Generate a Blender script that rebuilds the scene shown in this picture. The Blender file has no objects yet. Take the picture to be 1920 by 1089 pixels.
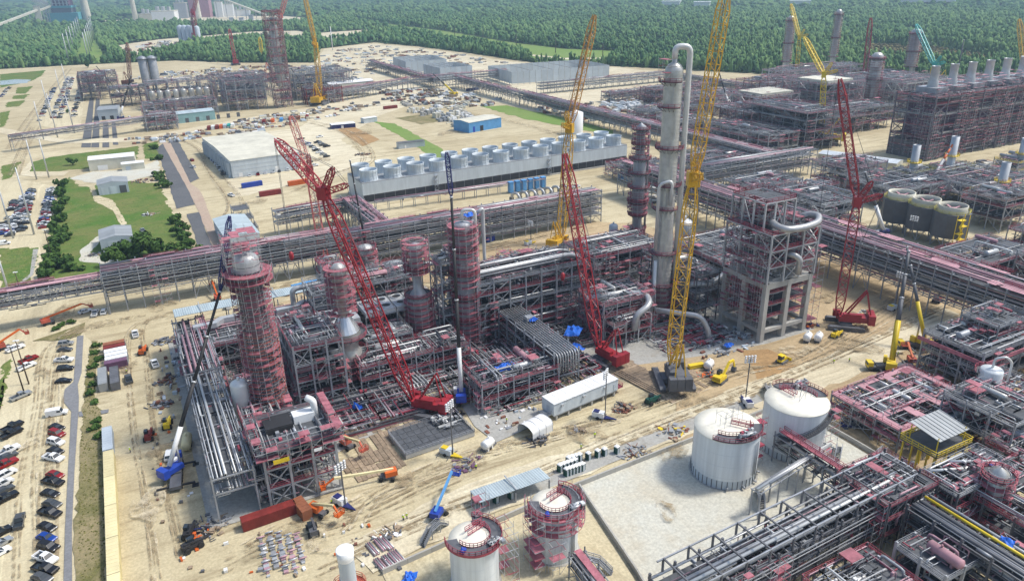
import bpy, math, random
import numpy as np

random.seed(11)
rng = np.random.default_rng(11)
SC = bpy.context.scene
COL = SC.collection
PI = math.pi
R = math.radians
V3 = lambda *a: np.array(a, float)

# ------------------------------------------------------------ camera, sky, sun, exposure
from mathutils import Matrix
cam_data = bpy.data.cameras.new('camera')
cam_data.sensor_width = 36.0
cam_data.lens = 26.18
cam_data.clip_start = 1.0
cam_data.clip_end = 40000.0
cam = bpy.data.objects.new('camera', cam_data)
COL.objects.link(cam)
cam.matrix_world = Matrix(((0.884604,0.197346,-0.422528,0.0),(-0.465906,0.334763,-0.819064,0.0),(-0.020193,0.921406,0.388077,114.0),(0,0,0,1)))
SC.camera = cam

SUN_EL, SUN_AZ = R(56), math.atan2(-0.30, 1.0)      # azimuth measured from +X, the light comes from the right of the view
world = bpy.data.worlds.new('World')
SC.world = world
world.use_nodes = True
wn = world.node_tree.nodes
bg = wn['Background']
sky = wn.new('ShaderNodeTexSky')
sky.sky_type = 'NISHITA'
sky.sun_disc = False
sky.sun_elevation = SUN_EL
sky.sun_rotation = PI / 2 - SUN_AZ
sky.air_density = 1.3
sky.dust_density = 2.5
sky.ozone_density = 1.0
world.node_tree.links.new(sky.outputs[0], bg.inputs[0])
bg.inputs[1].default_value = 0.13
sun_data = bpy.data.lights.new('sun', 'SUN')
sun_data.energy = 2.6
sun_data.angle = R(8.0)
sun_data.color = (1.0, 0.955, 0.875)
sun = bpy.data.objects.new('sun', sun_data)
COL.objects.link(sun)
d = Matrix.Rotation(SUN_AZ, 4, 'Z') @ Matrix.Rotation(PI / 2 - SUN_EL, 4, 'Y')
sun.matrix_world = d
SC.view_settings.view_transform = 'Standard'
SC.view_settings.look = 'None'
SC.view_settings.exposure = 0.46
SC.view_settings.gamma = 1.0
SC.cycles.max_bounces = 5
SC.cycles.diffuse_bounces = 3
SC.cycles.glossy_bounces = 2
SC.cycles.transparent_max_bounces = 6
SC.cycles.volume_bounces = 0

# ------------------------------------------------------------ materials
MATS = {}
def mat(name, col, rough=0.6, metal=0.0, var=0.18, scale=0.25, rnd=0.10, col2=None, bump=0.0, spec=0.4, detail=4.0, sz=None):
    """Principled with world-anchored noise between two tones and a small random shift per object."""
    m = bpy.data.materials.new(name)
    m.use_nodes = True
    nt = m.node_tree
    b = nt.nodes['Principled BSDF']
    b.inputs['Roughness'].default_value = rough
    b.inputs['Metallic'].default_value = metal
    b.inputs['Specular IOR Level'].default_value = spec
    geo = nt.nodes.new('ShaderNodeNewGeometry')
    no = nt.nodes.new('ShaderNodeTexNoise')
    no.inputs['Scale'].default_value = scale
    no.inputs['Detail'].default_value = detail
    no.inputs['Roughness'].default_value = 0.65
    if sz:
        mp = nt.nodes.new('ShaderNodeMapping')
        mp.inputs['Scale'].default_value = (1, 1, sz)
        nt.links.new(geo.outputs['Position'], mp.inputs['Vector'])
        nt.links.new(mp.outputs[0], no.inputs['Vector'])
    else: nt.links.new(geo.outputs['Position'], no.inputs['Vector'])
    ramp = nt.nodes.new('ShaderNodeMapRange')
    ramp.inputs[1].default_value = 0.3
    ramp.inputs[2].default_value = 0.7
    nt.links.new(no.outputs[0], ramp.inputs[0])
    mix = nt.nodes.new('ShaderNodeMix')
    mix.data_type = 'RGBA'
    c2 = col2 if col2 else tuple(c * (1 - var) for c in col)
    c1 = col if col2 else tuple(min(1, c * (1 + var * 0.6)) for c in col)
    mix.inputs[6].default_value = (*c1, 1)
    mix.inputs[7].default_value = (*c2, 1)
    nt.links.new(ramp.outputs[0], mix.inputs[0])
    out = mix.outputs[2]
    if rnd:
        oi = nt.nodes.new('ShaderNodeObjectInfo')
        mr = nt.nodes.new('ShaderNodeMapRange')
        mr.inputs[3].default_value = 1 - rnd
        mr.inputs[4].default_value = 1 + rnd
        nt.links.new(oi.outputs['Random'], mr.inputs[0])
        hs = nt.nodes.new('ShaderNodeHueSaturation')
        nt.links.new(mr.outputs[0], hs.inputs['Value'])
        nt.links.new(out, hs.inputs['Color'])
        out = hs.outputs[0]
    nt.links.new(out, b.inputs['Base Color'])
    if bump:
        bm_ = nt.nodes.new('ShaderNodeBump')
        bm_.inputs['Strength'].default_value = bump
        bm_.inputs['Distance'].default_value = 0.3
        nt.links.new(no.outputs[0], bm_.inputs['Height'])
        nt.links.new(bm_.outputs[0], b.inputs['Normal'])
    MATS[name] = m
    return m

mat('steel', (0.33, 0.35, 0.38), 0.5, 0.25, 0.25)
mat('steel_dark', (0.13, 0.135, 0.15), 0.6, 0.2, 0.3)
mat('steel_purple', (0.15, 0.14, 0.165), 0.6, 0.15, 0.3)
mat('steel_light', (0.48, 0.50, 0.52), 0.45, 0.3, 0.15)
mat('grating', (0.10, 0.108, 0.12), 0.7, 0.2, 0.35, 0.8)
mat('pipe', (0.42, 0.43, 0.44), 0.4, 0.4, 0.2, 0.2)
mat('pipe_white', (0.66, 0.67, 0.66), 0.35, 0.2, 0.12)
mat('clad', (0.50, 0.50, 0.48), 0.35, 0.45, 0.2, 0.4)
mat('clad_shiny', (0.62, 0.63, 0.64), 0.25, 0.7, 0.1)
mat('red', (0.35, 0.065, 0.095), 0.55, 0.0, 0.35, 0.5, 0.2)
mat('red_deck', (0.37, 0.135, 0.165), 0.75, 0.0, 0.4, 0.6, 0.2)
mat('orange_red', (0.46, 0.10, 0.06), 0.6, 0.0, 0.35, 0.5, 0.2)
mat('pink', (0.46, 0.255, 0.29), 0.7, 0.0, 0.3, 0.35, 0.15)
mat('pink_pipe', (0.44, 0.27, 0.31), 0.55, 0.1, 0.3, 0.3, 0.15)
mat('rust', (0.22, 0.09, 0.06), 0.8, 0.0, 0.35, 0.5)
mat('crane_red', (0.32, 0.025, 0.035), 0.4, 0.0, 0.25, 0.3, 0.05)
mat('crane_pink', (0.46, 0.13, 0.11), 0.5, 0.0, 0.25, 0.3, 0.05)
mat('crane_yellow', (0.62, 0.36, 0.02), 0.4, 0.0, 0.2, 0.3, 0.05)
mat('crane_orange', (0.50, 0.24, 0.04), 0.4, 0.0, 0.25, 0.3, 0.05)
mat('yellow', (0.75, 0.55, 0.03), 0.45, 0.0, 0.15)
mat('yellow_rail', (0.55, 0.5, 0.12), 0.6)
mat('orange', (0.62, 0.13, 0.025), 0.45, 0.0, 0.2)
mat('purple', (0.16, 0.08, 0.14), 0.6)
mat('rust_red', (0.22, 0.03, 0.025), 0.6, 0.0, 0.3, 0.5)
mat('orange_rust', (0.27, 0.10, 0.05), 0.65, 0.0, 0.3, 0.5)
mat('turquoise', (0.12, 0.40, 0.44), 0.6)
mat('teal_wall', (0.26, 0.44, 0.46), 0.6)
mat('rust_steel', (0.27, 0.17, 0.17), 0.6, 0.1, 0.35, 0.3)
mat('teal', (0.03, 0.38, 0.36), 0.45)
mat('blue', (0.02, 0.06, 0.38), 0.4, 0.0, 0.2)
mat('blue_tarp', (0.02, 0.14, 0.62), 0.5, 0.0, 0.25, 0.6)
mat('navy', (0.02, 0.025, 0.12), 0.4)
mat('light_blue', (0.10, 0.30, 0.58), 0.5, 0.0, 0.15)
mat('white', (0.78, 0.79, 0.79), 0.45, 0.0, 0.08, 0.15, 0.05)
mat('stack_white', (0.55, 0.61, 0.65), 0.45, 0.0, 0.2, 0.6, 0.10, sz=0.2)
mat('tank_white', (0.66, 0.70, 0.72), 0.4, 0.0, 0.16, 0.9, 0.0, sz=0.05)
mat('tank_roof', (0.78, 0.75, 0.64), 0.5, 0.0, 0.14, 0.35, 0.0)
mat('cream', (0.70, 0.62, 0.36), 0.6, 0.0, 0.15, 0.3)
mat('roof_grey', (0.34, 0.36, 0.37), 0.5, 0.2, 0.15, 0.2)
mat('roof_cream', (0.60, 0.58, 0.48), 0.7, 0.0, 0.2, 0.12)
mat('siding', (0.46, 0.52, 0.57), 0.5, 0.0, 0.1, 0.15)
mat('siding_pale', (0.52, 0.575, 0.615), 0.5, 0.0, 0.14, 0.5, sz=0.15)
mat('siding_dark', (0.11, 0.115, 0.125), 0.6, 0.0, 0.2, 0.3)
mat('sheet_roof', (0.52, 0.60, 0.62), 0.4, 0.3, 0.1, 0.3)
mat('concrete', (0.42, 0.41, 0.38), 0.85, 0.0, 0.2, 0.12)
mat('black', (0.03, 0.03, 0.033), 0.6, 0.0, 0.3)
mat('tyre', (0.025, 0.025, 0.025), 0.85)
mat('glass', (0.03, 0.04, 0.05), 0.1, 0.0, 0.1, spec=0.6)
mat('car_white', (0.75, 0.76, 0.77), 0.25, 0.0, 0.04)
mat('car_black', (0.012, 0.012, 0.015), 0.22, 0.0, 0.1)
mat('car_grey', (0.10, 0.105, 0.11), 0.25, 0.3, 0.1)
mat('car_silver', (0.42, 0.44, 0.46), 0.28, 0.5, 0.05)
mat('car_red', (0.26, 0.01, 0.012), 0.25, 0.0, 0.1)
mat('car_blue', (0.01, 0.05, 0.28), 0.25, 0.1, 0.1)
mat('timber', (0.30, 0.23, 0.16), 0.85, 0.0, 0.45, 1.2, 0.22)
mat('hivis', (0.55, 0.75, 0.03), 0.7)
mat('skin', (0.40, 0.25, 0.17), 0.6)
mat('denim', (0.04, 0.05, 0.10), 0.8)
mat('toilet_green', (0.01, 0.07, 0.055), 0.5)

# ------------------------------------------------------------ mesh collector
class MB:
    def __init__(self):
        self.v, self.f, self.m, self.s, self.n = [], [], [], [], 0
        self.bq = []
    def add(self, verts, faces, mi=0, smooth=False):
        verts = np.asarray(verts, float).reshape(-1, 3)
        self.v.append(verts)
        for fa in faces:
            self.f.append(tuple(int(i) + self.n for i in fa))
        self.m += [mi] * len(faces)
        self.s += [smooth] * len(faces)
        self.n += len(verts)
        return self
    def box(self, c, s, mi=0, rz=0.0):
        x, y, z = s[0] / 2, s[1] / 2, s[2] / 2
        v = np.array([(-x, -y, -z), (x, -y, -z), (x, y, -z), (-x, y, -z), (-x, -y, z), (x, -y, z), (x, y, z), (-x, y, z)])
        if rz:
            ca, sa = math.cos(rz), math.sin(rz)
            v = np.c_[v[:, 0] * ca - v[:, 1] * sa, v[:, 0] * sa + v[:, 1] * ca, v[:, 2]]
        return self.add(v + np.array(c, float), [(3, 2, 1, 0), (4, 5, 6, 7), (0, 1, 5, 4), (1, 2, 6, 5), (2, 3, 7, 6), (3, 0, 4, 7)], mi)
    def boxb(self, x0, y0, z0, x1, y1, z1, mi=0):
        return self.box(((x0 + x1) / 2, (y0 + y1) / 2, (z0 + z1) / 2), (abs(x1 - x0), abs(y1 - y0), abs(z1 - z0)), mi)
    def bar(self, p, q, w=0.1, h=None, mi=0):
        self.bq.append((*p, *q, w, h or w, mi))
        return self
    def tube(self, p, q, r, n=8, mi=0, r2=None, caps=True):
        return self.path([p, q], r, n, mi, r2, caps)
    def path(self, pts, r, n=8, mi=0, r2=None, caps=True):
        pts = [np.array(p, float) for p in pts]
        k = len(pts)
        rings = []
        for i, p in enumerate(pts):
            a = pts[i] - pts[i - 1] if i else pts[1] - pts[0]
            b = pts[i + 1] - pts[i] if i < k - 1 else a
            a = a / (np.linalg.norm(a) + 1e-9)
            b = b / (np.linalg.norm(b) + 1e-9)
            t = a + b
            t /= np.linalg.norm(t) + 1e-9
            ref = np.array((0, 0, 1.0)) if abs(t[2]) < 0.95 else np.array((1.0, 0, 0))
            if i and k > 2:
                ref = lastu
            sd = np.cross(t, ref); sd /= np.linalg.norm(sd) + 1e-9
            u = np.cross(sd, t)
            lastu = u
            sc = 1.0 / max(0.5, float(np.dot(t, a)))
            rr = r if r2 is None else r + (r2 - r) * i / (k - 1)
            an = np.arange(n) * 2 * PI / n
            rings.append(p + rr * sc * (np.cos(an)[:, None] * sd + np.sin(an)[:, None] * u))
        v = np.concatenate(rings)
        f = []
        for i in range(k - 1):
            for j in range(n):
                j2 = (j + 1) % n
                f.append((i * n + j, i * n + j2, (i + 1) * n + j2, (i + 1) * n + j))
        self.add(v, f, mi, True)
        if caps:
            m0 = self.n - len(v)
            self.f.append(tuple(m0 + j for j in range(n - 1, -1, -1)))
            self.f.append(tuple(m0 + (k - 1) * n + j for j in range(n)))
            self.m += [mi, mi]
            self.s += [False, False]
        return self
    def lathe(self, prof, n=24, c=(0, 0, 0), mi=0, a0=0.0, a1=2 * PI, smooth=True):
        full = abs(a1 - a0 - 2 * PI) < 1e-6
        m = n if full else n + 1
        an = a0 + np.arange(m) * (a1 - a0) / n
        v = np.concatenate([np.c_[r_ * np.cos(an), r_ * np.sin(an), np.full(m, z_)] for r_, z_ in prof]) + np.array(c, float)
        f = []
        for i in range(len(prof) - 1):
            for j in range(n):
                j2 = (j + 1) % m
                f.append((i * m + j, i * m + j2, (i + 1) * m + j2, (i + 1) * m + j))
        return self.add(v, f, mi, smooth)
    def prism(self, pts, z0, z1, mi=0):
        k = len(pts)
        v = [(x, y, z0) for x, y in pts] + [(x, y, z1) for x, y in pts]
        f = [tuple(range(k - 1, -1, -1)), tuple(range(k, 2 * k))] + [(i, (i + 1) % k, k + (i + 1) % k, k + i) for i in range(k)]
        return self.add(v, f, mi)
    def extr_y(self, pts, y0, y1, mi=0):
        k = len(pts)
        v = [(x, y0, z) for x, z in pts] + [(x, y1, z) for x, z in pts]
        f = [tuple(range(k)), tuple(range(2 * k - 1, k - 1, -1))] + [((i + 1) % k, i, k + i, k + (i + 1) % k) for i in range(k)]
        return self.add(v, f, mi)
    def _flush(self):
        if not self.bq:
            return
        a = np.array(self.bq)
        self.bq = []
        p, q = a[:, 0:3], a[:, 3:6]
        w, h, mi = a[:, 6:7] / 2, a[:, 7:8] / 2, a[:, 8].astype(int)
        dd = q - p
        dd /= np.linalg.norm(dd, axis=1, keepdims=True) + 1e-9
        ref = np.where(np.abs(dd[:, 2:3]) > 0.95, np.array([[0, 1.0, 0]]), np.array([[0, 0, 1.0]]))
        sd = np.cross(dd, ref)
        sd /= np.linalg.norm(sd, axis=1, keepdims=True) + 1e-9
        u = np.cross(sd, dd)
        c = [(-1, -1), (1, -1), (1, 1), (-1, 1)]
        vs = np.stack([p + sd * w * i + u * h * j for i, j in c] + [q + sd * w * i + u * h * j for i, j in c], 1)
        base = self.n + np.arange(len(a))[:, None, None] * 8
        fs = np.array([(0, 4, 5, 1), (1, 5, 6, 2), (2, 6, 7, 3), (3, 7, 4, 0), (0, 1, 2, 3), (7, 6, 5, 4)])[None] + base
        self.v.append(vs.reshape(-1, 3))
        keep = np.ones((len(a), 6), bool)
        keep[(np.maximum(a[:, 6], a[:, 7]) < 0.33), 4:] = False     # thin bars need no end caps
        self.f += [tuple(t) for t in fs[keep].tolist()]
        self.m += np.repeat(mi, keep.sum(1)).tolist()
        self.s += [False] * int(keep.sum())
        self.n += 8 * len(a)
    def mesh(self, name, mats):
        self._flush()
        me = bpy.data.meshes.new(name)
        V = np.concatenate(self.v) if self.v else np.zeros((0, 3))
        me.vertices.add(len(V))
        me.vertices.foreach_set('co', V.astype(np.float32).ravel())
        ln = np.array([len(t) for t in self.f], np.int32)
        me.loops.add(int(ln.sum()))
        me.loops.foreach_set('vertex_index', np.fromiter((i for t in self.f for i in t), np.int32, int(ln.sum())))
        me.polygons.add(len(ln))
        me.polygons.foreach_set('loop_start', np.concatenate([[0], np.cumsum(ln)[:-1]]).astype(np.int32))
        me.polygons.foreach_set('material_index', np.array(self.m, np.int32))
        me.polygons.foreach_set('use_smooth', np.array(self.s, bool))
        for k in ([mats] if isinstance(mats, str) else mats):
            me.materials.append(MATS[k])
        me.update(calc_edges=True)
        return me
    def build(self, name, mats, parent=None, loc=(0, 0, 0), rz=0.0):
        return put(name, self.mesh(name, mats), parent, loc, rz)

def put(name, mesh, parent=None, loc=(0, 0, 0), rz=0.0):
    o = bpy.data.objects.new(name, mesh)
    COL.objects.link(o)
    o.location = (loc[0], loc[1], loc[2] if len(loc) > 2 else 0.0)
    if rz:
        o.rotation_euler = (0, 0, rz)
    if parent:
        o.parent = parent
    return o

def tag(o, label=None, cat=None, group=None, kind=None):
    if label: o['label'] = label
    if cat: o['category'] = cat
    if group: o['group'] = group
    if kind: o['kind'] = kind
    return o

def thing(name, label, cat, loc=(0, 0, 0), rz=0.0, group=None):
    return tag(put(name, None, None, loc, rz), label, cat, group)

def clone(o, loc=None, rz=None, label=None, group=None, parent=None):
    c = o.copy()
    COL.objects.link(c)
    c.parent = parent
    if loc is not None: c.location = (loc[0], loc[1], loc[2] if len(loc) > 2 else 0.0)
    if rz is not None: c.rotation_euler = (0, 0, rz)
    if label: c['label'] = label
    if group: c['group'] = group
    for ch in o.children:
        clone(ch, parent=c)
    return c

def structure(o):
    o['kind'] = 'structure'
    return o

def U(a, b): return random.uniform(a, b)
def dist(a, b): return math.hypot(b[0] - a[0], b[1] - a[1])
def ang(a, b): return math.atan2(b[1] - a[1], b[0] - a[0])
def lerp(a, b, t): return (a[0] + (b[0] - a[0]) * t, a[1] + (b[1] - a[1]) * t)
ORD = ['first', 'second', 'third', 'fourth', 'fifth', 'sixth', 'seventh', 'eighth', 'ninth', 'tenth', 'eleventh', 'twelfth',
       'thirteenth', 'fourteenth', 'fifteenth', 'sixteenth', 'seventeenth', 'eighteenth', 'nineteenth', 'twentieth']
def ordn(i):
    if i < 20: return ORD[i]
    t = ['', '', 'twenty', 'thirty', 'forty', 'fifty', 'sixty', 'seventy', 'eighty', 'ninety'][(i + 1) // 10]
    k = (i + 1) % 10
    return t + '-' + ORD[k - 1] if k else {'twenty': 'twentieth', 'thirty': 'thirtieth', 'forty': 'fortieth', 'fifty': 'fiftieth', 'sixty': 'sixtieth'}.get(t, t + 'th')

# ------------------------------------------------------------ ground materials
def ground_mat(name, c1, c2, c3, s1=0.012, s2=0.12, bump=0.25, stretch=None, fade=False):
    m = bpy.data.materials.new(name)
    m.use_nodes = True
    nt = m.node_tree
    b = nt.nodes['Principled BSDF']
    b.inputs['Roughness'].default_value = 0.95
    b.inputs['Specular IOR Level'].default_value = 0.15
    geo = nt.nodes.new('ShaderNodeNewGeometry')
    def noise(scale, det, vec=None, dist_=0.0):
        n = nt.nodes.new('ShaderNodeTexNoise')
        n.inputs['Scale'].default_value = scale
        n.inputs['Detail'].default_value = det
        n.inputs['Roughness'].default_value = 0.68
        n.inputs['Distortion'].default_value = dist_
        nt.links.new(vec or geo.outputs['Position'], n.inputs['Vector'])
        return n.outputs[0]
    def rng_(src, a, b_):
        r_ = nt.nodes.new('ShaderNodeMapRange')
        r_.inputs[1].default_value = a
        r_.inputs[2].default_value = b_
        nt.links.new(src, r_.inputs[0])
        return r_.outputs[0]
    def mixc(fac, a, b_):
        x = nt.nodes.new('ShaderNodeMix')
        x.data_type = 'RGBA'
        nt.links.new(fac, x.inputs[0])
        for i, s in ((6, a), (7, b_)):
            if isinstance(s, tuple): x.inputs[i].default_value = (*s, 1)
            else: nt.links.new(s, x.inputs[i])
        return x.outputs[2]
    big = noise(s1, 6, None, 0.6)
    fine = noise(s2, 9)
    col = mixc(rng_(big, 0.38, 0.62), c1, c2)
    col = mixc(rng_(fine, 0.52, 0.78), col, c3)
    if stretch:
        for rot, lo, cc in ((0.06, 0.50, c3), (1.52, 0.56, c3), (0.42, 0.58, tuple(min(1, c * 1.22) for c in c1))):
            mp = nt.nodes.new('ShaderNodeMapping')
            mp.inputs['Rotation'].default_value = (0, 0, rot)
            mp.inputs['Scale'].default_value = stretch
            nt.links.new(geo.outputs['Position'], mp.inputs['Vector'])
            tr = noise(1.0, 7, mp.outputs[0], 1.1)
            col = mixc(rng_(tr, lo, lo + 0.2), col, cc)
        st = noise(0.03, 8, None, 1.5)
        col = mixc(rng_(st, 0.60, 0.74), col, tuple(c * 0.62 for c in c2))
    hv = nt.nodes.new('ShaderNodeHueSaturation')
    grit = noise(1.6, 4)
    nt.links.new(rng_(grit, -0.6, 1.35), hv.inputs['Value'])
    val = nt.nodes.new('ShaderNodeMapRange')
    val.inputs[1].default_value, val.inputs[2].default_value = 0.3, 0.7
    val.inputs[3].default_value, val.inputs[4].default_value = 0.78, 1.16
    nt.links.new(grit, val.inputs[0])
    nt.links.new(val.outputs[0], hv.inputs['Value'])
    nt.links.new(col, hv.inputs['Color'])
    nt.links.new(hv.outputs[0], b.inputs['Base Color'])
    bp = nt.nodes.new('ShaderNodeBump')
    bp.inputs['Strength'].default_value = bump
    bp.inputs['Distance'].default_value = 0.5
    nt.links.new(fine, bp.inputs['Height'])
    nt.links.new(bp.outputs[0], b.inputs['Normal'])
    if fade:
        tb_ = nt.nodes.new('ShaderNodeBsdfTransparent')
        ms = nt.nodes.new('ShaderNodeMixShader')
        nt.links.new(rng_(noise(0.35, 6), 0.42, 0.66), ms.inputs[0])
        nt.links.new(tb_.outputs[0], ms.inputs[1])
        nt.links.new(b.outputs[0], ms.inputs[2])
        nt.links.new(ms.outputs[0], nt.nodes['Material Output'].inputs['Surface'])
    MATS[name] = m

ground_mat('sand', (0.585, 0.515, 0.345), (0.455, 0.385, 0.24), (0.32, 0.26, 0.16), stretch=(0.018, 0.22, 1))
ground_mat('sand_pale', (0.68, 0.62, 0.46), (0.57, 0.50, 0.35), (0.42, 0.355, 0.235), stretch=(0.02, 0.3, 1))
ground_mat('sand_lot', (0.62, 0.555, 0.38), (0.54, 0.47, 0.31), (0.45, 0.385, 0.25), 0.02, 0.3, stretch=(0.25, 0.02, 1))
ground_mat('dirt', (0.50, 0.395, 0.245), (0.41, 0.31, 0.185), (0.31, 0.235, 0.14), stretch=(0.018, 0.22, 1))  # browner dirt, with cloud shadow over the right painted into its colour
ground_mat('track_dark', (0.38, 0.305, 0.19), (0.32, 0.25, 0.155), (0.25, 0.195, 0.12), 0.05, 0.5, fade=True)
ground_mat('track_pale', (0.66, 0.58, 0.42), (0.58, 0.50, 0.35), (0.48, 0.40, 0.27), 0.05, 0.5, fade=True)
ground_mat('dirt_orange', (0.42, 0.27, 0.13), (0.36, 0.23, 0.11), (0.28, 0.18, 0.09), 0.05, 0.4, 0.6, (0.1, 0.5, 1))
ground_mat('far_land', (0.045, 0.075, 0.03), (0.06, 0.085, 0.035), (0.035, 0.05, 0.025), 0.002, 0.03)
ground_mat('grass', (0.085, 0.165, 0.03), (0.17, 0.185, 0.06), (0.05, 0.105, 0.022), 0.045, 0.25, 0.8)
ground_mat('grass_far', (0.17, 0.27, 0.06), (0.20, 0.27, 0.08), (0.12, 0.20, 0.045), 0.01, 0.1)
ground_mat('scrub', (0.16, 0.155, 0.06), (0.30, 0.25, 0.14), (0.09, 0.11, 0.035), 0.06, 0.5, 0.9)
ground_mat('marsh', (0.20, 0.185, 0.085), (0.15, 0.17, 0.07), (0.11, 0.13, 0.05), 0.008, 0.08)
ground_mat('slag', (0.115, 0.12, 0.13), (0.14, 0.145, 0.15), (0.085, 0.09, 0.095), 0.05, 0.5)
ground_mat('brick_road', (0.42, 0.32, 0.25), (0.46, 0.37, 0.28), (0.34, 0.25, 0.20), 0.05, 0.4)
ground_mat('slab', (0.40, 0.40, 0.375), (0.35, 0.345, 0.32), (0.28, 0.25, 0.20), 0.04, 0.25, 0.1)
ground_mat('slab_stained', (0.55, 0.55, 0.485), (0.54, 0.515, 0.425), (0.48, 0.43, 0.33), 0.05, 0.12, 0.05)
ground_mat('asphalt', (0.20, 0.205, 0.22), (0.225, 0.23, 0.24), (0.16, 0.165, 0.17), 0.05, 0.5, 0.2)
ground_mat('pondwater', (0.30, 0.38, 0.42), (0.36, 0.43, 0.46), (0.26, 0.33, 0.36), 0.03, 0.05, 0.02)

def rough_edge(pts, step=6.0, amp=1.2):
    out = []
    k = len(pts)
    for i in range(k):
        a, b = pts[i], pts[(i + 1) % k]
        n = max(1, min(24, int(dist(a, b) / step)))
        for j in range(n):
            x, y = lerp(a, b, j / n)
            out.append((x + U(-amp, amp), y + U(-amp, amp)) if j else (x, y))
    return out

SHEETZ = [0.0]
def sheet(name, pts, m, z=None, amp=0.0, step=6.0, base=None):
    """one flat piece of the setting, a few millimetres above whatever lies below it"""
    if amp: pts = rough_edge(pts, step, amp)
    SHEETZ[0] += 0.004
    zz = SHEETZ[0] + 0.01 if z is None else z
    mb = MB()
    mb.add([(x, y, zz) for x, y in pts], [tuple(range(len(pts)))])
    me = mb.mesh(name, m)
    # consistent upward normal
    if me.polygons[0].normal.z < 0:
        me.flip_normals()
    return structure(put(name, me))

ext = 14000
sheet('ground', [(-ext, -1500), (ext, -1500), (ext, ext), (-ext, ext)], 'far_land', z=0.0)
SITE = [(-143.8,1402.4), (-21.2,1388.6), (31.6,1375.8), (101.2,1360.3), (176.4,1258.9), (279.5,1175.6), (349.5,1416.8), (473.8,1490.0), (505.3,1366.4), (529.3,1159.6), (540.2,965.2), (600.1,865.7), (643.4,784.5),
        (696.3,680.1), (743.1,618.4), (757.3,532.5), (849.9,463.4), (900, 330), (800, -200), (-100, -200), (-330, 120), (-330, 600)]
sheet('site_ground', SITE, 'sand', amp=2.0, step=14)
CLEAR = [[(23.5,1795.4), (118.8,1929.1), (213.8,1967.8), (335.8,2043.2), (442.5,1988.8), (445.0,1789.4), (356.4,1614.4), (298.3,1761.2), (159.0,1674.6), (89.9,1532.5), (51.1,1422.6), (29.3,1485.4)],
         [(464.2,1864.3), (607.8,1901.9), (647.6,1780.7), (531.5,1705.4), (430.7,1564.0), (388.2,1568.0)],
         [(-17.2,3134.9), (263.2,3167.1), (584.5,2940.3), (667.7,2523.4), (439.5,2230.4), (308.7,2513.0), (172.1,2663.0), (27.3,2821.9)]]
for c in CLEAR: sheet('cleared_ground', c, 'sand_pale', amp=3, step=20)
ROW = [(713.2,2469.2), (715.6,2137.2), (715.1,1712.2), (682.1,1300.1), (689.2,1120.8), (734.9,1031.5), (653.0,929.1), (605.5,886.5), (547.2,977.8), (583.6,1068.3), (614.9,1298.5), (623.9,1615.7), (648.3,2072.1)]
sheet('grass_corridor', ROW, 'grass_far', amp=3, step=30)
sheet('corridor_track', [(596.2,1091.2), (610.8,993.2), (670.4,954.0), (661.6,941.4), (598.8,973.5), (583.6,1068.3)], 'sand_pale')
LEFTROW = [(-44.1,1436.9), (-41.0,1997.5), (-31.8,2470.2), (-5.8,2443.8), (-7.6,1928.8), (6.7,1459.0), (12.9,1390.9)]
sheet('grass_corridor', LEFTROW, 'grass_far', amp=3, step=30)
MARSH = [(989.8,801.1), (1113.1,851.6), (1120.3,745.1), (1068.0,624.4), (1021.8,592.7), (966.6,589.4), (934.3,647.0), (926.3,704.9)]
sheet('marsh_ground', MARSH, 'marsh', amp=6, step=30)
sheet('pale_yard', [(133.4,644.6), (178.2,748.8), (240.9,894.5), (283.5,1191.7), (357.4,1409.9), (465.5,1464.4), (497.0,1344.3), (511.0,1140.4), (527.4,957.8), (592.9,855.3), (628.4,725.6), (621.1,612.6), (504.0,579.4), (424.6,575.9), (333.3,596.4), (335.6,713.2), (248.8,699.3), (201.7,653.4), (150.3,574.8), (136.0,584.2)], 'sand_pale', amp=3, step=20)
sheet('pale_yard', [(56.1,637.2), (133.4,644.6), (150.3,574.8), (149.5,493.1), (117.9,460.5), (89.7,455.0), (50.6,444.3), (52.9,501.7), (52.4,575.8)], 'sand_pale', amp=2)
sheet('parking_lot', [(-22, 100), (-22, 262), (-44.8,400.2), (-41.2,441.5), (-42.2,530.4), (-66.1,568.8), (-74.0,558.0), (-110, 500), (-110, 60), (-30, 60)], 'sand_lot', amp=0.8)
sheet('parking_lot', [(-65.0,793.5), (-54.8,1250.8), (-24.9,1227.8), (-30.9,755.2), (-51.7,769.3)], 'sand_lot', amp=0.8)

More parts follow.
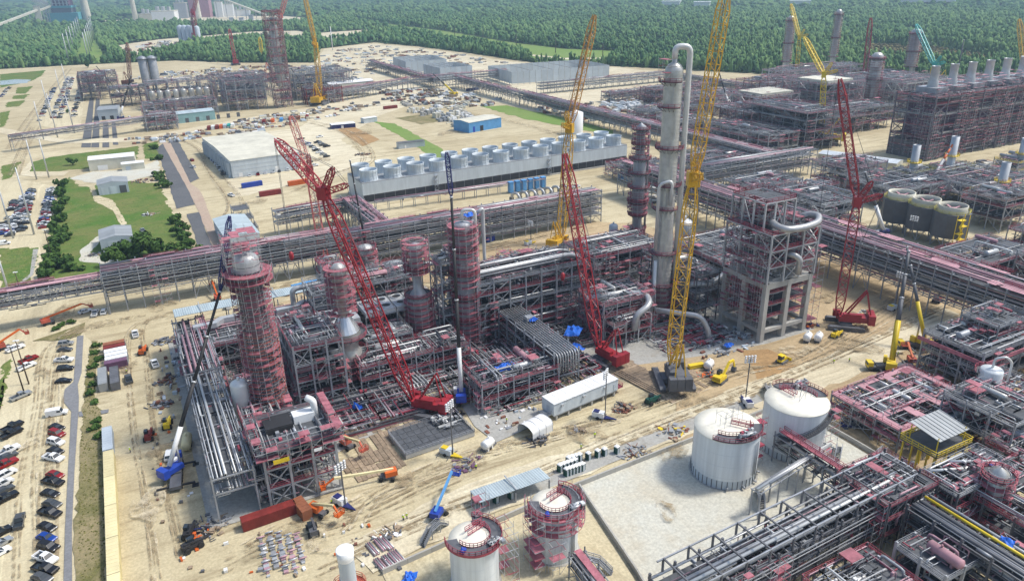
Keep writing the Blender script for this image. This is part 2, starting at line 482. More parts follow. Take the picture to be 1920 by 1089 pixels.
# grass plots and ponds on the left
LAWNS = []
for pts in ([(-136.5,1313.6), (-81.1,1335.9), (-82.4,1256.8), (-90.5,1191.7), (-121.5,1133.0)], [(-102.5,1119.0), (-85.7,1124.5), (-89.2,1048.5), (-99.3,1055.8)], [(-100.6,1036.2), (-85.0,1040.3), (-87.7,997.7), (-100.0,1006.4)],
            [(-102.0,980.1), (-85.6,986.7), (-88.3,935.8), (-100.6,936.1)], [(-102.1,897.8), (-94.7,908.0), (-90.8,811.0), (-93.8,797.6)],
            [(-77.9,616.4), (-66.8,626.5), (-68.9,575.6), (-73.7,568.8)],
            [(-60.3,581.9), (-60.4,618.5), (-47.1,631.9), (-19.3,635.2), (9.9,638.6), (5.8,585.6), (-19.2,571.6), (-35.8,578.6), (-51.2,571.0)],
            [(-40.4,536.8), (-35.4,554.4), (-29.0,522.1), (-23.2,515.5), (-17.1,529.9), (-2.2,520.5), (15.1,501.9), (15.6,428.9), (16.5,401.1), (17.2,365.6), (18.4,346.4), (-0.6,345.3), (-21.5,343.0), (-42.8,336.8), (-41.5,431.3)],
            [(13.3,645.8), (24.2,648.3), (20.5,576.2), (11.4,586.0)],
            [(-61.7,409.5), (-45.5,401.6), (-46.0,354.7), (-50.5,341.3), (-55.6,335.5)],
            [(-50.0,267.8), (-47.2,273.8), (-47.2,254.3), (-47.4,236.6)]):
    sheet('grass_plot', pts, 'grass', amp=1.3, step=3); LAWNS.append((pts, int(60 + 1.6 * dist(pts[0], pts[len(pts) // 2]) ** 1.35)))
sheet('pond', [(-128.8,1220.5), (-111.0,1227.8), (-92.5,1206.9), (-95.2,1168.9), (-124.2,1165.2)], 'pondwater', amp=1.0, step=6)
sheet('grass_plot', [(196.6,637.7), (208.8,617.1), (203.3,498.6), (196.1,463.0), (186.9,468.9), (192.6,546.8)], 'grass_far', amp=1.0)
sheet('grass_plot', [(308.9,657.1), (332.9,648.0), (342.8,556.7), (345.3,488.2), (328.3,457.0), (326.9,514.2), (312.2,568.2)], 'grass_far', amp=2.0)
sheet('grass_plot', [(217.8,642.4), (250.1,647.0), (249.4,607.9), (226.3,599.3)], 'scrub', amp=1.5)
sheet('bare_lot', [(158.5,616.4), (174.7,628.3), (175.7,558.0), (156.6,540.2)], 'dirt_orange', amp=0.3)
sheet('dirt_or_shade_yard', [(-35.3,549.4), (-21.5,562.4), (4.0,553.2), (19.1,577.1), (17.3,532.6), (0.9,521.7), (-14.3,515.9)], 'slab_stained', amp=1.0, step=4)
sheet('dirt_track', [(-23.7,515.8), (-21.4,524.9), (-19.8,493.5), (-11.8,475.2), (-9.6,453.8), (-6.7,420.4), (-9.2,417.8), (-12.4,451.9), (-21.1,478.3)], 'sand', amp=0.4, step=3)
sheet('dirt_track', [(-27.9,385.7), (-19.6,406.2), (-18.8,398.1), (-23.9,380.0), (-17.1,364.4), (-12.4,363.2), (-17.2,358.2), (-27.8,369.2)], 'slab_stained', amp=0.6, step=3)
sheet('footpath', [(-47.6,399.3), (-45.4,398.8), (-45.5,360.1), (-52.5,342.4), (-53.0,344.7), (-46.8,362.3)], 'slab')
sheet('dirt_track', [(-65.0,579.8), (-61.4,625.1), (-59.2,619.7), (-59.3,586.5), (-35.7,571.5), (-38.6,559.7), (-57.1,568.1)], 'sand_pale', amp=0.6, step=4)

# slag strips and the paved road between them
sheet('slag_strip', [(21.3,624.3), (29.0,640.3), (29.2,482.7), (28.7,439.9), (18.7,436.4)], 'slag', amp=0.4, step=5)
sheet('slag_strip', [(30.2,641.9), (38.5,638.9), (38.2,502.9), (31.2,493.3)], 'slag', amp=0.4, step=5)
sheet('slag_strip', [(22.5,422.4), (29.0,422.9), (27.0,346.1), (21.3,346.2)], 'slag', amp=0.4, step=5)
sheet('paved_road', [(26.8,641.8), (32.4,640.4), (31.9,491.3), (34.8,473.4), (34.5,447.8), (30.9,350.4), (27.2,347.6), (28.8,425.4), (28.9,468.6)], 'brick_road', amp=0.2)
sheet('paved_strip', [(-29.4,657.5), (-23.2,956.3), (-19.0,953.3), (-22.8,653.2)], 'slag')
sheet('paved_strip', [(-22.5,652.9), (-17.0,951.8), (-13.3,949.2), (-17.1,649.4)], 'slag')
sheet('paved_strip', [(-14.9,648.0), (-12.7,773.8), (-8.4,770.9), (-10.2,644.9)], 'slag')
sheet('paved_strip', [(-7.4,654.7), (-5.7,775.6), (-2.7,773.5), (-3.7,652.3)], 'slag')
for pts in ([(-91.3,766.8), (-93.8,797.6), (-41.9,702.0), (11.8,676.6), (156.4,744.7), (260.7,731.6), (255.8,718.3), (151.3,722.4), (11.6,656.6), (-41.4,681.8)],):
    sheet('dirt_road', pts, 'sand_pale', amp=0.8)

# concrete slabs
sheet('dirt_or_shade_yard', [(96, 100), (160, 80), (260, 40), (300, 90), (250, 240), (200, 300), (100, 290), (60, 280), (30, 270), (100, 264), (96, 184), (130, 150)], 'dirt', amp=2.5, step=6)  # brown right-hand ground; its darker tone also stands in for cloud shadow
sheet('concrete_slab', [(0.0, 151.5), (31.0, 151.5), (31, 166), (50, 172), (62, 184), (96, 184), (96, 262), (0, 262)], 'slab')
sheet('concrete_slab', [(108, 172), (152, 161), (176, 157), (198, 157), (198, 235), (96, 235), (96, 185)], 'slab')
sheet('concrete_slab', [(71.5,172.2), (77.9,171.3), (89.6,158.7), (84.2,152.3), (71.9,150.5), (70.2,160.3)], 'slab', amp=0.3)
sheet('graded_dirt', [(165.2,157.4), (173.2,154.1), (173.0,147.0), (172.4,140.0), (167.2,137.2), (159.1,136.9), (154.6,138.8), (159.6,147.3)], 'dirt_orange', amp=0.6, step=3)
sheet('haul_road', [(25.0,132.7), (61.3,138.2), (109.6,137.9), (151.1,140.8), (198.5,141.7), (251.2,148.0), (251.2,139.9), (192.2,128.6), (150.3,127.4), (102.1,128.0), (69.7,126.5), (28.4,120.9)], 'sand_pale', amp=0.8, step=4)
sheet('walk_slab', [(55.2,131.3), (127.3,134.6), (149.4,134.7), (148.1,131.3), (124.0,129.7), (55.5,126.1)], 'slab')
TANKPAD = [(81.0, 124), (152, 126.5), (152, 83), (95, 80), (70, 66), (75.5, 92)]
sheet('tank_pad', TANKPAD, 'slab_stained')
sheet('tank_pad', [(30, 120), (80, 123.4), (74.6, 92), (70, 66), (20, 80), (30, 108)], 'sand_lot')
sheet('walkway', [(-27.9,282.0), (-25.9,280.9), (-26.3,250.1), (-27.3,242.1), (-26.9,233.2), (-26.9,224.9), (-27.5,193.1), (-27.7,168.0), (-27.2,139.4), (-28.9,140.4), (-29.1,168.8), (-29.0,193.9), (-28.8,225.3), (-31.2,233.5), (-30.8,241.1), (-28.5,245.1)], 'asphalt')
sheet('walkway', [(-26.9,224.2), (-21.3,221.7), (-19.1,221.2), (-19.2,219.2), (-21.6,219.3), (-26.8,220.9)], 'asphalt')
sheet('scrub_strip', [(-23.4,274.6), (-21.4,273.4), (-22.2,247.8), (-23.0,226.0), (-21.3,222.4), (-21.1,197.5), (-21.3,162.4), (-21.5,136.3), (-26.8,139.2), (-27.2,165.7), (-26.4,203.2), (-25.5,241.9)], 'scrub', amp=0.5, step=2.5)
sheet('scrub_strip', [(-41.9,285.3), (-32.2,289.5), (-25.4,293.3), (-27.0,281.5), (-35.3,281.5)], 'scrub', amp=0.5, step=3)

# wheel tracks, damp patches and spilled soil lying on the dirt
def strip(name, pts, w, m):
    a, b = [], []
    for i, p in enumerate(pts):
        q0, q1 = pts[max(0, i - 1)], pts[min(len(pts) - 1, i + 1)]
        L = dist(q0, q1) + 1e-6
        nx, ny = -(q1[1] - q0[1]) / L, (q1[0] - q0[0]) / L
        ww = w * U(0.6, 1.3) / 2
        a.append((p[0] + nx * ww, p[1] + ny * ww)); b.append((p[0] - nx * ww, p[1] - ny * ww))
    sheet(name, a + b[::-1], m)
def smooth(pts, n=8):
    out = []
    P_ = [pts[0]] + list(pts) + [pts[-1]]
    for i in range(1, len(P_) - 2):
        for k in range(n):
            t_ = k / n
            out.append(tuple(0.5 * (2 * P_[i][c] + (P_[i + 1][c] - P_[i - 1][c]) * t_ + (2 * P_[i - 1][c] - 5 * P_[i][c] + 4 * P_[i + 1][c] - P_[i + 2][c]) * t_ ** 2 + (3 * P_[i][c] - P_[i - 1][c] - 3 * P_[i + 1][c] + P_[i + 2][c]) * t_ ** 3) for c in (0, 1)))
    return out + [pts[-1]]
TRACKS = [[(23.2,126.4), (43.6,129.2), (72.2,130.9), (115.9,134.4), (156.8,135.7), (209.2,139.9), (252.3,144.6)], [(-11.1,141.9), (-11.6,167.5), (-11.9,200.8), (-11.7,241.7), (-10.1,276.7), (4.7,283.9), (34.9,289.7), (60.0,287.9)],
          [(1.2,138.6), (12.9,141.4), (26.6,138.7), (43.0,141.4), (60.8,143.4)], [(25.9,136.1), (35.7,143.3), (59.4,146.8), (81.7,145.0), (106.1,143.0)], [(-35.9,155.6), (-37.6,193.7), (-37.1,234.1), (-36.6,273.0), (-28.8,287.5), (-11.4,287.8)], [(114.5,144.5), (153.0,147.3), (175.1,142.5), (221.8,151.9), (247.8,158.4)],
          [(37.5,393.5), (48.8,432.5), (48.9,521.1), (51.4,597.9), (39.0,666.4)], [(85.4,436.1), (112.0,464.2), (146.3,495.1), (161.3,598.1), (142.5,684.2)], [(-68.5,780.5), (-70.0,677.1), (-69.8,579.5)], [(-49.7,1328.5), (-72.1,847.9), (-77.3,681.9)], [(279.3,640.8), (294.8,564.7), (299.1,493.4), (267.3,478.7)], [(46.6,286.0), (81.9,285.2), (133.2,289.0), (193.4,293.4)]]
for tr in TRACKS:
    for _ in range(5):
        o = (U(-5, 5), U(-3, 3))
        base_ = smooth([(x + o[0] + U(-0.8, 0.8), y + o[1] + U(-0.8, 0.8)) for x, y in tr])
        for s in (0, 1.9): strip('wheel_track', [(x + s * 0.5, y + s) for x, y in base_], U(0.35, 0.8), random.choice(('track_dark', 'track_dark', 'track_pale')))
def blob(name, c, r, m, n=18):
    ph = [U(0, 6) for _ in range(3)]
    st = U(0.4, 1.0); an = U(0, 3)
    pts = []
    for k in range(n):
        a = 2 * PI * k / n
        q = r * (1 + 0.28 * math.sin(2 * a + ph[0]) + 0.2 * math.sin(3 * a + ph[1]) + 0.12 * math.sin(5 * a + ph[2]))
        x, y = q * math.cos(a), q * st * math.sin(a)
        pts.append((c[0] + x * math.cos(an) - y * math.sin(an), c[1] + x * math.sin(an) + y * math.cos(an)))
    sheet(name, pts, m)
for c, r, m in (((109.5,123.8), 4.0, 'track_dark'), ((8.6,149.8), 3, 'track_dark'), ((20.8,135.0), 3, 'track_pale'), ((45.2,147.3), 4, 'track_dark'), ((-7.6,189.8), 5, 'track_dark'), ((-11.6,167.5), 6, 'track_pale'), ((-13.0,246.5), 4, 'track_dark'), ((94.1,140.8), 5, 'track_dark'), ((131.3,141.6), 5, 'track_dark'), ((180.7,147.6), 6, 'track_pale'), ((198.5,141.7), 7, 'track_dark'), ((222.5,173.3), 6, 'track_dark'),
                ((117.9,513.4), 7, 'track_dark'), ((172.3,590.8), 9, 'track_dark'), ((230.4,551.9), 9, 'track_dark'), ((59.3,426.0), 6, 'track_dark'), ((64.8,494.1), 7, 'track_dark'), ((0.0,295.1), 6, 'track_dark'), ((-32.6,305.6), 7, 'track_dark'), ((-37.4,256.5), 4, 'track_dark'), ((-38.0,212.6), 4, 'track_pale'), ((130.2,129.3), 2, 'track_dark'), ((93.7,106.5), 3, 'track_dark'), ((321.6,309.1), 8, 'track_dark'), ((263.9,324.6), 8, 'track_dark'), ((459.1,259.7), 14, 'track_dark'), ((220.6,395.4), 7, 'track_dark')): blob('damp_patch', c, r, m)

# ------------------------------------------------------------ forest
def inpoly(X, Y, poly):
    ins = np.zeros(len(X), bool)
    k = len(poly)
    for i in range(k):
        x1, y1 = poly[i]
        x2, y2 = poly[(i + 1) % k]
        c = ((y1 > Y) != (y2 > Y)) & (X < (x2 - x1) * (Y - y1) / (y2 - y1 + 1e-12) + x1)
        ins ^= c
    return ins

def tone_attr(me, nper, tones):
    at = me.attributes.new('tone', 'FLOAT', 'POINT')
    at.data.foreach_set('value', np.repeat(tones, nper).astype(np.float32))

def foliage_mat(name, dark, light, extra=None):
    m = bpy.data.materials.new(name)
    m.use_nodes = True
    nt = m.node_tree
    b = nt.nodes['Principled BSDF']
    b.inputs['Roughness'].default_value = 0.9
    b.inputs['Specular IOR Level'].default_value = 0.1
    a = nt.nodes.new('ShaderNodeAttribute')
    a.attribute_name = 'tone'
    cr = nt.nodes.new('ShaderNodeMix')
    cr.data_type = 'RGBA'
    cr.inputs[6].default_value = (*dark, 1)
    cr.inputs[7].default_value = (*light, 1)
    nt.links.new(a.outputs['Fac'], cr.inputs[0])
    nt.links.new(cr.outputs[2], b.inputs['Base Color'])
    MATS[name] = m

foliage_mat('forest_leaf', (0.055, 0.13, 0.05), (0.16, 0.255, 0.09))
foliage_mat('tree_leaf', (0.03, 0.07, 0.018), (0.085, 0.15, 0.035))
foliage_mat('marsh_leaf', (0.13, 0.125, 0.05), (0.26, 0.22, 0.10))

def crowns(X, Y, rad, hgt, tones, name, m, rings=((0.75, 0.15), (1.0, 0.45), (0.62, 0.8)), n=6):
    """every crown is a lumpy many-sided dome of its own; all of the wood is one mass"""
    k = len(X)
    nr = len(rings)
    an = np.arange(n) * 2 * PI / n
    per = nr * n + 1
    v = np.zeros((k, per, 3))
    for i, (rr, zz) in enumerate(rings):
        jr = rng.uniform(0.6, 1.3, (k, n)) * rr * rad[:, None]
        ja = an[None] + rng.uniform(-0.35, 0.35, (k, n)) + rng.uniform(0, 6, (k, 1))
        v[:, i * n:(i + 1) * n, 0] = X[:, None] + jr * np.cos(ja)
        v[:, i * n:(i + 1) * n, 1] = Y[:, None] + jr * np.sin(ja)
        v[:, i * n:(i + 1) * n, 2] = hgt[:, None] * (zz + rng.uniform(-0.13, 0.13, (k, n)))
    v[:, -1, 0] = X + rng.uniform(-0.3, 0.3, k) * rad
    v[:, -1, 1] = Y + rng.uniform(-0.3, 0.3, k) * rad
    v[:, -1, 2] = hgt * rng.uniform(0.9, 1.08, k)
    f = []
    for i in range(nr - 1):
        for j in range(n):
            j2 = (j + 1) % n
            f += [(i * n + j, i * n + j2, (i + 1) * n + j2), (i * n + j, (i + 1) * n + j2, (i + 1) * n + j)]
    for j in range(n):
        f.append(((nr - 1) * n + j, (nr - 1) * n + (j + 1) % n, per - 1))
    f = np.array(f)
    F = (f[None] + (np.arange(k) * per)[:, None, None]).reshape(-1, 3)
    me = bpy.data.meshes.new(name)
    me.vertices.add(k * per)
    me.vertices.foreach_set('co', v.astype(np.float32).ravel())
    me.loops.add(F.size)
    me.loops.foreach_set('vertex_index', F.astype(np.int32).ravel())
    me.polygons.add(len(F))
    me.polygons.foreach_set('loop_start', np.arange(0, F.size, 3, dtype=np.int32))
    me.materials.append(MATS[m])
    me.update(calc_edges=True)
    at = me.attributes.new('tone', 'FLOAT', 'POINT')
    at.data.foreach_set('value', (np.repeat(tones, per) + rng.uniform(-0.12, 0.12, k * per)).astype(np.float32))
    return put(name, me)

def sector(r0, r1, step, jit=0.45):
    """jittered grid of points over the land ahead between two ranges"""
    xs = np.arange(-r1 * 0.45, r1 * 0.98, step)
    ys = np.arange(-200, r1, step)
    X, Y = [a.ravel() for a in np.meshgrid(xs, ys)]
    X = X + rng.uniform(-jit, jit, len(X)) * step
    Y = Y + rng.uniform(-jit, jit, len(Y)) * step
    r_ = np.hypot(X, Y)
    a = np.degrees(np.arctan2(X, Y))
    k = (r_ >= r0) & (r_ < r1) & (a > -10.5) & (a < 64.5)
    return X[k], Y[k]

KEEPOUT = [SITE, ROW, LEFTROW, MARSH, [(-179.5,2854.1), (-21.0,2796.3), (-20.3,3343.0), (-212.1,3462.0)], [(64.3,2781.3), (448.3,2599.3), (538.7,2998.1), (81.6,3331.7)]] + CLEAR
def wild(X, Y):
    k = np.ones(len(X), bool)
    for p in KEEPOUT: k &= ~inpoly(X, Y, p)
    return k
def patch(X, Y, s, ph):
    return 0.5 + 0.25 * (np.sin(X / s + ph) + np.sin(Y / (s * 1.3) - ph * 1.7)) * np.cos((X + Y) / (s * 2.1) + ph)
for (r0, r1, st, rad, hg) in ((560, 1500, 6.0, 3.6, 14), (1500, 2600, 9.5, 5.8, 15), (2600, 4500, 21, 13, 18), (4500, 9500, 60, 38, 24)):
    X, Y = sector(r0, r1, st)
    k = wild(X, Y)
    X, Y = X[k], Y[k]
    pt = patch(X, Y, 160.0, 1.0) * 0.5 + patch(X, Y, 47.0, 2.3) * 0.5
    keep = rng.uniform(0, 1, len(X)) < 0.6 + pt * 0.5
    X, Y, pt = X[keep], Y[keep], pt[keep]
    h = hg * rng.uniform(0.4, 1.3, len(X)) * (0.75 + 0.5 * pt)
    o = crowns(X, Y, rad * rng.uniform(0.4, 1.45, len(X)), h, np.clip(pt * 0.8 + rng.uniform(-0.4, 0.5, len(X)), 0, 1.25), 'forest', 'forest_leaf', ((0.8, 0.12), (1.0, 0.45), (0.6, 0.8)) if r0 < 600 else ((0.95, 0.2), (0.75, 0.7)), 5)
    tag(o, {560: 'dense green pine forest beyond the plant', 1500: 'distant forest beyond the nearest trees', 2600: 'far forest fading into haze', 4500: 'hazy blue forest reaching to the horizon'}[r0], 'forest', kind='stuff')
# low shrubs of the marsh
X, Y = sector(600, 1900, 7.0)
k = inpoly(X, Y, MARSH)
X, Y = X[k], Y[k]
o = crowns(X, Y, rng.uniform(1.5, 4, len(X)), rng.uniform(1.5, 5, len(X)), rng.uniform(0, 1, len(X)), 'marsh_shrubs', 'marsh_leaf')
tag(o, 'tan and olive shrubs of the open marsh before the woods', 'shrubs', kind='stuff')

# tufts over the lawns and along their ragged edges
GX, GY = [], []
for poly, n in LAWNS:
    xs, ys = zip(*poly)
    X, Y = rng.uniform(min(xs) - 2, max(xs) + 2, n * 3), rng.uniform(min(ys) - 2, max(ys) + 2, n * 3)
    k = inpoly(X, Y, poly)
    GX.append(X[k][:n]); GY.append(Y[k][:n])
GX, GY = np.concatenate(GX), np.concatenate(GY)
foliage_mat('tuft_leaf', (0.06, 0.13, 0.02), (0.20, 0.23, 0.07))
tag(crowns(GX, GY, rng.uniform(0.2, 0.9, len(GX)), rng.uniform(0.08, 0.4, len(GX)), rng.uniform(0, 1, len(GX)), 'grass_tufts', 'tuft_leaf', ((1.0, 0.1),), 5), 'rough grass tufts over the left lawns', 'grass', kind='stuff')

# ------------------------------------------------------------ shared builders
MESHCACHE = {}
def cached(key, fn):
    if key not in MESHCACHE: MESHCACHE[key] = fn()
    return MESHCACHE[key]
def bar_mesh(L, w, m, axis='z'):
    L = round(L, 2)
    def mk():
        mb = MB()
        e = {'x': (L, 0, 0), 'y': (0, L, 0), 'z': (0, 0, L)}[axis]
        mb.bar((0, 0, 0), e, w)
        return mb.mesh('bar', m)
    return cached(('bar', L, w, m, axis), mk)
def tube_mesh(L, r, m, axis='x', n=8):
    L = round(L, 1)
    def mk():
        mb = MB()
        e = {'x': (L, 0, 0), 'y': (0, L, 0), 'z': (0, 0, L)}[axis]
        mb.tube((0, 0, 0), e, r, n)
        return mb.mesh('tube', m)
    return cached(('tube', L, r, m, axis, n), mk)
def brace_mesh(dx, dy, dz, w, m):
    k = ('brace', round(dx, 2), round(dy, 2), round(dz, 2), w, m)
    def mk():
        mb = MB()
        mb.bar((0, 0, 0), (dx, dy, dz), w)
        return mb.mesh('brace', m)
    return cached(k, mk)

def rail(mb, pts, h=1.1, mi=0, post=2.2, w=0.09, closed=False):
    """guard rail: posts, top and mid rail along a polyline of (x, y, z)"""
    pts = list(pts)
    if closed: pts.append(pts[0])
    for a, b in zip(pts, pts[1:]):
        a, b = np.array(a, float), np.array(b, float)
        L = np.linalg.norm(b - a)
        n = max(1, int(round(L / post)))
        for i in range(n + 1):
            p = a + (b - a) * i / n
            mb.bar(p, p + (0, 0, h), w, None, mi)
        for z in (h, h * 0.52):
            mb.bar(a + (0, 0, z), b + (0, 0, z), w, None, mi)
        mb.bar(a + (0, 0, 0.12), b + (0, 0, 0.12), 0.05, 0.22, mi)

def scaffold(mb, x0, y0, x1, y1, z0, z1, step=2.4, lift=2.0, deck=0.5, miss=0.12, t=0.07):
    deck *= 0.6
    """independent tied scaffold: 0 tube, 1 red ledger, 2 deck plank"""
    nx = max(1, int(round((x1 - x0) / step)))
    ny = max(1, int(round((y1 - y0) / step)))
    nz = max(1, int(round((z1 - z0) / lift)))
    xs = np.linspace(x0, x1, nx + 1)
    ys = np.linspace(y0, y1, ny + 1)
    zs = np.linspace(z0, z1, nz + 1)
    top = {}
    for i, x in enumerate(xs):
        for j, y in enumerate(ys):
            if random.random() < miss: continue
            top[i, j] = z1 + U(-0.6, 1.4)
            mb.bar((x, y, z0), (x, y, top[i, j]), t, None, 0)
    for k, z in enumerate(zs):
        if k == 0: continue
        for i in range(nx + 1):
            for j in range(ny + 1):
                if i < nx and random.random() > miss: mb.bar((xs[i], ys[j], z), (xs[i + 1], ys[j], z), t, None, 1 if random.random() < 0.5 else 0)
                if j < ny and random.random() > miss: mb.bar((xs[i], ys[j], z), (xs[i], ys[j + 1], z), t, None, 1 if random.random() < 0.5 else 0)
        for i in range(nx):
            for j in range(ny):
                if random.random() < deck:
                    mb.box(((xs[i] + xs[i + 1]) / 2, (ys[j] + ys[j + 1]) / 2, z + 0.08), (xs[i + 1] - xs[i] - 0.1, ys[j + 1] - ys[j] - 0.1, 0.07), 2)
    if nx: 
        for k in range(nz):
            if random.random() < 0.5:
                i = random.randrange(nx)
                mb.bar((xs[i], ys[0], zs[k]), (xs[i + 1], ys[0], zs[k + 1]), t, None, 0)
SCAF = ['steel_light', 'red', 'red_deck']

def scaffold_ring(mb, r0, r1, z0, z1, n=14, lift=2.0, deck=0.8, t=0.075, a0=0.0, a1=2 * PI):
    zs = np.arange(z0, z1 + 0.1, lift)
    full = a1 - a0 > 6.2
    an = a0 + (a1 - a0) * np.arange(n + (0 if full else 1)) / n
    for a in an:
        for rr in (r0, r1):
            mb.bar((rr * math.cos(a), rr * math.sin(a), z0), (rr * math.cos(a), rr * math.sin(a), z1 + U(0.2, 1.5)), t, None, 0)
    m = len(an)
    for z in zs:
        for i in range(n):
            a, b = an[i], an[(i + 1) % m]
            for rr in (r0, r1):
                for dz, mi in ((0, 1), (1.0, 1 if rr == r1 else 0)):
                    if random.random() < 0.85:
                        mb.bar((rr * math.cos(a), rr * math.sin(a), z + dz), (rr * math.cos(b), rr * math.sin(b), z + dz), t, None, mi)
            mb.bar((r0 * math.cos(a), r0 * math.sin(a), z), (r1 * math.cos(a), r1 * math.sin(a), z), t, None, 0)
            if random.random() < deck:
                q = [(rr * math.cos(c), rr * math.sin(c)) for rr, c in ((r0, a), (r1, a), (r1, b), (r0, b))]
                mb.prism(q, z + 0.05, z + 0.12, 2)
            if random.random() < 0.12:
                mb.bar((r1 * math.cos(a), r1 * math.sin(a), z), (r1 * math.cos(b), r1 * math.sin(b), z + lift), t, None, 0)

CLUT = ['pipe', 'pipe_white', 'pink_pipe', 'steel_dark', 'red', 'steel']
def clutter(mb, x0, y0, z0, x1, y1, z1, n, r=(0.05, 0.14), w=(5, 2, 2, 4, 2, 6)):
    """small-bore piping, valves and boxes that nobody could count"""
    for _ in range(int(n * 1.6)):
        mi = random.choices(range(6), w)[0]
        p = np.array([U(x0, x1), U(y0, y1), U(z0, z1)])
        k = random.random()
        if k < 0.72:
            rr = U(*r)
            pts = [p]
            for _s in range(random.choice((1, 2, 2, 3))):
                ax = random.choice((0, 0, 1, 1, 2))
                q = pts[-1].copy()
                lo, hi = ((x0, x1), (y0, y1), (z0, z1))[ax]
                q[ax] = min(hi, max(lo, q[ax] + random.choice((-1, 1)) * U(0.15, 0.6) * (hi - lo) * (0.5 if hi - lo > 15 else 1)))
                if abs(q[ax] - pts[-1][ax]) > 0.4: pts.append(q)
            for a, b in zip(pts, pts[1:]):
                mb.bar(a, b, rr * 2, None, mi)
        elif k < 0.86:
            s = U(0.3, 0.9)
            mb.box(p, (s, s * U(0.6, 1.6), s * U(0.6, 1.4)), mi)
        else:
            L = U(1.5, 4)
            ax = random.choice((0, 1))
            q = p.copy(); q[ax] = min((x1, y1)[ax], q[ax] + L)
            if abs(q[ax] - p[ax]) > 0.5: mb.tube(p, q, U(0.18, 0.4), 8, mi)

def elbow(pts, r):
    """round off the corners of a pipe route"""
    pts = [np.array(p, float) for p in pts]
    out = [pts[0]]
    for a, b, c in zip(pts, pts[1:], pts[2:]):
        u, v = a - b, c - b
        lu, lv = np.linalg.norm(u), np.linalg.norm(v)
        k = min(r, lu * 0.45, lv * 0.45)
        p0, p1 = b + u / lu * k, b + v / lv * k
        for t in ((0, 0.25, 0.5, 0.75, 1) if r > 0.9 else (0, 0.5, 1)):
            out.append((1 - t) ** 2 * p0 + 2 * t * (1 - t) * b + t * t * p1)
    out.append(pts[-1])
    return out
def pipe(parent, pts, r, m='pipe', n=10, name='pipe'):
    return MB().path(elbow(pts, r * 2.6), r, n).build(name, m, parent)

def drum(parent, c, r, L, axis='x', m='clad', name='drum'):
    """horizontal vessel with dished ends on two saddles"""
    def mk():
        mb = MB()
        prof = [(0.01, -L / 2 - r * 0.45), (r * 0.6, -L / 2 - r * 0.33), (r * 0.92, -L / 2 - r * 0.12), (r, -L / 2), (r, L / 2), (r * 0.92, L / 2 + r * 0.12), (r * 0.6, L / 2 + r * 0.33), (0.01, L / 2 + r * 0.45)]
        mb.lathe(prof, 14)
        v = mb.v[0]
        mb.v[0] = np.c_[v[:, 2], v[:, 1], -v[:, 0]]
        for s in (-1, 1):
            mb.box((s * L * 0.3, 0, -r * 0.95), (0.5, r * 1.5, r * 0.9))
        mb.tube((L * 0.15, 0, r * 0.8), (L * 0.15, 0, r * 1.5), r * 0.18, 6)
        return mb.mesh('drum', m)
    me = cached(('drum', round(r, 2), round(L, 1), m), mk)
    return put(name, me, parent, c, PI / 2 if axis == 'y' else 0)

def upright(parent, c, r, h, m='clad', name='vessel', legs=1.2):
    def mk():
        mb = MB()
        prof = [(r * 0.85, 0), (r * 0.85, legs), (r, legs + 0.1), (r, h), (r * 0.93, h + r * 0.2), (r * 0.62, h + r * 0.42), (0.02, h + r * 0.55)]
        mb.lathe(prof, 16)
        mb.tube((0, 0, h + r * 0.4), (0, 0, h + r * 0.9), r * 0.18, 6)
        return mb.mesh('vessel', m)
    return put(name, cached(('up', round(r, 2), round(h, 1), m, legs), mk), parent, c)

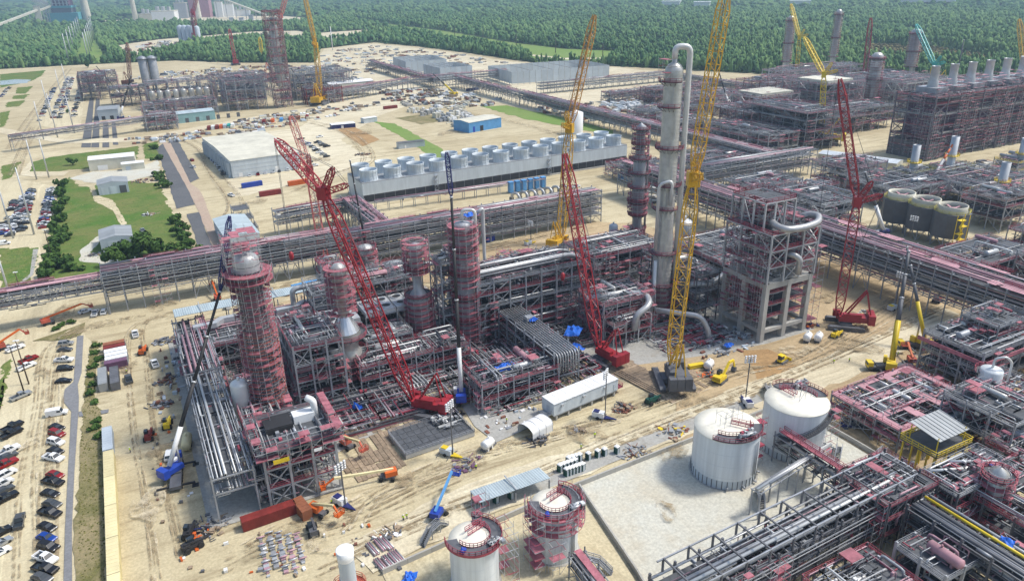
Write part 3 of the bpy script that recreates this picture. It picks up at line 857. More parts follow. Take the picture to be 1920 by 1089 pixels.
# ------------------------------------------------------------ pipe rack
def pipe_rack(name, label, p0, p1, w, zs, bay=6.1, pipes=6, pm=('pipe', 'pink_pipe', 'steel', 'pipe_white'), pw=(4, 3, 3, 1), top='pink', col=0.36, brace=0.3,
              steel='steel', group='pipe racks', truss=False, foot=0.0, scaf=0.25, tray=True, stubs=True, clut=1.0):
    L = dist(p0, p1)
    n = max(1, int(round(L / bay)))
    b = L / n
    t = thing(name, label, 'pipe rack', (*p0, 0), ang(p0, p1), group)
    zt = zs[-1]
    def bent(fz):
        mb = MB()
        for y in (0, w): mb.bar((0, y, fz), (0, y, zt + (1.2 if stubs else 0.2)), col)
        for z in zs: mb.bar((0, -0.4, z), (0, w + 0.4, z), col * 0.75, col)
        return mb.mesh('portal_frame', steel)
    me = cached(('bent', w, tuple(zs), steel, col, foot, stubs), lambda: bent(foot))
    for i in range(n + 1):
        if truss and i not in (0, n): continue
        put('portal_frame', me, t, (i * b, 0, 0))
    for z in zs:
        for y in (0, w):
            put('side_beam', bar_mesh(L, col * 0.7, steel, 'x'), t, (0, y, z + 0.02))
    if truss:
        mb = MB()
        for y in (0, w):
            for i in range(n):
                s = i % 2
                mb.bar((i * b, y, zs[0] if s else zt), ((i + 1) * b, y, zt if s else zs[0]), col * 0.6)
                mb.bar((i * b, y, zs[0]), (i * b, y, zt), col * 0.6)
        for i in range(n):
            for z in zs: mb.bar((i * b, 0, z), (i * b, w, z), col * 0.6)
        mb.build('truss_lacing', steel, t)
    else:
        for i in range(n):
            if random.random() < brace:
                for y in (0, w):
                    z1 = zs[0]
                    put('brace', brace_mesh(b / 2, 0, z1 - 0.3 - foot, 0.2, steel), t, (i * b, y + 0.03, foot + 0.2))
                    put('brace', brace_mesh(-b / 2, 0, z1 - 0.3 - foot, 0.2, steel), t, ((i + 1) * b, y + 0.03, foot + 0.2))
            for k in range(len(zs) - 1):
                if random.random() < brace * 0.7:
                    put('brace', brace_mesh(b, 0, zs[k + 1] - zs[k], 0.16, steel), t, (i * b, 0.05, zs[k]))
    for k, z in enumerate(zs):
        ys = sorted(U(0.4, w - 0.4) for _ in range(int(pipes * 1.6)))
        for y in ys:
            r = random.choice((0.1, 0.13, 0.16, 0.2, 0.26, 0.36))
            m = random.choices(pm, pw)[0]
            if m == 'pink_pipe' and k < len(zs) - 1 and random.random() < 0.65: m = random.choice(('steel', 'steel_dark', 'pipe'))
            if k == len(zs) - 1 and top == 'pink' and random.random() < 0.6: m = 'pink_pipe'
            a = 0.0 if random.random() < 0.7 else round(U(0.0, 0.4) * L, 0)
            e = L if random.random() < 0.7 else round(U(0.6, 1.0) * L, 0)
            if e - a > 4:
                put('pipe', tube_mesh(e - a, r, m, 'x', 6), t, (a, y, z + 0.25 + r))
        if tray and k:
            mb = MB()
            mb.box((L / 2, w * 0.68, z - 0.45), (L - 0.4, w * 0.42, 0.12))
            mb.build('cable_tray', 'grating', t)
            put('tray_beam', bar_mesh(L, 0.2, random.choice(('steel_light', 'steel', 'steel')), 'x'), t, (0, -0.25, z - 1.3)); put('tray_beam', bar_mesh(L, 0.14, random.choice(('steel_light', 'steel', 'steel_dark')), 'x'), t, (0, -0.3, z - 2.2))
    if clut:
        mb = MB()
        clutter(mb, 0, 0.2, zs[0] - 0.8, L, w - 0.2, zt + 0.6, int(L * clut * 1.6), w=(5, 1, 1.5, 5, 1, 6))
        tag(mb.build('small_piping', CLUT, t), kind='stuff')
    if top == 'pink':
        mb = MB()
        x = 0.0
        while x < L - 4:
            l = U(4, 16)
            l = min(l, L - x)
            if random.random() < 0.75:
                y0 = random.choice((0.1, w * 0.5, w * 0.72))
                for q_ in range(4):
                    if random.random() < 0.85: mb.box((x + l / 2 + U(-0.6, 0.6), y0 + w * 0.065 * (q_ + 0.5), zt + 1.15 + U(-0.03, 0.03)), (l * U(0.7, 1.0), w * 0.05, 0.07), 2)
                if random.random() < 0.7: rail(mb, [(x, y0, zt + 1.2), (x + l, y0, zt + 1.2)], 1.0, 1, 2.4)
            x += l
        tag(mb.build('scaffold_deck', ['steel_light', 'red', 'pink'], t), kind='stuff')
    if scaf:
        mb = MB()
        x = U(0, 10)
        while x < L - 8:
            l = U(3, 9)
            if random.random() < scaf:
                scaffold(mb, x, -1.6, min(L, x + l), -0.35, foot, zt + U(-3, 1.5), 2.2, 2.0, 0.45)
            x += l + U(1, 8)
        if mb.n or mb.bq: tag(mb.build('scaffold', SCAF, t), kind='stuff')
    return t

# ------------------------------------------------------------ multi-level steel structure
def steel_frame(name, label, cat, org, nx, ny, dx, dy, zs, rz=0.0, col=0.36, steel='steel', deck=0.6, railm=('red', 'steel', 'red', 'steel_light'), brace=0.35, pipes=14, drums=3, clut=60,
                scaf=0.35, roof=None, group=None, cm=None, open_top=True, exch=0, uprights=0, base=0.0, top=0.72, scaf_out=1.5):
    t = thing(name, label, cat, (*org, 0), rz, group)
    W, D, H_ = nx * dx, ny * dy, zs[-1]
    for i in range(nx + 1):
        for j in range(ny + 1):
            if cm and not cm(i, j): continue
            put('column', bar_mesh(H_ + (1.4 if open_top else 0.2) - base, col, steel), t, (i * dx, j * dy, base))
    for k, z in enumerate(zs):
        mb = MB()
        for i in range(nx + 1): mb.bar((i * dx, 0, z), (i * dx, D, z), col * 0.5, col * 0.75)
        for j in range(ny + 1): mb.bar((0, j * dy, z), (W, j * dy, z), col * 0.5, col * 0.75)
        for i in range(nx):
            mb.bar(((i + 0.5) * dx, 0, z - 0.05), ((i + 0.5) * dx, D, z - 0.05), col * 0.4, col * 0.5)
        mb.build('floor_frame', steel, t)
        dk = cached(('deckp', dx, dy), lambda: MB().box((0, 0, 0), (dx - 0.1, dy - 0.1, 0.08)).mesh('deck_panel', 'grating'))
        for i in range(nx):
            for j in range(ny):
                if random.random() < (min(0.95, deck * 1.35) if k < len(zs) - 1 else max(deck, top)): put('deck_panel', dk, t, ((i + 0.5) * dx, (j + 0.5) * dy, z + col * 0.5 + 0.06))
        mb = MB()
        zz = z + col * 0.5 + 0.1
        rail(mb, [(-0.15, -0.15, zz), (W + 0.15, -0.15, zz), (W + 0.15, D + 0.15, zz), (-0.15, D + 0.15, zz)], 1.1, 0, 2.6, 0.075, True)
        mb.build('guard_rail', random.choice(railm), t)
    zz = [base] + list(zs)
    for k in range(len(zs)):
        for i in range(nx):
            for y in (0, D):
                if random.random() < brace:
                    put('brace', brace_mesh(dx, 0, zz[k + 1] - zz[k], col * 0.5, steel), t, (i * dx, y, zz[k]))
                    if random.random() < 0.6: put('brace', brace_mesh(-dx, 0, zz[k + 1] - zz[k], col * 0.5, steel), t, ((i + 1) * dx, y, zz[k]))
        for j in range(ny):
            for x in (0, W):
                if random.random() < brace:
                    put('brace', brace_mesh(0, dy, zz[k + 1] - zz[k], col * 0.5, steel), t, (x, j * dy, zz[k]))
                    if random.random() < 0.6: put('brace', brace_mesh(0, -dy, zz[k + 1] - zz[k], col * 0.5, steel), t, (x, (j + 1) * dy, zz[k]))
    for _ in range(int(pipes * 1.5)):
        r = random.choice((0.11, 0.14, 0.17, 0.2, 0.3))
        z = random.choice(zs) + U(0.5, 2.5)
        m = random.choices(('pipe', 'pipe_white', 'pink_pipe', 'steel', 'steel_dark'), (4, 1.5, 2.5, 3, 2))[0]
        if random.random() < 0.5:
            y = U(0, D); x0 = U(0, W * 0.3); x1 = U(W * 0.6, W)
            pts = [(x0, y, z - U(1.5, 5)), (x0, y, z), (x1, y, z), (x1, y, max(0.3, z - U(2, 7)))]
        else:
            x = U(0, W); y0 = U(0, D * 0.3); y1 = U(D * 0.6, D)
            pts = [(x, y0, max(0.3, z - U(1.5, 5))), (x, y0, z), (x, y1, z), (x, y1, max(0.3, z - U(2, 7)))]
        pipe(t, pts, r, m, 6)
    for _ in range(drums):
        z = random.choice(zs)
        r = U(0.6, 1.15)
        drum(t, (U(W * 0.25, W * 0.75), U(D * 0.2, D * 0.8), z + r * 1.4 + 0.4), r, U(4, min(10, max(5, W * 0.6))), random.choice('xy'), random.choice(('clad', 'pipe', 'pink', 'steel')))
    for _ in range(exch):
        z = random.choice(zs)
        x, y = U(1, W - 1), U(1, D - 1)
        drum(t, (x, y, z + 1.6), 0.6, 6, 'y', 'clad', 'heat_exchanger')
    for _ in range(uprights):
        z = random.choice(zs[:-1]) if len(zs) > 1 else 0
        upright(t, (U(1, W - 1), U(1, D - 1), z), U(0.7, 1.5), U(4, 9), random.choice(('clad', 'pipe_white', 'pipe')))
    if clut:
        mb = MB()
        for a, b_ in zip(zz, zz[1:]): clutter(mb, 0.2, 0.2, a + 0.4, W - 0.2, D - 0.2, b_, max(1, clut // len(zs)))
        if open_top: clutter(mb, 0.5, 0.5, H_ + 0.4, W - 0.5, D - 0.5, H_ + 1.5, clut // 4, (0.05, 0.12), (4, 2, 2, 4, 2, 5))
        tag(mb.build('small_piping', CLUT, t), kind='stuff')
    if scaf:
        mb = MB()
        o = scaf_out
        for side in range(4):
            ln = W if side in (0, 2) else D
            x = 0.0
            while x < ln - 2:
                l = min(ln - x, U(3, 9))
                if random.random() < scaf:
                    z1 = U(0.35, 1.08) * H_
                    z0 = base if random.random() < 0.6 else base + U(0, 0.5) * (z1 - base)
                    if side == 0: scaffold(mb, x, -o, x + l, -0.3, z0, z1)
                    elif side == 2: scaffold(mb, x, D + 0.3, x + l, D + o, z0, z1)
                    elif side == 1: scaffold(mb, W + 0.3, x, W + o, x + l, z0, z1)
                    else: scaffold(mb, -o, x, -0.3, x + l, z0, z1)
                x += l
        for _ in range(int(scaf * nx * ny * len(zs) * 0.5)):
            x, y = U(0, W - 3), U(0, D - 3)
            z = random.choice(zs)
            scaffold(mb, x, y, x + U(2, 5), y + U(2, 4), z, z + U(2, 5))
        if mb.n or mb.bq: tag(mb.build('scaffold', SCAF, t), kind='stuff')
    return t

# ------------------------------------------------------------ process tower
def tower(name, label, loc, prof, plats=(), plat_w=1.5, m='clad', scaf=(), ladder=True, rails='red', cat='column', group=None, n=20, rings=0.0, top_pipe=None, arc=None):
    """shell of revolution (r, z) with platforms [z or (z, a0, a1)] and scaffold wraps [(z0, z1)]"""
    t = thing(name, label, cat, (*loc, 0), 0, group)
    mb = MB()
    mb.lathe(prof, n)
    def rad(z):
        for (r0, z0), (r1, z1) in zip(prof, prof[1:]):
            if z0 <= z <= z1 and z1 > z0: return r0 + (r1 - r0) * (z - z0) / (z1 - z0)
        return prof[0][0]
    if rings:
        zz = prof[0][1] + rings
        while zz < prof[-1][1] - 2:
            rr = rad(zz)
            mb.lathe([(rr, zz - 0.06), (rr + 0.07, zz - 0.06), (rr + 0.07, zz + 0.06), (rr, zz + 0.06)], n, smooth=False)
            zz += rings
    mb.build('shell', m, t)
    for p in plats:
        z, a0, a1 = (p, 0, 2 * PI) if not isinstance(p, tuple) else p
        rr = rad(z)
        mb = MB()
        mb.lathe([(rr + 0.05, z), (rr + plat_w, z), (rr + plat_w, z + 0.2), (rr + 0.05, z + 0.2)], 18, a0=a0, a1=a1, smooth=False)
        k = max(3, int(16 * (a1 - a0) / 6.28))
        pts = [((rr + plat_w - 0.06) * math.cos(a0 + (a1 - a0) * i / k), (rr + plat_w - 0.06) * math.sin(a0 + (a1 - a0) * i / k), z + 0.2) for i in range(k + 1)]
        for i in range(0, k):
            a_ = a0 + (a1 - a0) * i / k
            mb.bar((rr * math.cos(a_), rr * math.sin(a_), z - 1.3), ((rr + plat_w - 0.1) * math.cos(a_), (rr + plat_w - 0.1) * math.sin(a_), z), 0.12)
        pl = mb.build('platform', 'grating', t)
        mb = MB()
        rail(mb, pts, 1.15, 0, 2.0, 0.1)
        mb.build('guard_rail', rails, pl)
    if ladder:
        mb = MB()
        z0, z1 = prof[0][1] + 1, max(z for _, z in prof) - 2
        a_ = -2.2
        for k in range(int((z1 - z0) / 9)):
            za, zb = z0 + k * 9, min(z1, z0 + k * 9 + 9)
            rr = max(rad(za), rad(zb)) + 0.4
            aa = a_ + 0.35 * (k % 2)
            for s in (-0.05, 0.05): mb.bar((rr * math.cos(aa + s), rr * math.sin(aa + s), za), (rr * math.cos(aa + s), rr * math.sin(aa + s), zb), 0.1)
            for z in np.arange(za, zb, 0.9): mb.bar((rr * math.cos(aa - 0.06), rr * math.sin(aa - 0.06), z), (rr * math.cos(aa + 0.06), rr * math.sin(aa + 0.06), z), 0.08)
        if mb.bq: mb.build('ladder', 'steel_light', t)
    for (z0, z1) in scaf:
        mb = MB()
        rr = max(rad(z) for z in np.linspace(z0, z1, 6)) + 0.3
        scaffold_ring(mb, rr, rr + 1.5, z0, z1)
        tag(mb.build('scaffold', SCAF, t), kind='stuff')
    return t

# ============================================================ pipe racks
pipe_rack('pipe_rack', 'long grey and pink pipe rack crossing behind the main unit, west half', (-16.9, 297), (74, 297), 9, [7.0, 9.4, 11.8, 14.2, 16.6], pipes=8, brace=0.45, clut=2.0)
pipe_rack('pipe_rack', 'long grey and pink pipe rack in front of the cooling tower, east half', (75, 296.6), (204, 296.6), 9, [3.6, 6.6, 9.6, 12.6, 15.4], pipes=8, brace=0.4, clut=2.0)
pipe_rack('pipe_bridge', 'truss pipe bridge on the far left spanning the grass and dirt', (-80, 297.2), (-17.4, 297.2), 8, [9.2, 12.6, 14.4], bay=4.2, pipes=6, truss=True, scaf=0, stubs=False)
pipe_rack('pipe_rack', 'short pipe rack left of the white cooling tower', (58, 357), (99, 360.5), 7, [6, 9, 11.8], pipes=5)
pipe_rack('pipe_rack', 'pink topped pipe rack running from cooling tower corner to the long rack', (101, 308), (101, 366), 9, [6.5, 9.5, 12.2], pipes=9, pw=(2, 7, 2, 1))
pipe_rack('pipe_rack', 'long pipe rack receding past the blue building to the far yard', (353, 318), (353, 640), 10, [6, 9, 12.4], bay=7.5, pipes=7, scaf=0.12, clut=0.8)
pipe_rack('pipe_rack', 'far end of the receding pipe rack beside the grey panel enclosures', (353, 641), (353, 800), 10, [6, 9, 12], bay=8, pipes=5, scaf=0, clut=0.4)
pipe_rack('pipe_rack', 'grey pipe rack joining the tall column area to the receding rack', (280, 308), (367, 308), 9, [5.5, 8.5, 11.5, 15], pipes=7, top='none', steel='steel', scaf=0.1)
pipe_rack('pipe_rack', 'wide pink topped pipe rack sweeping past the red crane to the right edge', (255, 84), (255, 236), 16, [7.5, 11.5, 15, 18.2], pipes=12, pw=(3, 5, 3, 1), brace=0.25)
pipe_rack('pipe_rack', 'wide pink topped pipe rack behind the concrete framed structure', (255, 237), (255, 335), 14, [7.5, 11.5, 15, 18], pipes=10, pw=(3, 4, 4, 0.5), brace=0.25)
pipe_rack('pipe_rack', 'far pipe rack before the grey panel enclosures', (300, 812), (420, 812), 8, [6, 9, 12], bay=8, pipes=4, scaf=0, clut=0.3)
pipe_rack('pipe_rack', 'far pipe rack in the bright yard behind the tall column', (395, 690), (565, 690), 9, [5, 8, 11], bay=8, pipes=4, scaf=0, clut=0.5)
pipe_rack('pipe_rack', 'far crossing pipe rack at the bright yard end', (565, 480), (565, 690), 9, [5, 8, 11], bay=8, pipes=4, scaf=0, clut=0.5)
pipe_rack('pipe_rack', 'far brown pipe rack leading away from the panel enclosures', (330.6,800.4), (329.7,1047.0), 10, [5, 8, 11], bay=9, pipes=4, scaf=0, clut=0.3)
# conduit support rack in front of the cooling tower
pipe_rack('pipe_support_row', 'low grey pipe support row along the cooling tower front', (112, 372), (212, 366), 3.2, [5.4], bay=7, pipes=4, top='none', col=0.28, scaf=0, brace=0, tray=False, clut=0.2, stubs=False)

# ============================================================ main unit, left part
pipe_rack('pipe_rack', 'open steel pipe rack along the near left edge of the main unit', (11.5, 153), (11.5, 206), 9, [7.8, 11.8], pipes=9, top='none', scaf=0.35, brace=0.5, pm=('pipe', 'steel_light', 'pink_pipe', 'steel'), pw=(5, 4, 2, 2))
pipe_rack('pipe_rack', 'pink decked pipe rack at the far left corner of the main unit', (12, 206.5), (12, 246), 9.5, [5, 8.5, 12.5], pipes=9, scaf=0.6)
steel_frame('process_module', 'low red scaffolded module left of the scaffolded tower', 'structure', (13, 172), 2, 6, 5, 5.6, [4, 8], deck=0.3, pipes=18, drums=2, clut=200, scaf=0.4)
steel_frame('process_module', 'pink scaffolded module under the corrugated roof row', 'structure', (3, 226), 7, 3, 6.5, 6, [5, 10], deck=0.45, pipes=18, drums=4, clut=260, scaf=0.35)
steel_frame('process_module', 'open piping module between left rack and braced tower base', 'structure', (11.5, 153.5), 1, 3, 3.2, 5.5, [4, 8], deck=0.2, pipes=16, drums=0, clut=120, scaf=0.1)
t = steel_frame('process_structure', 'braced steel tower base with red top deck and black tarp', 'structure', (14, 152.6), 3, 3, 5.5, 5.2, [5.2, 10.4, 14.6], deck=0.35, brace=0.95, pipes=16, drums=2, clut=140, scaf=0.15, railm=('red',), col=0.55)
mb = MB(); mb.box((8.5, 8, 15.4), (19.5, 18.5, 0.25)); mb.build('top_deck', 'grating', t)
mb = MB(); scaffold(mb, -1.8, -1.8, 18.4, 0.2, 12.4, 18.2, 2.4, 2.0, 0.8); scaffold(mb, 16.6, 0, 18.4, 16, 12.4, 18, 2.4, 2, 0.8); scaffold(mb, -1.8, 0.2, 0.2, 16, 12.4, 18.2, 2.4, 2, 0.7)
tag(mb.build('scaffold', SCAF, t), kind='stuff')
mb = MB(); mb.box((5.4, 9.2, 16.9), (6.4, 5.5, 0.5)); mb.box((5.4, 6.4, 16.1), (6.4, 0.2, 1.6)); mb.build('tarp', 'black', t)
mb = MB(); mb.box((11.6, 9.5, 16.6), (5, 3, 2.2)); mb.build('fan_housing', 'white', t)
pipe(t, [(14.4, 9, 15.5), (14.4, 9, 20.3), (13.0, 10.2, 20.9)], 0.8, 'white', 12, 'exhaust_duct')
mb = MB(); mb.box((3.6, -1.95, 13.4), (3.6, 0.08, 1.1)); mb.build('banner', 'yellow', t)
mb = MB(); mb.box((12, -1.95, 13.6), (1.8, 0.08, 0.8)); mb.build('sign_board', 'white', t)

def roof_row(name, label, x0, y0, x1, y1, z, m='sheet_roof', pitch=0.8, posts=True, cat='building', panel=2.6):
    """row of corrugated roof sheets on posts"""
    t = thing(name, label, cat, ((x0 + x1) / 2, (y0 + y1) / 2, 0))
    L, W = x1 - x0, y1 - y0
    n = max(2, int(L / panel))
    def mk():
        mb = MB()
        l = L / n
        pts = []
        for i in range(9):
            pts.append((-l / 2 + l * i / 8 + 0.0, (0.10 if i % 2 else 0.0)))
        v = [(x, -W / 2, z_ + pitch / 2) for x, z_ in pts] + [(x, W / 2, z_ - pitch / 2) for x, z_ in pts]
        mb.add(v, [(i, i + 1, 10 + i, 9 + i) for i in range(8)])
        mb.add([(x, y, z_ - 0.12) for x, y, z_ in v], [(9 + i, 10 + i, i + 1, i) for i in range(8)])
        return mb.mesh('roof_sheet', m)
    me = mk()
    for i in range(n): put('roof_sheet', me, t, (-L / 2 + (i + 0.5) * L / n, 0, z + (0.03 if i % 2 else 0)))
    if posts:
        k = max(2, int(L / 7))
        for i in range(k + 1):
            for s in (-1, 1): put('post', bar_mesh(z - 0.6, 0.3, 'steel'), t, (-L / 2 + 0.2 + (L - 0.4) * i / k, s * (W / 2 - 0.3), 0))
            if i % 3 == 1:
                put('roof_pole', bar_mesh(W + 0.6, 0.25, 'steel_light', 'y'), t, (-L / 2 + L * i / k, -W / 2 - 0.3, z + 0.5))
    return t
roof_row('corrugated_roof_row', 'pale corrugated roof row behind the scaffolded tower', 3.5, 243, 52, 252, 15.2)
for x0, x1 in ((8, 26), (34, 50)):
    t = thing('air_duct', 'bent pale metal duct below the corrugated roof row, %s' % ('left of the scaffolded tower' if x0 < 20 else 'right of the scaffolded tower'), 'duct', (x0, 236, 0))
    mb = MB()
    mb.prism([(0, 0), (7, 0), (9.5, 2.5), (x1 - x0, 2.5), (x1 - x0, 4.6), (8.6, 4.6), (6.3, 2.2), (0, 2.2)], 12.2, 13.8); mb.build('duct', 'steel_light', t)
    for i in range(4): put('post', bar_mesh(12.2, 0.3, 'steel'), t, (1 + i * 4.5, 1.1 if i < 2 else 3.5, 0))

# scaffold-wrapped tower
t = tower('scaffolded_tower', 'big tower wrapped in rings of red and orange scaffolding', (21.5, 189), [(3.3, 0), (3.3, 49), (3.0, 49.9), (2.1, 50.5), (0.8, 51.0), (0.1, 51.0)], m='steel_purple', scaf=(), ladder=False, rings=3)
MB().lathe([(3.32, 46.4), (3.34, 49), (3.04, 50.0), (2.14, 50.7), (0.84, 51.1), (0.1, 51.2)], 20).build('dome', 'steel_light', t)
for z0, z1, r0, r1 in ((9, 30, 3.7, 5.2), (30, 46, 3.7, 5.0)):
    mb = MB(); scaffold_ring(mb, r0, r1, z0, z1, 18, 1.95, 0.45)
    tag(mb.build('scaffold', ['steel_light', 'orange_red', 'red_deck'] if z0 < 20 else SCAF, t), kind='stuff')
mb = MB(); scaffold_ring(mb, 3.8, 6.2, 44, 46.2, 18, 2, 1); tag(mb.build('scaffold', SCAF, t), kind='stuff')
mb = MB(); scaffold(mb, -5, -4, 3.4, 3.4, 48, 56.5, 2, 1.9, 0.7); tag(mb.build('scaffold', SCAF, t), kind='stuff')
mb = MB(); scaffold(mb, -5.4, -5.4, 5.4, 5.4, 0, 9, 2.4, 2, 0.45); tag(mb.build('scaffold', SCAF, t), kind='stuff')
t = upright(None, (14.6, 189), 2.4, 15, 'pipe_white', 'storage_vessel'); tag(t, 'white capped grey drum standing left of the scaffolded tower', 'vessel')

steel_frame('process_structure', 'four storey scaffolded structure right of the big red tower', 'structure', (30, 190.5), 3, 4, 4.6, 5, [5, 10, 15, 20], deck=0.6, pipes=16, drums=4, clut=180, scaf=0.5, exch=3, col=0.5)
# cone topped reactor
t = tower('cone_vessel', 'vessel with shiny metal cone between red platforms', (47.5, 201), [(2.0, 0), (2.0, 5), (3.9, 7.5), (4.2, 8), (4.2, 11), (3.4, 12), (3.4, 14), (4.4, 15), (4.4, 18)], plats=(10, 16.5), plat_w=1.9, m='clad', scaf=((4, 9),))
mb = MB()
for i in range(20):
    a = 2 * PI * i / 20
    b = a + 2 * PI / 20
    mb.add([(4.3 * math.cos(a), 4.3 * math.sin(a), 18), (4.3 * math.cos(b), 4.3 * math.sin(b), 18), (1.7 * math.cos(b), 1.7 * math.sin(b), 23), (1.7 * math.cos(a), 1.7 * math.sin(a), 23)], [(0, 1, 2, 3)])
mb.build('cone', 'clad_shiny', t)
MB().lathe([(1.7, 23), (1.7, 31), (2.2, 32), (2.2, 38), (1.2, 39), (0.05, 39.4)], 16).build('upper_shell', 'clad', t)
mb = MB(); scaffold_ring(mb, 2.6, 4.4, 24, 38, 12, 2, 0.7); tag(mb.build('scaffold', SCAF, t), kind='stuff')

# ============================================================ main unit, centre
def finfan(name, label, x0, y0, nx, ny, sx, sy, z, legs=True):
    t = thing(name, label, 'air cooler', (x0, y0, 0))
    for i in range(nx):
        for j in range(ny):
            def mk():
                mb = MB()
                mb.box((0, 0, 0), (sx - 0.35, sy - 0.35, 1.5))
                for s in (-1, 1):
                    mb.lathe([(min(sx, sy * 0.5) * 0.36, 0.76), (min(sx, sy * 0.5) * 0.36, 1.15), (min(sx, sy * 0.5) * 0.3, 1.15), (min(sx, sy * 0.5) * 0.3, 0.78)], 14, (0, s * sy * 0.24, 0), 0)
                    mb.lathe([(min(sx, sy * 0.5) * 0.3, 0.8), (0.01, 0.8)], 14, (0, s * sy * 0.24, 0), 1)
                return mb.mesh('fan_bay', ['steel_light', 'black'])
            put('fan_bay', cached(('fan', sx, sy), mk), t, ((i + 0.5) * sx, (j + 0.5) * sy, z))
    if legs:
        for i in range(nx + 1):
            for j in (0, ny): put('column', bar_mesh(z - 0.7, 0.35, 'steel'), t, (i * sx, j * sy, 0))
        for zz in (z * 0.5, z - 0.8):
            for j in (0, ny): put('beam', bar_mesh(nx * sx, 0.3, 'steel', 'x'), t, (0, j * sy, zz))
    return t
finfan('air_cooler', 'grey fan bank with dark round openings behind cone vessel', 43, 210, 2, 1, 6, 11, 16)
finfan('air_cooler', 'row of pale fan boxes behind the red crane boom', 57, 212, 4, 1, 5.2, 11, 16)
steel_frame('process_structure', 'dense pipe structure behind the fan row', 'structure', (44, 224), 6, 3, 6.2, 5, [5, 9, 13, 17, 21], deck=0.4, pipes=22, drums=4, clut=260, scaf=0.45)
steel_frame('process_structure', 'low pipework module beneath the red crane boom', 'structure', (48, 191), 4, 2, 5.8, 6, [5, 9], deck=0.25, pipes=24, drums=2, clut=170, scaf=0.3, brace=0.2)
steel_frame('valve_tower', 'small square purple scaffolded tower behind the fan bank', 'structure', (54.6,257.5), 2, 2, 4, 4, [6, 10, 14, 18], scaf=0.9, pipes=6, drums=0, clut=60)
pipe(tag(thing('header_pipe', 'large grey overhead pipe crossing behind the red crane boom', 'pipe', (0, 0, 0))), [(40, 238, 10), (40, 238, 19.5), (104, 236, 19.5), (104, 236, 12)], 0.9, 'pipe')

t = tower('scaffolded_column', 'narrow scaffolded column with white neck left of the centre crane', (74.7,211.0), [(2.6, 0), (2.6, 6), (3.3, 7), (3.3, 19), (2.2, 21), (1.4, 22), (1.4, 27), (2.1, 28), (2.1, 37), (0.1, 37.8)], plats=(8, 20, 29), plat_w=1.8, scaf=((8, 19), (28, 38)), m='steel')
t = tower('scaffolded_column', 'tall red wrapped column directly behind the centre telescopic crane', (89.6,206.9), [(3.2, 0), (3.2, 26), (2.8, 27), (2.8, 42), (2.4, 42.8), (0.1, 43.3)], plats=(10, 18, 26, 34, 40), plat_w=1.9, scaf=((3, 20), (22, 43)), m='steel')
pipe(t, [(0, 0, 43.6), (0, 0, 47), (3.6, -2, 47), (3.6, -2, 2)], 0.55, 'pipe_white')
t = tower('process_column', 'grey column with blue tarp cap beside the red wrapped column', (99.6,223.1), [(1.9, 0), (1.9, 38), (0.1, 39)], plats=(20, 32), m='pipe', scaf=((6, 18),))
TARPS = [((99.6,223.1), 39.2, (4.6, 4.2), 'blue tarp capping the grey column behind the red wrapped one')]
pipe(t, [(2.6, -0.6, 40.2), (4.6, -0.6, 41.4), (4.6, -0.6, 20), (8.5, -6, 14), (14, -8, 14)], 0.6, 'pipe_white')
steel_frame('process_structure', 'tall grey braced frame left of the red wrapped column', 'structure', (81.5,207.0), 2, 2, 4.5, 5, [6, 12, 18, 24, 30], deck=0.4, pipes=12, drums=2, clut=120, scaf=0.4, uprights=2)
steel_frame('process_structure', 'long five storey open structure across the centre of the unit', 'structure', (92, 203), 7, 3, 6, 6, [4.5, 9, 13.5, 18, 22], deck=0.5, pipes=34, drums=8, clut=420, scaf=0.5, exch=6, col=0.5, brace=0.22)
big = thing('header_pipe', 'thick grey header pipes lying on the long open structure', 'pipe', (92, 203, 0))
for y, r in ((2.4, 0.7), (4.4, 0.42), (9, 0.5)): pipe(big, [(-3, y, 20), (-3, y, 24.6 + r), (36, y, 24.6 + r), (41, y + 1.5, 23.5), (41, y + 1.5, 18)], r, 'pipe_white' if r < 0.45 else 'pipe')
for k, (px_, py_, r_, h_) in enumerate((((84.7,263.5)[0], (84.7,263.5)[1], 4.2, 11), ((79.0,283.5)[0], (79.0,283.5)[1], 3.2, 13))):
    tower('scaffolded_vessel', ('squat scaffolded vessel with red platform behind the header pipe', 'short red scaffolded vessel crossed by the red crane boom')[k], (px_, py_), [(r_, 0), (r_, h_), (r_ * 0.7, h_ + 1), (0.1, h_ + 1.6)], plats=(h_ - 3, h_), scaf=((1, h_ - 2),), cat='vessel')
for k, (x, y) in enumerate(((83.0,293.2), (88.7,286.1))):
    o = MB().lathe([(0.05, 0), (1.2, 0.35), (1.7, 1.2), (1.7, 1.9), (1.2, 2.9), (0.05, 3.3)], 14).build('round_tank', 'pipe_white', None, (x, y, 0.3))
    tag(o, ('small white spherical tank on dirt before the long rack', 'white ball shaped tank beside the squat scaffolded vessel')[k], 'tank')

# near centre: pipes-on-top rack and low units
t = pipe_rack('pipe_rack', 'pipe rack with rows of grey hairpin pipes facing the road', (107.5, 166), (107.5, 202), 8.5, [4.5, 8, 11.5], pipes=0, top='none', scaf=0.6, brace=0.5, clut=3.0, col=0.4)
for i in range(9):
    y = 0.7 + i * 0.88
    pipe(t, [(36, y, 12.1), (0.0, y, 12.1), (-0.9, y, 11.2), (-0.9, y, 6)], 0.24, 'pipe', 8)
mb = MB(); mb.box((24, 3.5, 13.2), (2.4, 2.6, 1.2)); mb.build('junction_box', 'steel_light', t)
steel_frame('process_module', 'low piped module beside the centre crane, white pipes on top', 'structure', (75, 165), 5, 3, 5, 4.4, [4, 8], deck=0.35, pipes=26, drums=3, clut=240, scaf=0.25, railm=('steel', 'red'))
t = thing('manifold', 'sloping rows of grey pipes between the low module and hairpin rack', 'pipes', (84, 182, 0))
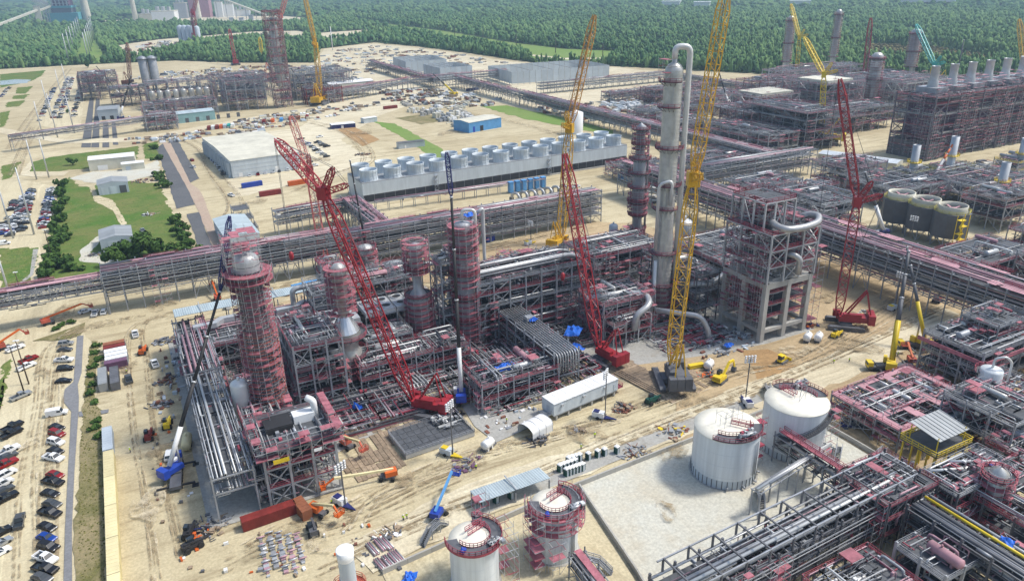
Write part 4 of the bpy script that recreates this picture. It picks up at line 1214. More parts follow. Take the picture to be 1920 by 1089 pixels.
for i in range(9): pipe(t, [(0 + i * 1.5, 0, 0.5), (0 + i * 1.5, 0, 2.4), (0 + i * 1.5, 5, 4.2), (0 + i * 1.5, 10, 4.2), (0 + i * 1.5, 10, 1)], 0.28, 'pipe', 8)
t = thing('pipe_bank', 'bank of long grey pipes rising behind the red crane house', 'pipes', (60, 184, 0))
for i in range(7): pipe(t, [(i * 1.1, 0, 0.6), (i * 1.1, 1, 2.6), (i * 1.1 - 3, 14, 5.5), (i * 1.1 - 3, 18, 5.5)], 0.27, 'pipe', 8)
steel_frame('process_module', 'small red decked platform by the second red crane', 'structure', (129.6,179.3), 3, 2, 5, 5, [5, 8], deck=0.9, pipes=10, drums=1, clut=60, scaf=0.3, steel='steel_light')
steel_frame('process_module', 'piped unit between the centre structure and tall column', 'structure', (128, 183), 4, 3, 5.2, 5, [5, 10, 14], deck=0.4, pipes=20, drums=3, clut=200, scaf=0.45)
t = thing('overhead_duct', 'fat curved grey duct in front of the tall column', 'duct', (0, 0, 0))
pipe(t, [(126, 191, 14.5), (140, 189, 14.5), (146, 184, 14.5), (143, 178, 13.5), (137, 178, 11), (137, 178, 6)], 1.1, 'pipe', 12, 'duct')
t = thing('overhead_duct', 'long grey duct sloping down beside the yellow crane', 'duct', (0, 0, 0))
pipe(t, [(147, 180, 10), (158, 170, 9.2), (160, 168, 4), (160, 168, 1)], 0.9, 'pipe', 12, 'duct')

# ============================================================ tall column
t = tower('tall_column', 'tallest clad column with a gooseneck pipe beside the yellow crane', (160, 194), [(3.3, 0), (3.3, 30), (3.0, 31), (3.0, 84.5), (2.8, 86), (2.0, 87.2), (0.8, 87.9), (0.7, 90)],
          plats=(12, 24, (40, 2.2, 5.0), (48, 3, 6), 60.5, (74, 2.6, 4.6), (82, 2.2, 4.6)), plat_w=1.8, m='clad', scaf=((0, 10),), rings=1.4, n=28)
pipe(t, [(0, 0, 89), (0, 0, 92.6), (4.2, -2.2, 92.6), (4.2, -2.2, 70), (4.2, -2.2, 6)], 0.95, 'pipe_white', 14, 'overhead_pipe')
pipe(t, [(-4.4, -1.4, 26), (-4.4, -1.4, 49), (-1.4, -4.2, 50.5), (-1.4, -4.2, 42)], 0.6, 'pipe_white', 12)
pipe(t, [(-4.2, -1.6, 22), (-4.2, -1.6, 4), (-2, -5, 3), (4.2, -2.8, 4)], 0.6, 'pipe_white', 12)
mb = MB(); scaffold(mb, -4.8, -2, -2.6, 2, 81, 89, 2, 2, 0.7); scaffold(mb, 2.2, 1.0, 4.6, 3.6, 32, 60, 2.2, 2.0, 0.6); scaffold(mb, 2.6, -1, 4.4, 2, 10, 30, 2.2, 2.0, 0.5)
tag(mb.build('scaffold', SCAF, t), kind='stuff')
t = tower('thin_column', 'slim red platformed column left of the tallest column', (187, 245), [(2.0, 0), (2.0, 20), (2.6, 21), (2.6, 44), (1.8, 46), (1.8, 57), (0.1, 58.5)], plats=(8, 14, 20, 26, 32, 38, 44, 50, 56), plat_w=2.1, m='steel', scaf=((2, 12), (21, 30), (46, 56)))
pipe(t, [(3.4, -1, 2), (3.4, -1, 55), (0, 0, 58)], 0.5, 'pipe')
for i, (px_, h_) in enumerate((((169.7,243.8), 13), ((176.5,247.2), 16), ((176.8,241.0), 12))):
    tag(upright(None, px_, 1.9, h_, 'siding', 'storage_vessel'), ('shortest', 'tallest', 'rightmost')[i] + ' of three blue grey upright vessels left of the slim column', 'vessel', 'three upright vessels')
tag(upright(None, (201.9,232.0), 3.8, 17, 'pipe_white', 'storage_vessel'), 'pale round tank half hidden behind the tallest column', 'tank')
steel_frame('process_structure', 'piping structure at the foot of the slim column', 'structure', (150, 222), 6, 4, 5.6, 5.5, [5, 9.5, 14], deck=0.35, pipes=28, drums=6, clut=320, scaf=0.5)
steel_frame('process_structure', 'red topped low structure behind the centre crane pair', 'structure', (126, 232), 4, 4, 5.5, 5.5, [5, 9], deck=0.45, pipes=16, drums=3, clut=160, scaf=0.45)
steel_frame('process_structure', 'dark piping structure between the tallest column and concrete frame', 'structure', (164, 180), 2, 5, 5.0, 6.2, [6, 12, 18], deck=0.5, pipes=22, drums=4, clut=200, scaf=0.4, steel='steel_dark', railm=('red', 'steel'))
steel_frame('process_structure', 'grey pipe structure behind the concrete frame toward the rack', 'structure', (185, 182), 6, 6, 6.5, 6.5, [6, 11, 15], deck=0.4, pipes=30, drums=5, clut=380, scaf=0.3, steel='steel')
t = thing('overhead_duct', 'grey bent duct crossing behind the yellow crane boom', 'duct', (0, 0, 0))
pipe(t, [(164, 185, 14), (172, 181, 14), (181, 184, 15), (188, 190, 15)], 1.1, 'pipe', 12, 'duct')

# ============================================================ concrete framed structure
t = thing('concrete_structure', 'concrete framed structure carrying open steel and a grey ring duct', 'structure', (173.8, 158.4, 0))
CW, CD, CH = 21, 20, 21
for i in range(3):
    for j in range(3):
        if i == 1 and j == 1: continue
        def mkc():
            mb = MB(); mb.box((0, 0, CH / 2), (1.7, 1.7, CH)); return mb.mesh('column', 'concrete')
        put('column', cached('ccol', mkc), t, (0.85 + i * (CW - 1.7) / 2, 0.85 + j * (CD - 1.7) / 2, 0))
for z, hh, mm in ((4.0, 1.2, 'concrete'), (CH - 1.0, 2.0, 'concrete')):
    for j in range(3):
        mb = MB(); mb.box((CW / 2, 0.85 + j * (CD - 1.7) / 2, z), (CW - 0.02, 1.45, hh)); mb.build('beam', mm, t)
    for i in range(3):
        mb = MB(); mb.box((0.85 + i * (CW - 1.7) / 2, CD / 2, z + 0.01), (1.4, CD - 0.04, hh - 0.02)); mb.build('beam', mm, t)
mb = MB(); mb.box((CW / 2, CD / 2, CH + 0.1), (CW - 2, CD - 2, 0.3)); mb.build('slab', 'concrete', t)
for z in (8.5, 12.8, 17):
    mb = MB()
    for x in np.linspace(0.9, CW - 0.9, 5): mb.bar((x, 0.9, z), (x, CD - 0.9, z), 0.3)
    for y in np.linspace(0.9, CD - 0.9, 5): mb.bar((0.9, y, z), (CW - 0.9, y, z), 0.3)
    mb.build('floor_frame', 'steel', t)
    mb = MB()
    rail(mb, [(1.7, 0.6, z + 0.3), (CW - 1.7, 0.6, z + 0.3)], 1.1); rail(mb, [(0.6, 1.7, z + 0.3), (0.6, CD - 1.7, z + 0.3)], 1.1)
    mb.build('guard_rail', 'red', t)
    mb = MB(); mb.box((CW / 2, CD / 2, z + 0.2), (CW - 3, CD - 3, 0.08)); mb.build('floor_deck', 'grating', t)
MB().lathe([(2.6, 5), (2.6, 19.5)], 20, (12.5, 9, 0)).build('vessel', 'steel_light', t)
zz = [CH, 26.5, 31.5]
for z0, z1, x0, x1, y0, y1 in ((21, 26.5, 0, 21, 0, 20), (26.5, 32, 0, 21, 0, 20), (32, 37.5, 0, 21, 0, 20), (37.5, 46.5, 1, 14, 5, 19.5)):
    xs = np.linspace(x0, x1, 4)
    ys = np.linspace(y0, y1, 4)
    for i, x in enumerate(xs):
        for j, y in enumerate(ys):
            if i in (0, 3) or j in (0, 3): put('steel_column', bar_mesh(z1 - z0, 0.5, 'steel_light'), t, (x, y, z0))
    mb = MB()
    for x in xs: mb.bar((x, y0, z1), (x, y1, z1), 0.4)
    for y in ys: mb.bar((x0, y, z1), (x1, y, z1), 0.4)
    mb.build('floor_frame', 'steel_light', t)
    for i in range(3):
        if (i + int(z0)) % 2 == 0:
            for y in (y0, y1):
                put('brace', brace_mesh(xs[1] - xs[0], 0, z1 - z0, 0.25, 'steel_light'), t, (xs[i], y, z0))
                put('brace', brace_mesh(-(xs[1] - xs[0]), 0, z1 - z0, 0.25, 'steel_light'), t, (xs[i + 1], y, z0))
            for x in (x0, x1):
                put('brace', brace_mesh(0, ys[1] - ys[0], z1 - z0, 0.25, 'steel_light'), t, (x, ys[i], z0))
    if z0 < 40:
        mb = MB(); rail(mb, [(x0, y0, z1 + 0.3), (x1, y0, z1 + 0.3), (x1, y1, z1 + 0.3), (x0, y1, z1 + 0.3)], 1.2, 0, 2.4, 0.12, True); mb.build('guard_rail', 'red', t)
        dk = MB().box((0, 0, 0), ((x1 - x0) / 3 - 0.2, (y1 - y0) / 3 - 0.2, 0.08)).mesh('deck_panel', 'grating')
        for i in range(3):
            for j in range(3):
                if random.random() < 0.55: put('deck_panel', dk, t, ((xs[i] + xs[i + 1]) / 2, (ys[j] + ys[j + 1]) / 2, z1 + 0.3))
    mb = MB(); clutter(mb, x0 + 1, y0 + 1, z0 + 0.5, x1 - 1, y1 - 1, z1, 70); tag(mb.build('small_piping', CLUT, t), kind='stuff')
pipe(t, [(6, 6.5, 40), (3.5, 3.5, 40), (4.0, -1.2, 39.3), (10.5, -2.6, 39.3), (18, -1.6, 39.6), (21.5, 1.5, 40.4), (20.5, 4.5, 40.4), (18.5, 6.5, 39)], 1.1, 'pipe', 14, 'ring_duct')
pipe(t, [(9, 2, 29.5), (10.5, -0.5, 29.5), (12, -1.5, 28), (12, -1.5, 23)], 1.0, 'pipe', 12, 'duct')
drum(t, (15, 8, 28.3), 1.4, 7, 'y', 'clad')
mb = MB()
scaffold(mb, 21.6, 1, 27.5, 19, 0, 29, 2.6, 2.4, 0.3)
scaffold(mb, 3, 7, 13, 18, 32.5, 45, 2.4, 2, 0.6); scaffold(mb, 14, 4, 20, 19, 22, 40, 2.2, 2, 0.5); scaffold(mb, -1.6, 1, -0.3, 19, 6, 37, 2.2, 2, 0.5); scaffold(mb, 1, 1, 20, 4, 26.8, 33, 2.2, 2, 0.6)
scaffold(mb, 1.5, 2.2, 6, 18, 4.8, 19.5, 2.6, 2, 0.6)
tag(mb.build('scaffold', SCAF, t), kind='stuff')

for k, (lab, bx) in enumerate((('ground level piping and pumps of the main unit', (14, 172, 0.2, 92, 240, 3.2)), ('ground level piping between centre structure and tallest column', (96, 184, 0.2, 170, 232, 3.0)), ('pumps and pipes on the slab before the concrete structure', (142, 165, 0.2, 171, 182, 2.2)), ('ground level piping at the hairpin rack', (76, 162, 0.2, 118, 200, 2.6)))):
    mb = MB(); clutter(mb, *bx, (900, 700, 160, 320)[k], (0.06, 0.2), (5, 1, 3, 5, 3, 4)); tag(mb.build('ground_piping', CLUT), lab, 'piping', None, 'stuff')
steel_frame('process_structure', 'piping structure between the tower and the fan bank', 'structure', (27, 212), 3, 3, 5.5, 5, [6, 11, 15], deck=0.6, pipes=16, drums=2, clut=160, scaf=0.4)
steel_frame('process_structure', 'grey frame between cone vessel and white necked column', 'structure', (54, 203), 3, 2, 5, 5, [6, 11], deck=0.6, pipes=14, drums=1, clut=120, scaf=0.4)
steel_frame('process_structure', 'low frames under the white necked column', 'structure', (70, 192), 3, 3, 4.6, 5, [4.5, 8], deck=0.5, pipes=14, drums=1, clut=140, scaf=0.35)

# ============================================================ white cooling tower with fan stacks
CT0, CT1 = (110.5, 389.5), (288.5, 392.0)
CTL, CTA = dist(CT0, CT1), ang(CT0, CT1)
ct = thing('cooling_tower', 'long white cooling tower with two rows of fan stacks', 'cooling tower', (*CT0, 0), CTA)
CTW, Z1, Z2 = 27.0, 5.0, 11.6
mb = MB()
mb.boxb(0, 0.02, Z1, CTL, CTW, Z2)
mb.build('casing', 'siding_pale', ct)
mb = MB(); mb.boxb(0.1, 0.1, Z2 + 0.01, CTL - 0.1, CTW - 0.1, Z2 + 0.18); mb.build('roof_deck', 'roof_grey', ct)
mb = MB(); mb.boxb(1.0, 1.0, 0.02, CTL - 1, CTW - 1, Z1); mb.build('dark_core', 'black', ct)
mb = MB(); mb.boxb(-0.5, -0.6, 0, CTL + 0.5, CTW + 0.6, 0.9); mb.build('basin', 'concrete', ct)
for y in (0.25, CTW - 0.25):
    for k in range(6):
        m_ = cached(('louver', round(CTL)), lambda: MB().box((CTL / 2, 0, 0), (CTL - 0.2, 0.7, 0.12)).mesh('louver', 'siding_dark'))
        put('louver', m_, ct, (0, y, 1.25 + k * 0.66))
for i in range(int(CTL / 6) + 1):
    for y in (0.1, CTW - 0.1): put('column', bar_mesh(4.2, 0.22, 'steel'), ct, (min(CTL - 0.2, 0.2 + i * 6.1), y, 0.85))
mb = MB(); mb.boxb(0, 0.1, 0.9, 0.12, CTW, Z1); mb.boxb(CTL - 0.12, 0.1, 0.9, CTL, CTW, Z1); mb.build('end_wall', 'siding', ct)
mb = MB(); rail(mb, [(0.2, 0.2, Z2 + 0.2), (CTL - 0.2, 0.2, Z2 + 0.2), (CTL - 0.2, CTW - 0.2, Z2 + 0.2), (0.2, CTW - 0.2, Z2 + 0.2)], 1.0, 0, 3, 0.07, True); mb.build('guard_rail', 'steel', ct)
def stack_mesh():
    mb = MB()
    R0 = 5.0
    prof = [(R0 * 1.02, 0), (R0 * 0.96, 1.2), (R0 * 0.93, 2.6), (R0 * 0.95, 4.2), (R0 * 0.99, 5.6), (R0 * 1.0, 6.0), (R0 * 0.96, 6.0), (R0 * 0.92, 4.2), (R0 * 0.90, 2.4), (R0 * 0.93, 0.6)]
    mb.lathe(prof, 28)
    mb.lathe([(R0 * 0.92, 0.9), (0.9, 0.7)], 28, mi=1)
    mb.lathe([(1.0, 0.7), (1.0, 1.7), (0.05, 1.9)], 12, mi=2)
    for k in range(8):
        a = 2 * PI * k / 8
        mb.bar((0.8 * math.cos(a), 0.8 * math.sin(a), 1.5), (R0 * 0.86 * math.cos(a), R0 * 0.86 * math.sin(a), 1.7), 0.75, 0.08, 2)
    for k in range(14):
        a = 2 * PI * k / 14
        mb.bar((R0 * 1.0 * math.cos(a), R0 * 1.0 * math.sin(a), 0.1), (R0 * 0.95 * math.cos(a), R0 * 0.95 * math.sin(a), 3), 0.14, None, 0)
        mb.bar((R0 * 0.95 * math.cos(a), R0 * 0.95 * math.sin(a), 3), (R0 * 1.01 * math.cos(a), R0 * 1.01 * math.sin(a), 6), 0.14, None, 0)
    for z, q in ((1.6, 0.965), (3.3, 0.95), (4.8, 0.985)):
        mb.lathe([(R0 * q, z), (R0 * q + 0.1, z), (R0 * q + 0.1, z + 0.14), (R0 * q, z + 0.14)], 28, smooth=False)
    return mb.mesh('fan_stack', ['stack_white', 'siding_dark', 'roof_grey'])
sm = stack_mesh()
NST = 13
for i in range(NST):
    for j in (0, 1):
        put('fan_stack', sm, ct, (6.2 + i * (CTL - 12.4) / (NST - 1), 6.4 + j * 14.2, Z2 + 0.18))
for x in (42, CTL * 0.66):
    mb = MB()
    for k in range(4): mb.boxb(x, -1.2, 2 + k * 2.8, x + 2.4, -0.1, 2.12 + k * 2.8)
    for xx in (x, x + 2.4): mb.bar((xx, -1.2, 0), (xx, -1.2, 13), 0.14)
    for k in range(4): mb.bar((x + (0 if k % 2 else 2.2), -0.8, k * 2.8 - 0.6), (x + (2.2 if k % 2 else 0), -0.8, 2.1 + k * 2.8), 0.5, 0.1)
    mb.build('stair_tower', 'steel', ct)
# pump house gear in front
pg = thing('pump_row', 'row of curved pump discharge pipes in front of cooling tower', 'pumps', (*(183.5,351.5), 0), CTA)
for i in range(7):
    pipe(pg, [(i * 5.2, 1.5, 0.8), (i * 5.2, 1.5, 4.2), (i * 5.2 + 1.2, -1.6, 5.0), (i * 5.2 + 1.8, -3.6, 3.2), (i * 5.2 + 1.8, -3.8, 0.3)], 0.75, 'pipe', 12, 'discharge_pipe')
    mb = MB(); mb.box((i * 5.2, 2.2, 1.1), (1.8, 2.2, 1.8)); mb.tube((i * 5.2, 2.2, 2), (i * 5.2, 2.2, 3.6), 0.55, 8); mb.build('pump', 'steel_dark', pg)
for i in range(6):
    x, y = lerp((190.4,367.8), (211.8,368.2), i / 5)
    o = MB().boxb(-1.3, -1.3, 0, 1.3, 1.3, 5.8).box((0, 0, 5.95), (2.9, 2.9, 0.3)).box((0, -1.33, 2.4), (1.5, 0.06, 3.2)).build('motor_cabinet', 'light_blue', None, (x, y, 0.5), CTA)
    tag(o, '%s blue cabinet from the left in front of cooling tower' % ordn(i), 'cabinet', 'blue motor cabinets')

# ============================================================ buildings
def door(parent, c, s, m='white', rz=0.0):
    mb = MB(); mb.box((0, 0, 0), s); return mb.build('door', m, parent, c, rz)
def gable_shed(name, label, loc, rz, L, W, h, ridge, wall='siding', roof='roof_grey', doors=(), axis='x', sheets=True, cat='building', windows=()):
    """ridge along local x; doors = (face, u, width, height, mat) face in 'front','left'"""
    t = thing(name, label, cat, (*loc, 0), rz)
    mb = MB()
    prof = [(0, 0), (W, 0), (W, h), (W / 2, h + ridge), (0, h)]
    k = 5
    v = [(0, y, z) for y, z in prof] + [(L, y, z) for y, z in prof]
    mb.add(v, [(4, 3, 2, 1, 0), (5, 6, 7, 8, 9)] + [(i, (i + 1) % k, k + (i + 1) % k, k + i) for i in range(k)])
    mb.build('wall', wall, t)
    n = max(2, int(L / 3)) if sheets else 1
    for s in (0, 1):
        y0, y1 = (W / 2, -0.35) if s == 0 else (W / 2, W + 0.35)
        dz = ridge * 0.35 / (W / 2)
        def mk():
            l = L / n + (0 if n > 1 else 0.6)
            m2 = MB()
            vv = [(0, y0, h + ridge + 0.08), (l - 0.04, y0, h + ridge + 0.08), (l - 0.04, y1, h - dz + 0.08), (0, y1, h - dz + 0.08)]
            m2.add(vv + [(a, b, c + 0.1) for a, b, c in vv], [(0, 1, 2, 3), (7, 6, 5, 4), (0, 4, 5, 1), (2, 6, 7, 3), (1, 5, 6, 2), (3, 7, 4, 0)])
            return m2.mesh('roof_sheet', roof)
        me = mk()
        if me.polygons[1].normal.z < 0: me.flip_normals()
        for i in range(n): put('roof_sheet', me, t, (i * L / n - (0.3 if n == 1 else 0), 0, 0))
    for face, u, w_, h_, m_ in doors:
        if face == 'front': door(t, (u, -0.04, h_ / 2), (w_, 0.1, h_), m_)
        elif face == 'end': door(t, (-0.04, u, h_ / 2), (0.1, w_, h_), m_)
        elif face == 'end2': door(t, (L + 0.04, u, h_ / 2), (0.1, w_, h_), m_)
    return t
# three sheds in the green plot
b0, b1 = (-18.1,371.4), (-5.2,375.6)
gable_shed('metal_shed', 'grey metal shed with sliding doors nearest the left pipe rack', (-5.0,375.4), PI / 2, 19, dist(b0, b1), 6.2, 1.2, 'siding', 'roof_grey', [('end', 3.6, 3.0, 4.8, 'steel_light'), ('end', 8.2, 4.6, 5.2, 'siding_pale')])
gable_shed('metal_shed', 'grey metal shed with three bay doors in the grass plot', (-2.5,491.0), PI / 2, 16, 16, 6.0, 1.3, 'siding', 'roof_grey', [('end', 3, 3.6, 4.6, 'siding_dark'), ('end', 8, 3.6, 4.6, 'siding_pale'), ('end', 12.6, 3.6, 4.6, 'siding_pale')])
t = gable_shed('long_shed', 'long pale shed with white roof at the back of the grass plot', (-23.4,563.6), ang((-23.4,563.6), (4.7,561.8)), dist((-23.4,563.6), (4.7,561.8)), 14, 7.5, 1.2, 'roof_cream', 'white', [('front', 8, 6, 3.4, 'white'), ('front', 30, 3.2, 3, 'white')])
gable_shed('lean_to', 'small pale annex in front of the long shed', (-4.4,553.3), ang((-23.4,563.6), (4.7,561.8)), 14, 6, 4.4, 0.8, 'roof_cream', 'white', [('front', 4, 3, 2.8, 'siding')])
# big warehouse
wf, wr, wb = (56.9,491.1), (97.3,493.7), (58.1,582.6)
t = gable_shed('warehouse', 'large flat cream roofed warehouse with pale blue walls', (56.9,491.1), ang(wf, wr), dist(wf, wr) + 3, 92, 11, 1.2, 'siding_pale', 'roof_cream', [('front', 5, 2.4, 3, 'white'), ('front', 28, 2.4, 4, 'white')], sheets=False)
for k in range(4):
    mb = MB(); mb.box((dist(wf, wr) / 2, -0.05, 2.4 + k * 2.5), (dist(wf, wr), 0.08, 0.18)); mb.build('wall_band', 'siding', t)
for k in range(12):
    mb = MB(); mb.box((-0.9, 4 + k * 7.4, 4.6), (1.6, 1.1, 9.2)); mb.build('buttress', 'siding', t)
# blue building
bb = (244.7,542.4)
t = gable_shed('blue_building', 'bright blue metal building beyond the cooling tower', bb, ang((249.9,528.7), (275.4,535.2)), 34, 20, 8, 1.0, 'light_blue', 'roof_cream', [('front', 13, 3.4, 4.4, 'black'), ('front', 5, 2, 4.5, 'blue')], sheets=False)
t = gable_shed('office_block', 'blue grey roofed long building behind the tower tip', (47.6,347.3), ang((47.6,347.3), (46.4,396.6)), 36, 15, 6.5, 1.1, 'siding', 'sheet_roof', [])
for k in range(3):
    o = steel_frame('unfinished_annex', ('first', 'second', 'third')[k] + ' bare concrete annex cell beside the blue grey roofed building, counted from the near end', 'building', ((41.5,361.7), (42.5,380.2), (43.5,398.4))[k], 1, 1, 8, 9, [4.5], deck=1, pipes=0, drums=0, clut=4, scaf=0, steel='concrete', brace=0, railm=('steel',), group='unfinished annex cells')
gable_shed('small_hut', 'small pale hut on the grass beyond the bare lot', (186.6,632.2), 0.2, 13, 6, 4, 0.4, 'siding_pale', 'white')
gable_shed('flat_office', 'white roofed dark blue office trailer block', (155.3,621.3), -0.1, 20, 9, 3.4, 0.2, 'navy', 'white', [('front', 9, 2, 2.4, 'white')])
gable_shed('field_office', 'grey and white mobile office behind the cooling tower stacks', (176.4,516.3), -0.05, 20, 6, 4, 0.4, 'siding_pale', 'siding_dark', [('front', 5, 1.2, 2.4, 'white')])
t = gable_shed('compressor_house', 'beige compressor house on stilts in the far unit', (201.5,795.7), ang((201.5,795.7), (252.7,801.1)), 50, 14, 8, 1.6, 'roof_cream', 'white')
t.location.z = 6
for k in range(9):
    for y in (0.4, 13.6): put('column', bar_mesh(6.2, 0.5, 'steel'), t, (0.4 + k * 6, y, -6.1))
gable_shed('turbine_hall', 'pale green long shed with row of hoods beside the big boiler block', (414.9,284.7), ang((414.9,284.7), (398.8,328.7)), dist((414.9,284.7), (398.8,328.7)), 12, 7, 0.8, 'roof_cream', 'siding_pale')
for k in range(8):
    x, y = lerp((408.5,282.5), (393.7,321.4), k / 7)
    o = MB().lathe([(1.6, 0), (1.6, 2.4), (2.8, 4.6), (2.8, 5.2)], 4, smooth=False).build('air_hood', 'siding_pale', None, (x, y, 0), 0.6)
    tag(o, '%s pale air hood from the near end along the long green shed' % ordn(k), 'hood', 'air hoods by the shed')
gable_shed('grey_shed', 'plain grey shed beside the right pipe structure', (298.0,264.2), ang((298.0,264.2), (321.2,269.8)), 22, 9, 6, 0.8, 'siding', 'sheet_roof')

# grey panel enclosures far off
def panel_box(name, label, p, q, W, h):
    L = dist(p, q)
    t = thing(name, label, 'enclosure', (*p, 0), ang(p, q))
    for (a, b) in (((0, 0), (L, 0)), ((L, 0), (L, W)), ((L, W), (0, W)), ((0, W), (0, 0))):
        l = dist(a, b)
        n = max(2, int(l / 7))
        me = cached(('panel', round(l / n, 2), h), lambda: MB().box((l / n / 2, 0, h / 2 + 1), (l / n - 0.5, 0.3, h - 1)).mesh('wall_panel', 'siding'))
        for i in range(n):
            x, y = lerp(a, b, i / n)
            put('wall_panel', me, t, (x, y, 0), ang(a, b))
            if i: put('stiffener', bar_mesh(h + 1, 0.6, 'steel_light'), t, (x, y, 0))
    mb = MB()
    for i in range(1, 5): mb.bar((L * i / 5, 0, h + 0.5), (L * i / 5, W, h + 0.5), 0.4)
    mb.build('roof_beams', 'steel', t)
    return t
panel_box('panel_enclosure', 'farthest grey panel walled enclosure, open on top', (343.4,951.8), (398.2,946.1), 70, 15)
panel_box('panel_enclosure', 'middle grey panel walled enclosure, open on top', (350.5,854.1), (392.5,853.6), 55, 15)
panel_box('panel_enclosure', 'largest grey panel walled enclosure right of the other two', (404.6,773.1), (530.1,761.9), 75, 14)

# ============================================================ white tanks
def tank(name, label, loc, r, h, skirt=4.0, n=40):
    t = thing(name, label, 'tank', (*loc, 0))
    MB().lathe([(r, skirt), (r, h)], n).build('shell', 'tank_white', t)
    if skirt: MB().lathe([(r - 0.02, 0), (r - 0.02, skirt)], n).build('base_course', 'siding', t)
    MB().lathe([(r, h), (r + 0.12, h + 0.05), (r + 0.1, h + 0.18), (r * 0.6, h + 0.45), (r * 0.2, h + 0.68), (0.02, h + 0.72)], n).build('roof', 'tank_roof', t)
    if skirt:
        for k in range(n):
            a = 2 * PI * k / n
            put('base_rib', bar_mesh(skirt, 0.12, 'siding_dark'), t, ((r + 0.03) * math.cos(a), (r + 0.03) * math.sin(a), 0))
    mb = MB(); mb.lathe([(r + 0.5, 0), (r + 0.5, 0.3), (r - 0.1, 0.3)], n, smooth=False); mb.build('ring_foundation', 'concrete', t)
    return t
def arc_pts(r, a0, a1, z, k=14): return [(r * math.cos(a0 + (a1 - a0) * i / k), r * math.sin(a0 + (a1 - a0) * i / k), z) for i in range(k + 1)]
def arc_deck(mb, r0, r1, a0, a1, z, k=16, mi=0):
    mb.lathe([(r0, z), (r1, z), (r1, z + 0.15), (r0, z + 0.15), (r0, z)], k, a0=a0, a1=a1, mi=mi, smooth=False)
T1, T2 = (115.5, 112.0), (137.9, 111.4)
RA, HA, HB = 7.8, 13.2, 13.8
ta = tank('storage_tank', 'white storage tank with grey base beside the concrete pad', T1, RA, HA, 2.6)
tb = tank('storage_tank', 'white storage tank with a dark spiral stair', T2, RA, HB, 2.2)
for t, a0, a1, h in ((ta, -2.75, -0.5, HA), (tb, -0.35, 1.6, HB)):
    mb = MB(); arc_deck(mb, RA - 2.6, RA + 0.4, a0, a1, h + 0.4); pl = mb.build('roof_platform', 'steel_dark', t)
    mb = MB(); rail(mb, arc_pts(RA + 0.3, a0, a1, h + 0.5), 1.1, 0, 1.6, 0.09); rail(mb, arc_pts(RA - 2.5, a0, a1, h + 0.5), 1.1, 0, 1.6, 0.09); mb.build('guard_rail', 'red', pl)
    am = (a0 + a1) / 2 + (0.75 if t is ta else 0.9)
    mb = MB()
    for s in (-1, 1):
        off = np.array((-math.sin(am), math.cos(am), 0)) * s * 0.6
        rail(mb, [np.array((0.8 * math.cos(am), 0.8 * math.sin(am), h + 1.1)) + off, np.array(((RA - 2) * math.cos(am), (RA - 2) * math.sin(am), h + 0.8)) + off], 1.05, 0, 1.5, 0.09)
    mb.build('roof_walkway', 'red', t)
    cxm, cym = (RA - 1.2) * math.cos((a0 + a1) / 2), (RA - 1.2) * math.sin((a0 + a1) / 2)
    mb = MB(); clutter(mb, cxm - 2.2, cym - 0.9, h + 0.6, cxm + 2.2, cym + 0.9, h + 2.0, 40, (0.05, 0.11)); tag(mb.build('small_piping', CLUT, t), kind='stuff')
    mb = MB(); scaffold(mb, -2.5 if t is ta else -1, -1.5, 3.0, 1.5, h + 0.8, h + 3.6, 2, 2, 0.0, 0.3, 0.06); tag(mb.build('roof_scaffold', ['steel', 'steel', 'red_deck'], t), kind='stuff')
    for k in range(3): MB().lathe([(RA + 0.01, 3.4 + k * 3.2), (RA + 0.035, 3.43 + k * 3.2), (RA + 0.01, 3.46 + k * 3.2)], 40).build('weld_seam', 'siding_pale', t)
    for k in range(4):
        a = -2.2 + k * 0.5
        MB().tube(((RA - 0.1) * math.cos(a), (RA - 0.1) * math.sin(a), 1.0), ((RA + 0.9) * math.cos(a), (RA + 0.9) * math.sin(a), 1.0), 0.25, 8).build('nozzle', 'steel', t)
for k in range(4):
    a = -1.35 + k * 0.055
    pipe(ta, [((RA + 0.2) * math.cos(a), (RA + 0.2) * math.sin(a), 3), ((RA + 0.2) * math.cos(a), (RA + 0.2) * math.sin(a), HA - 1)], 0.08, 'steel', 6)
mb = MB()
K = 34
for i in range(K):
    a = -2.9 + i * (2.05 / K)
    z = 5.0 + i * (8.4 / K)
    mb.box(((RA + 0.6) * math.cos(a), (RA + 0.6) * math.sin(a), z), (1.0, 0.62, 0.1), 0, a)
    b = -2.9 + (i + 1) * (2.05 / K)
    z2 = 5.0 + (i + 1) * (8.4 / K)
    for rr in (RA + 0.08, RA + 1.1):
        for dz in (0.05, 0.55, 1.05): mb.bar((rr * math.cos(a), rr * math.sin(a), z + dz), (rr * math.cos(b), rr * math.sin(b), z2 + dz), 0.1 if dz > 0.1 else 0.28)
mb.build('spiral_stair', 'siding_dark', tb)
mb = MB(); scaffold(mb, -1.8, -RA - 2.4, 1.8, -RA - 0.4, 0, HB, 1.9, 2.0, 0.45); mb2 = mb.build('scaffold', SCAF, tb, (4.0, 1.2, 0)); mb2['kind'] = 'stuff'
mb = MB()
for k in range(4): mb.box((RA + 1.2, -2.0, 3 + 3.2 * k), (2.0, 2.2, 0.25), 1)
scaffold(mb, RA + 0.3, -3.2, RA + 2.2, -0.8, 0, HA + 1, 1.9, 2.0, 0.35)
tag(mb.build('stair_scaffold', SCAF, ta), kind='stuff')
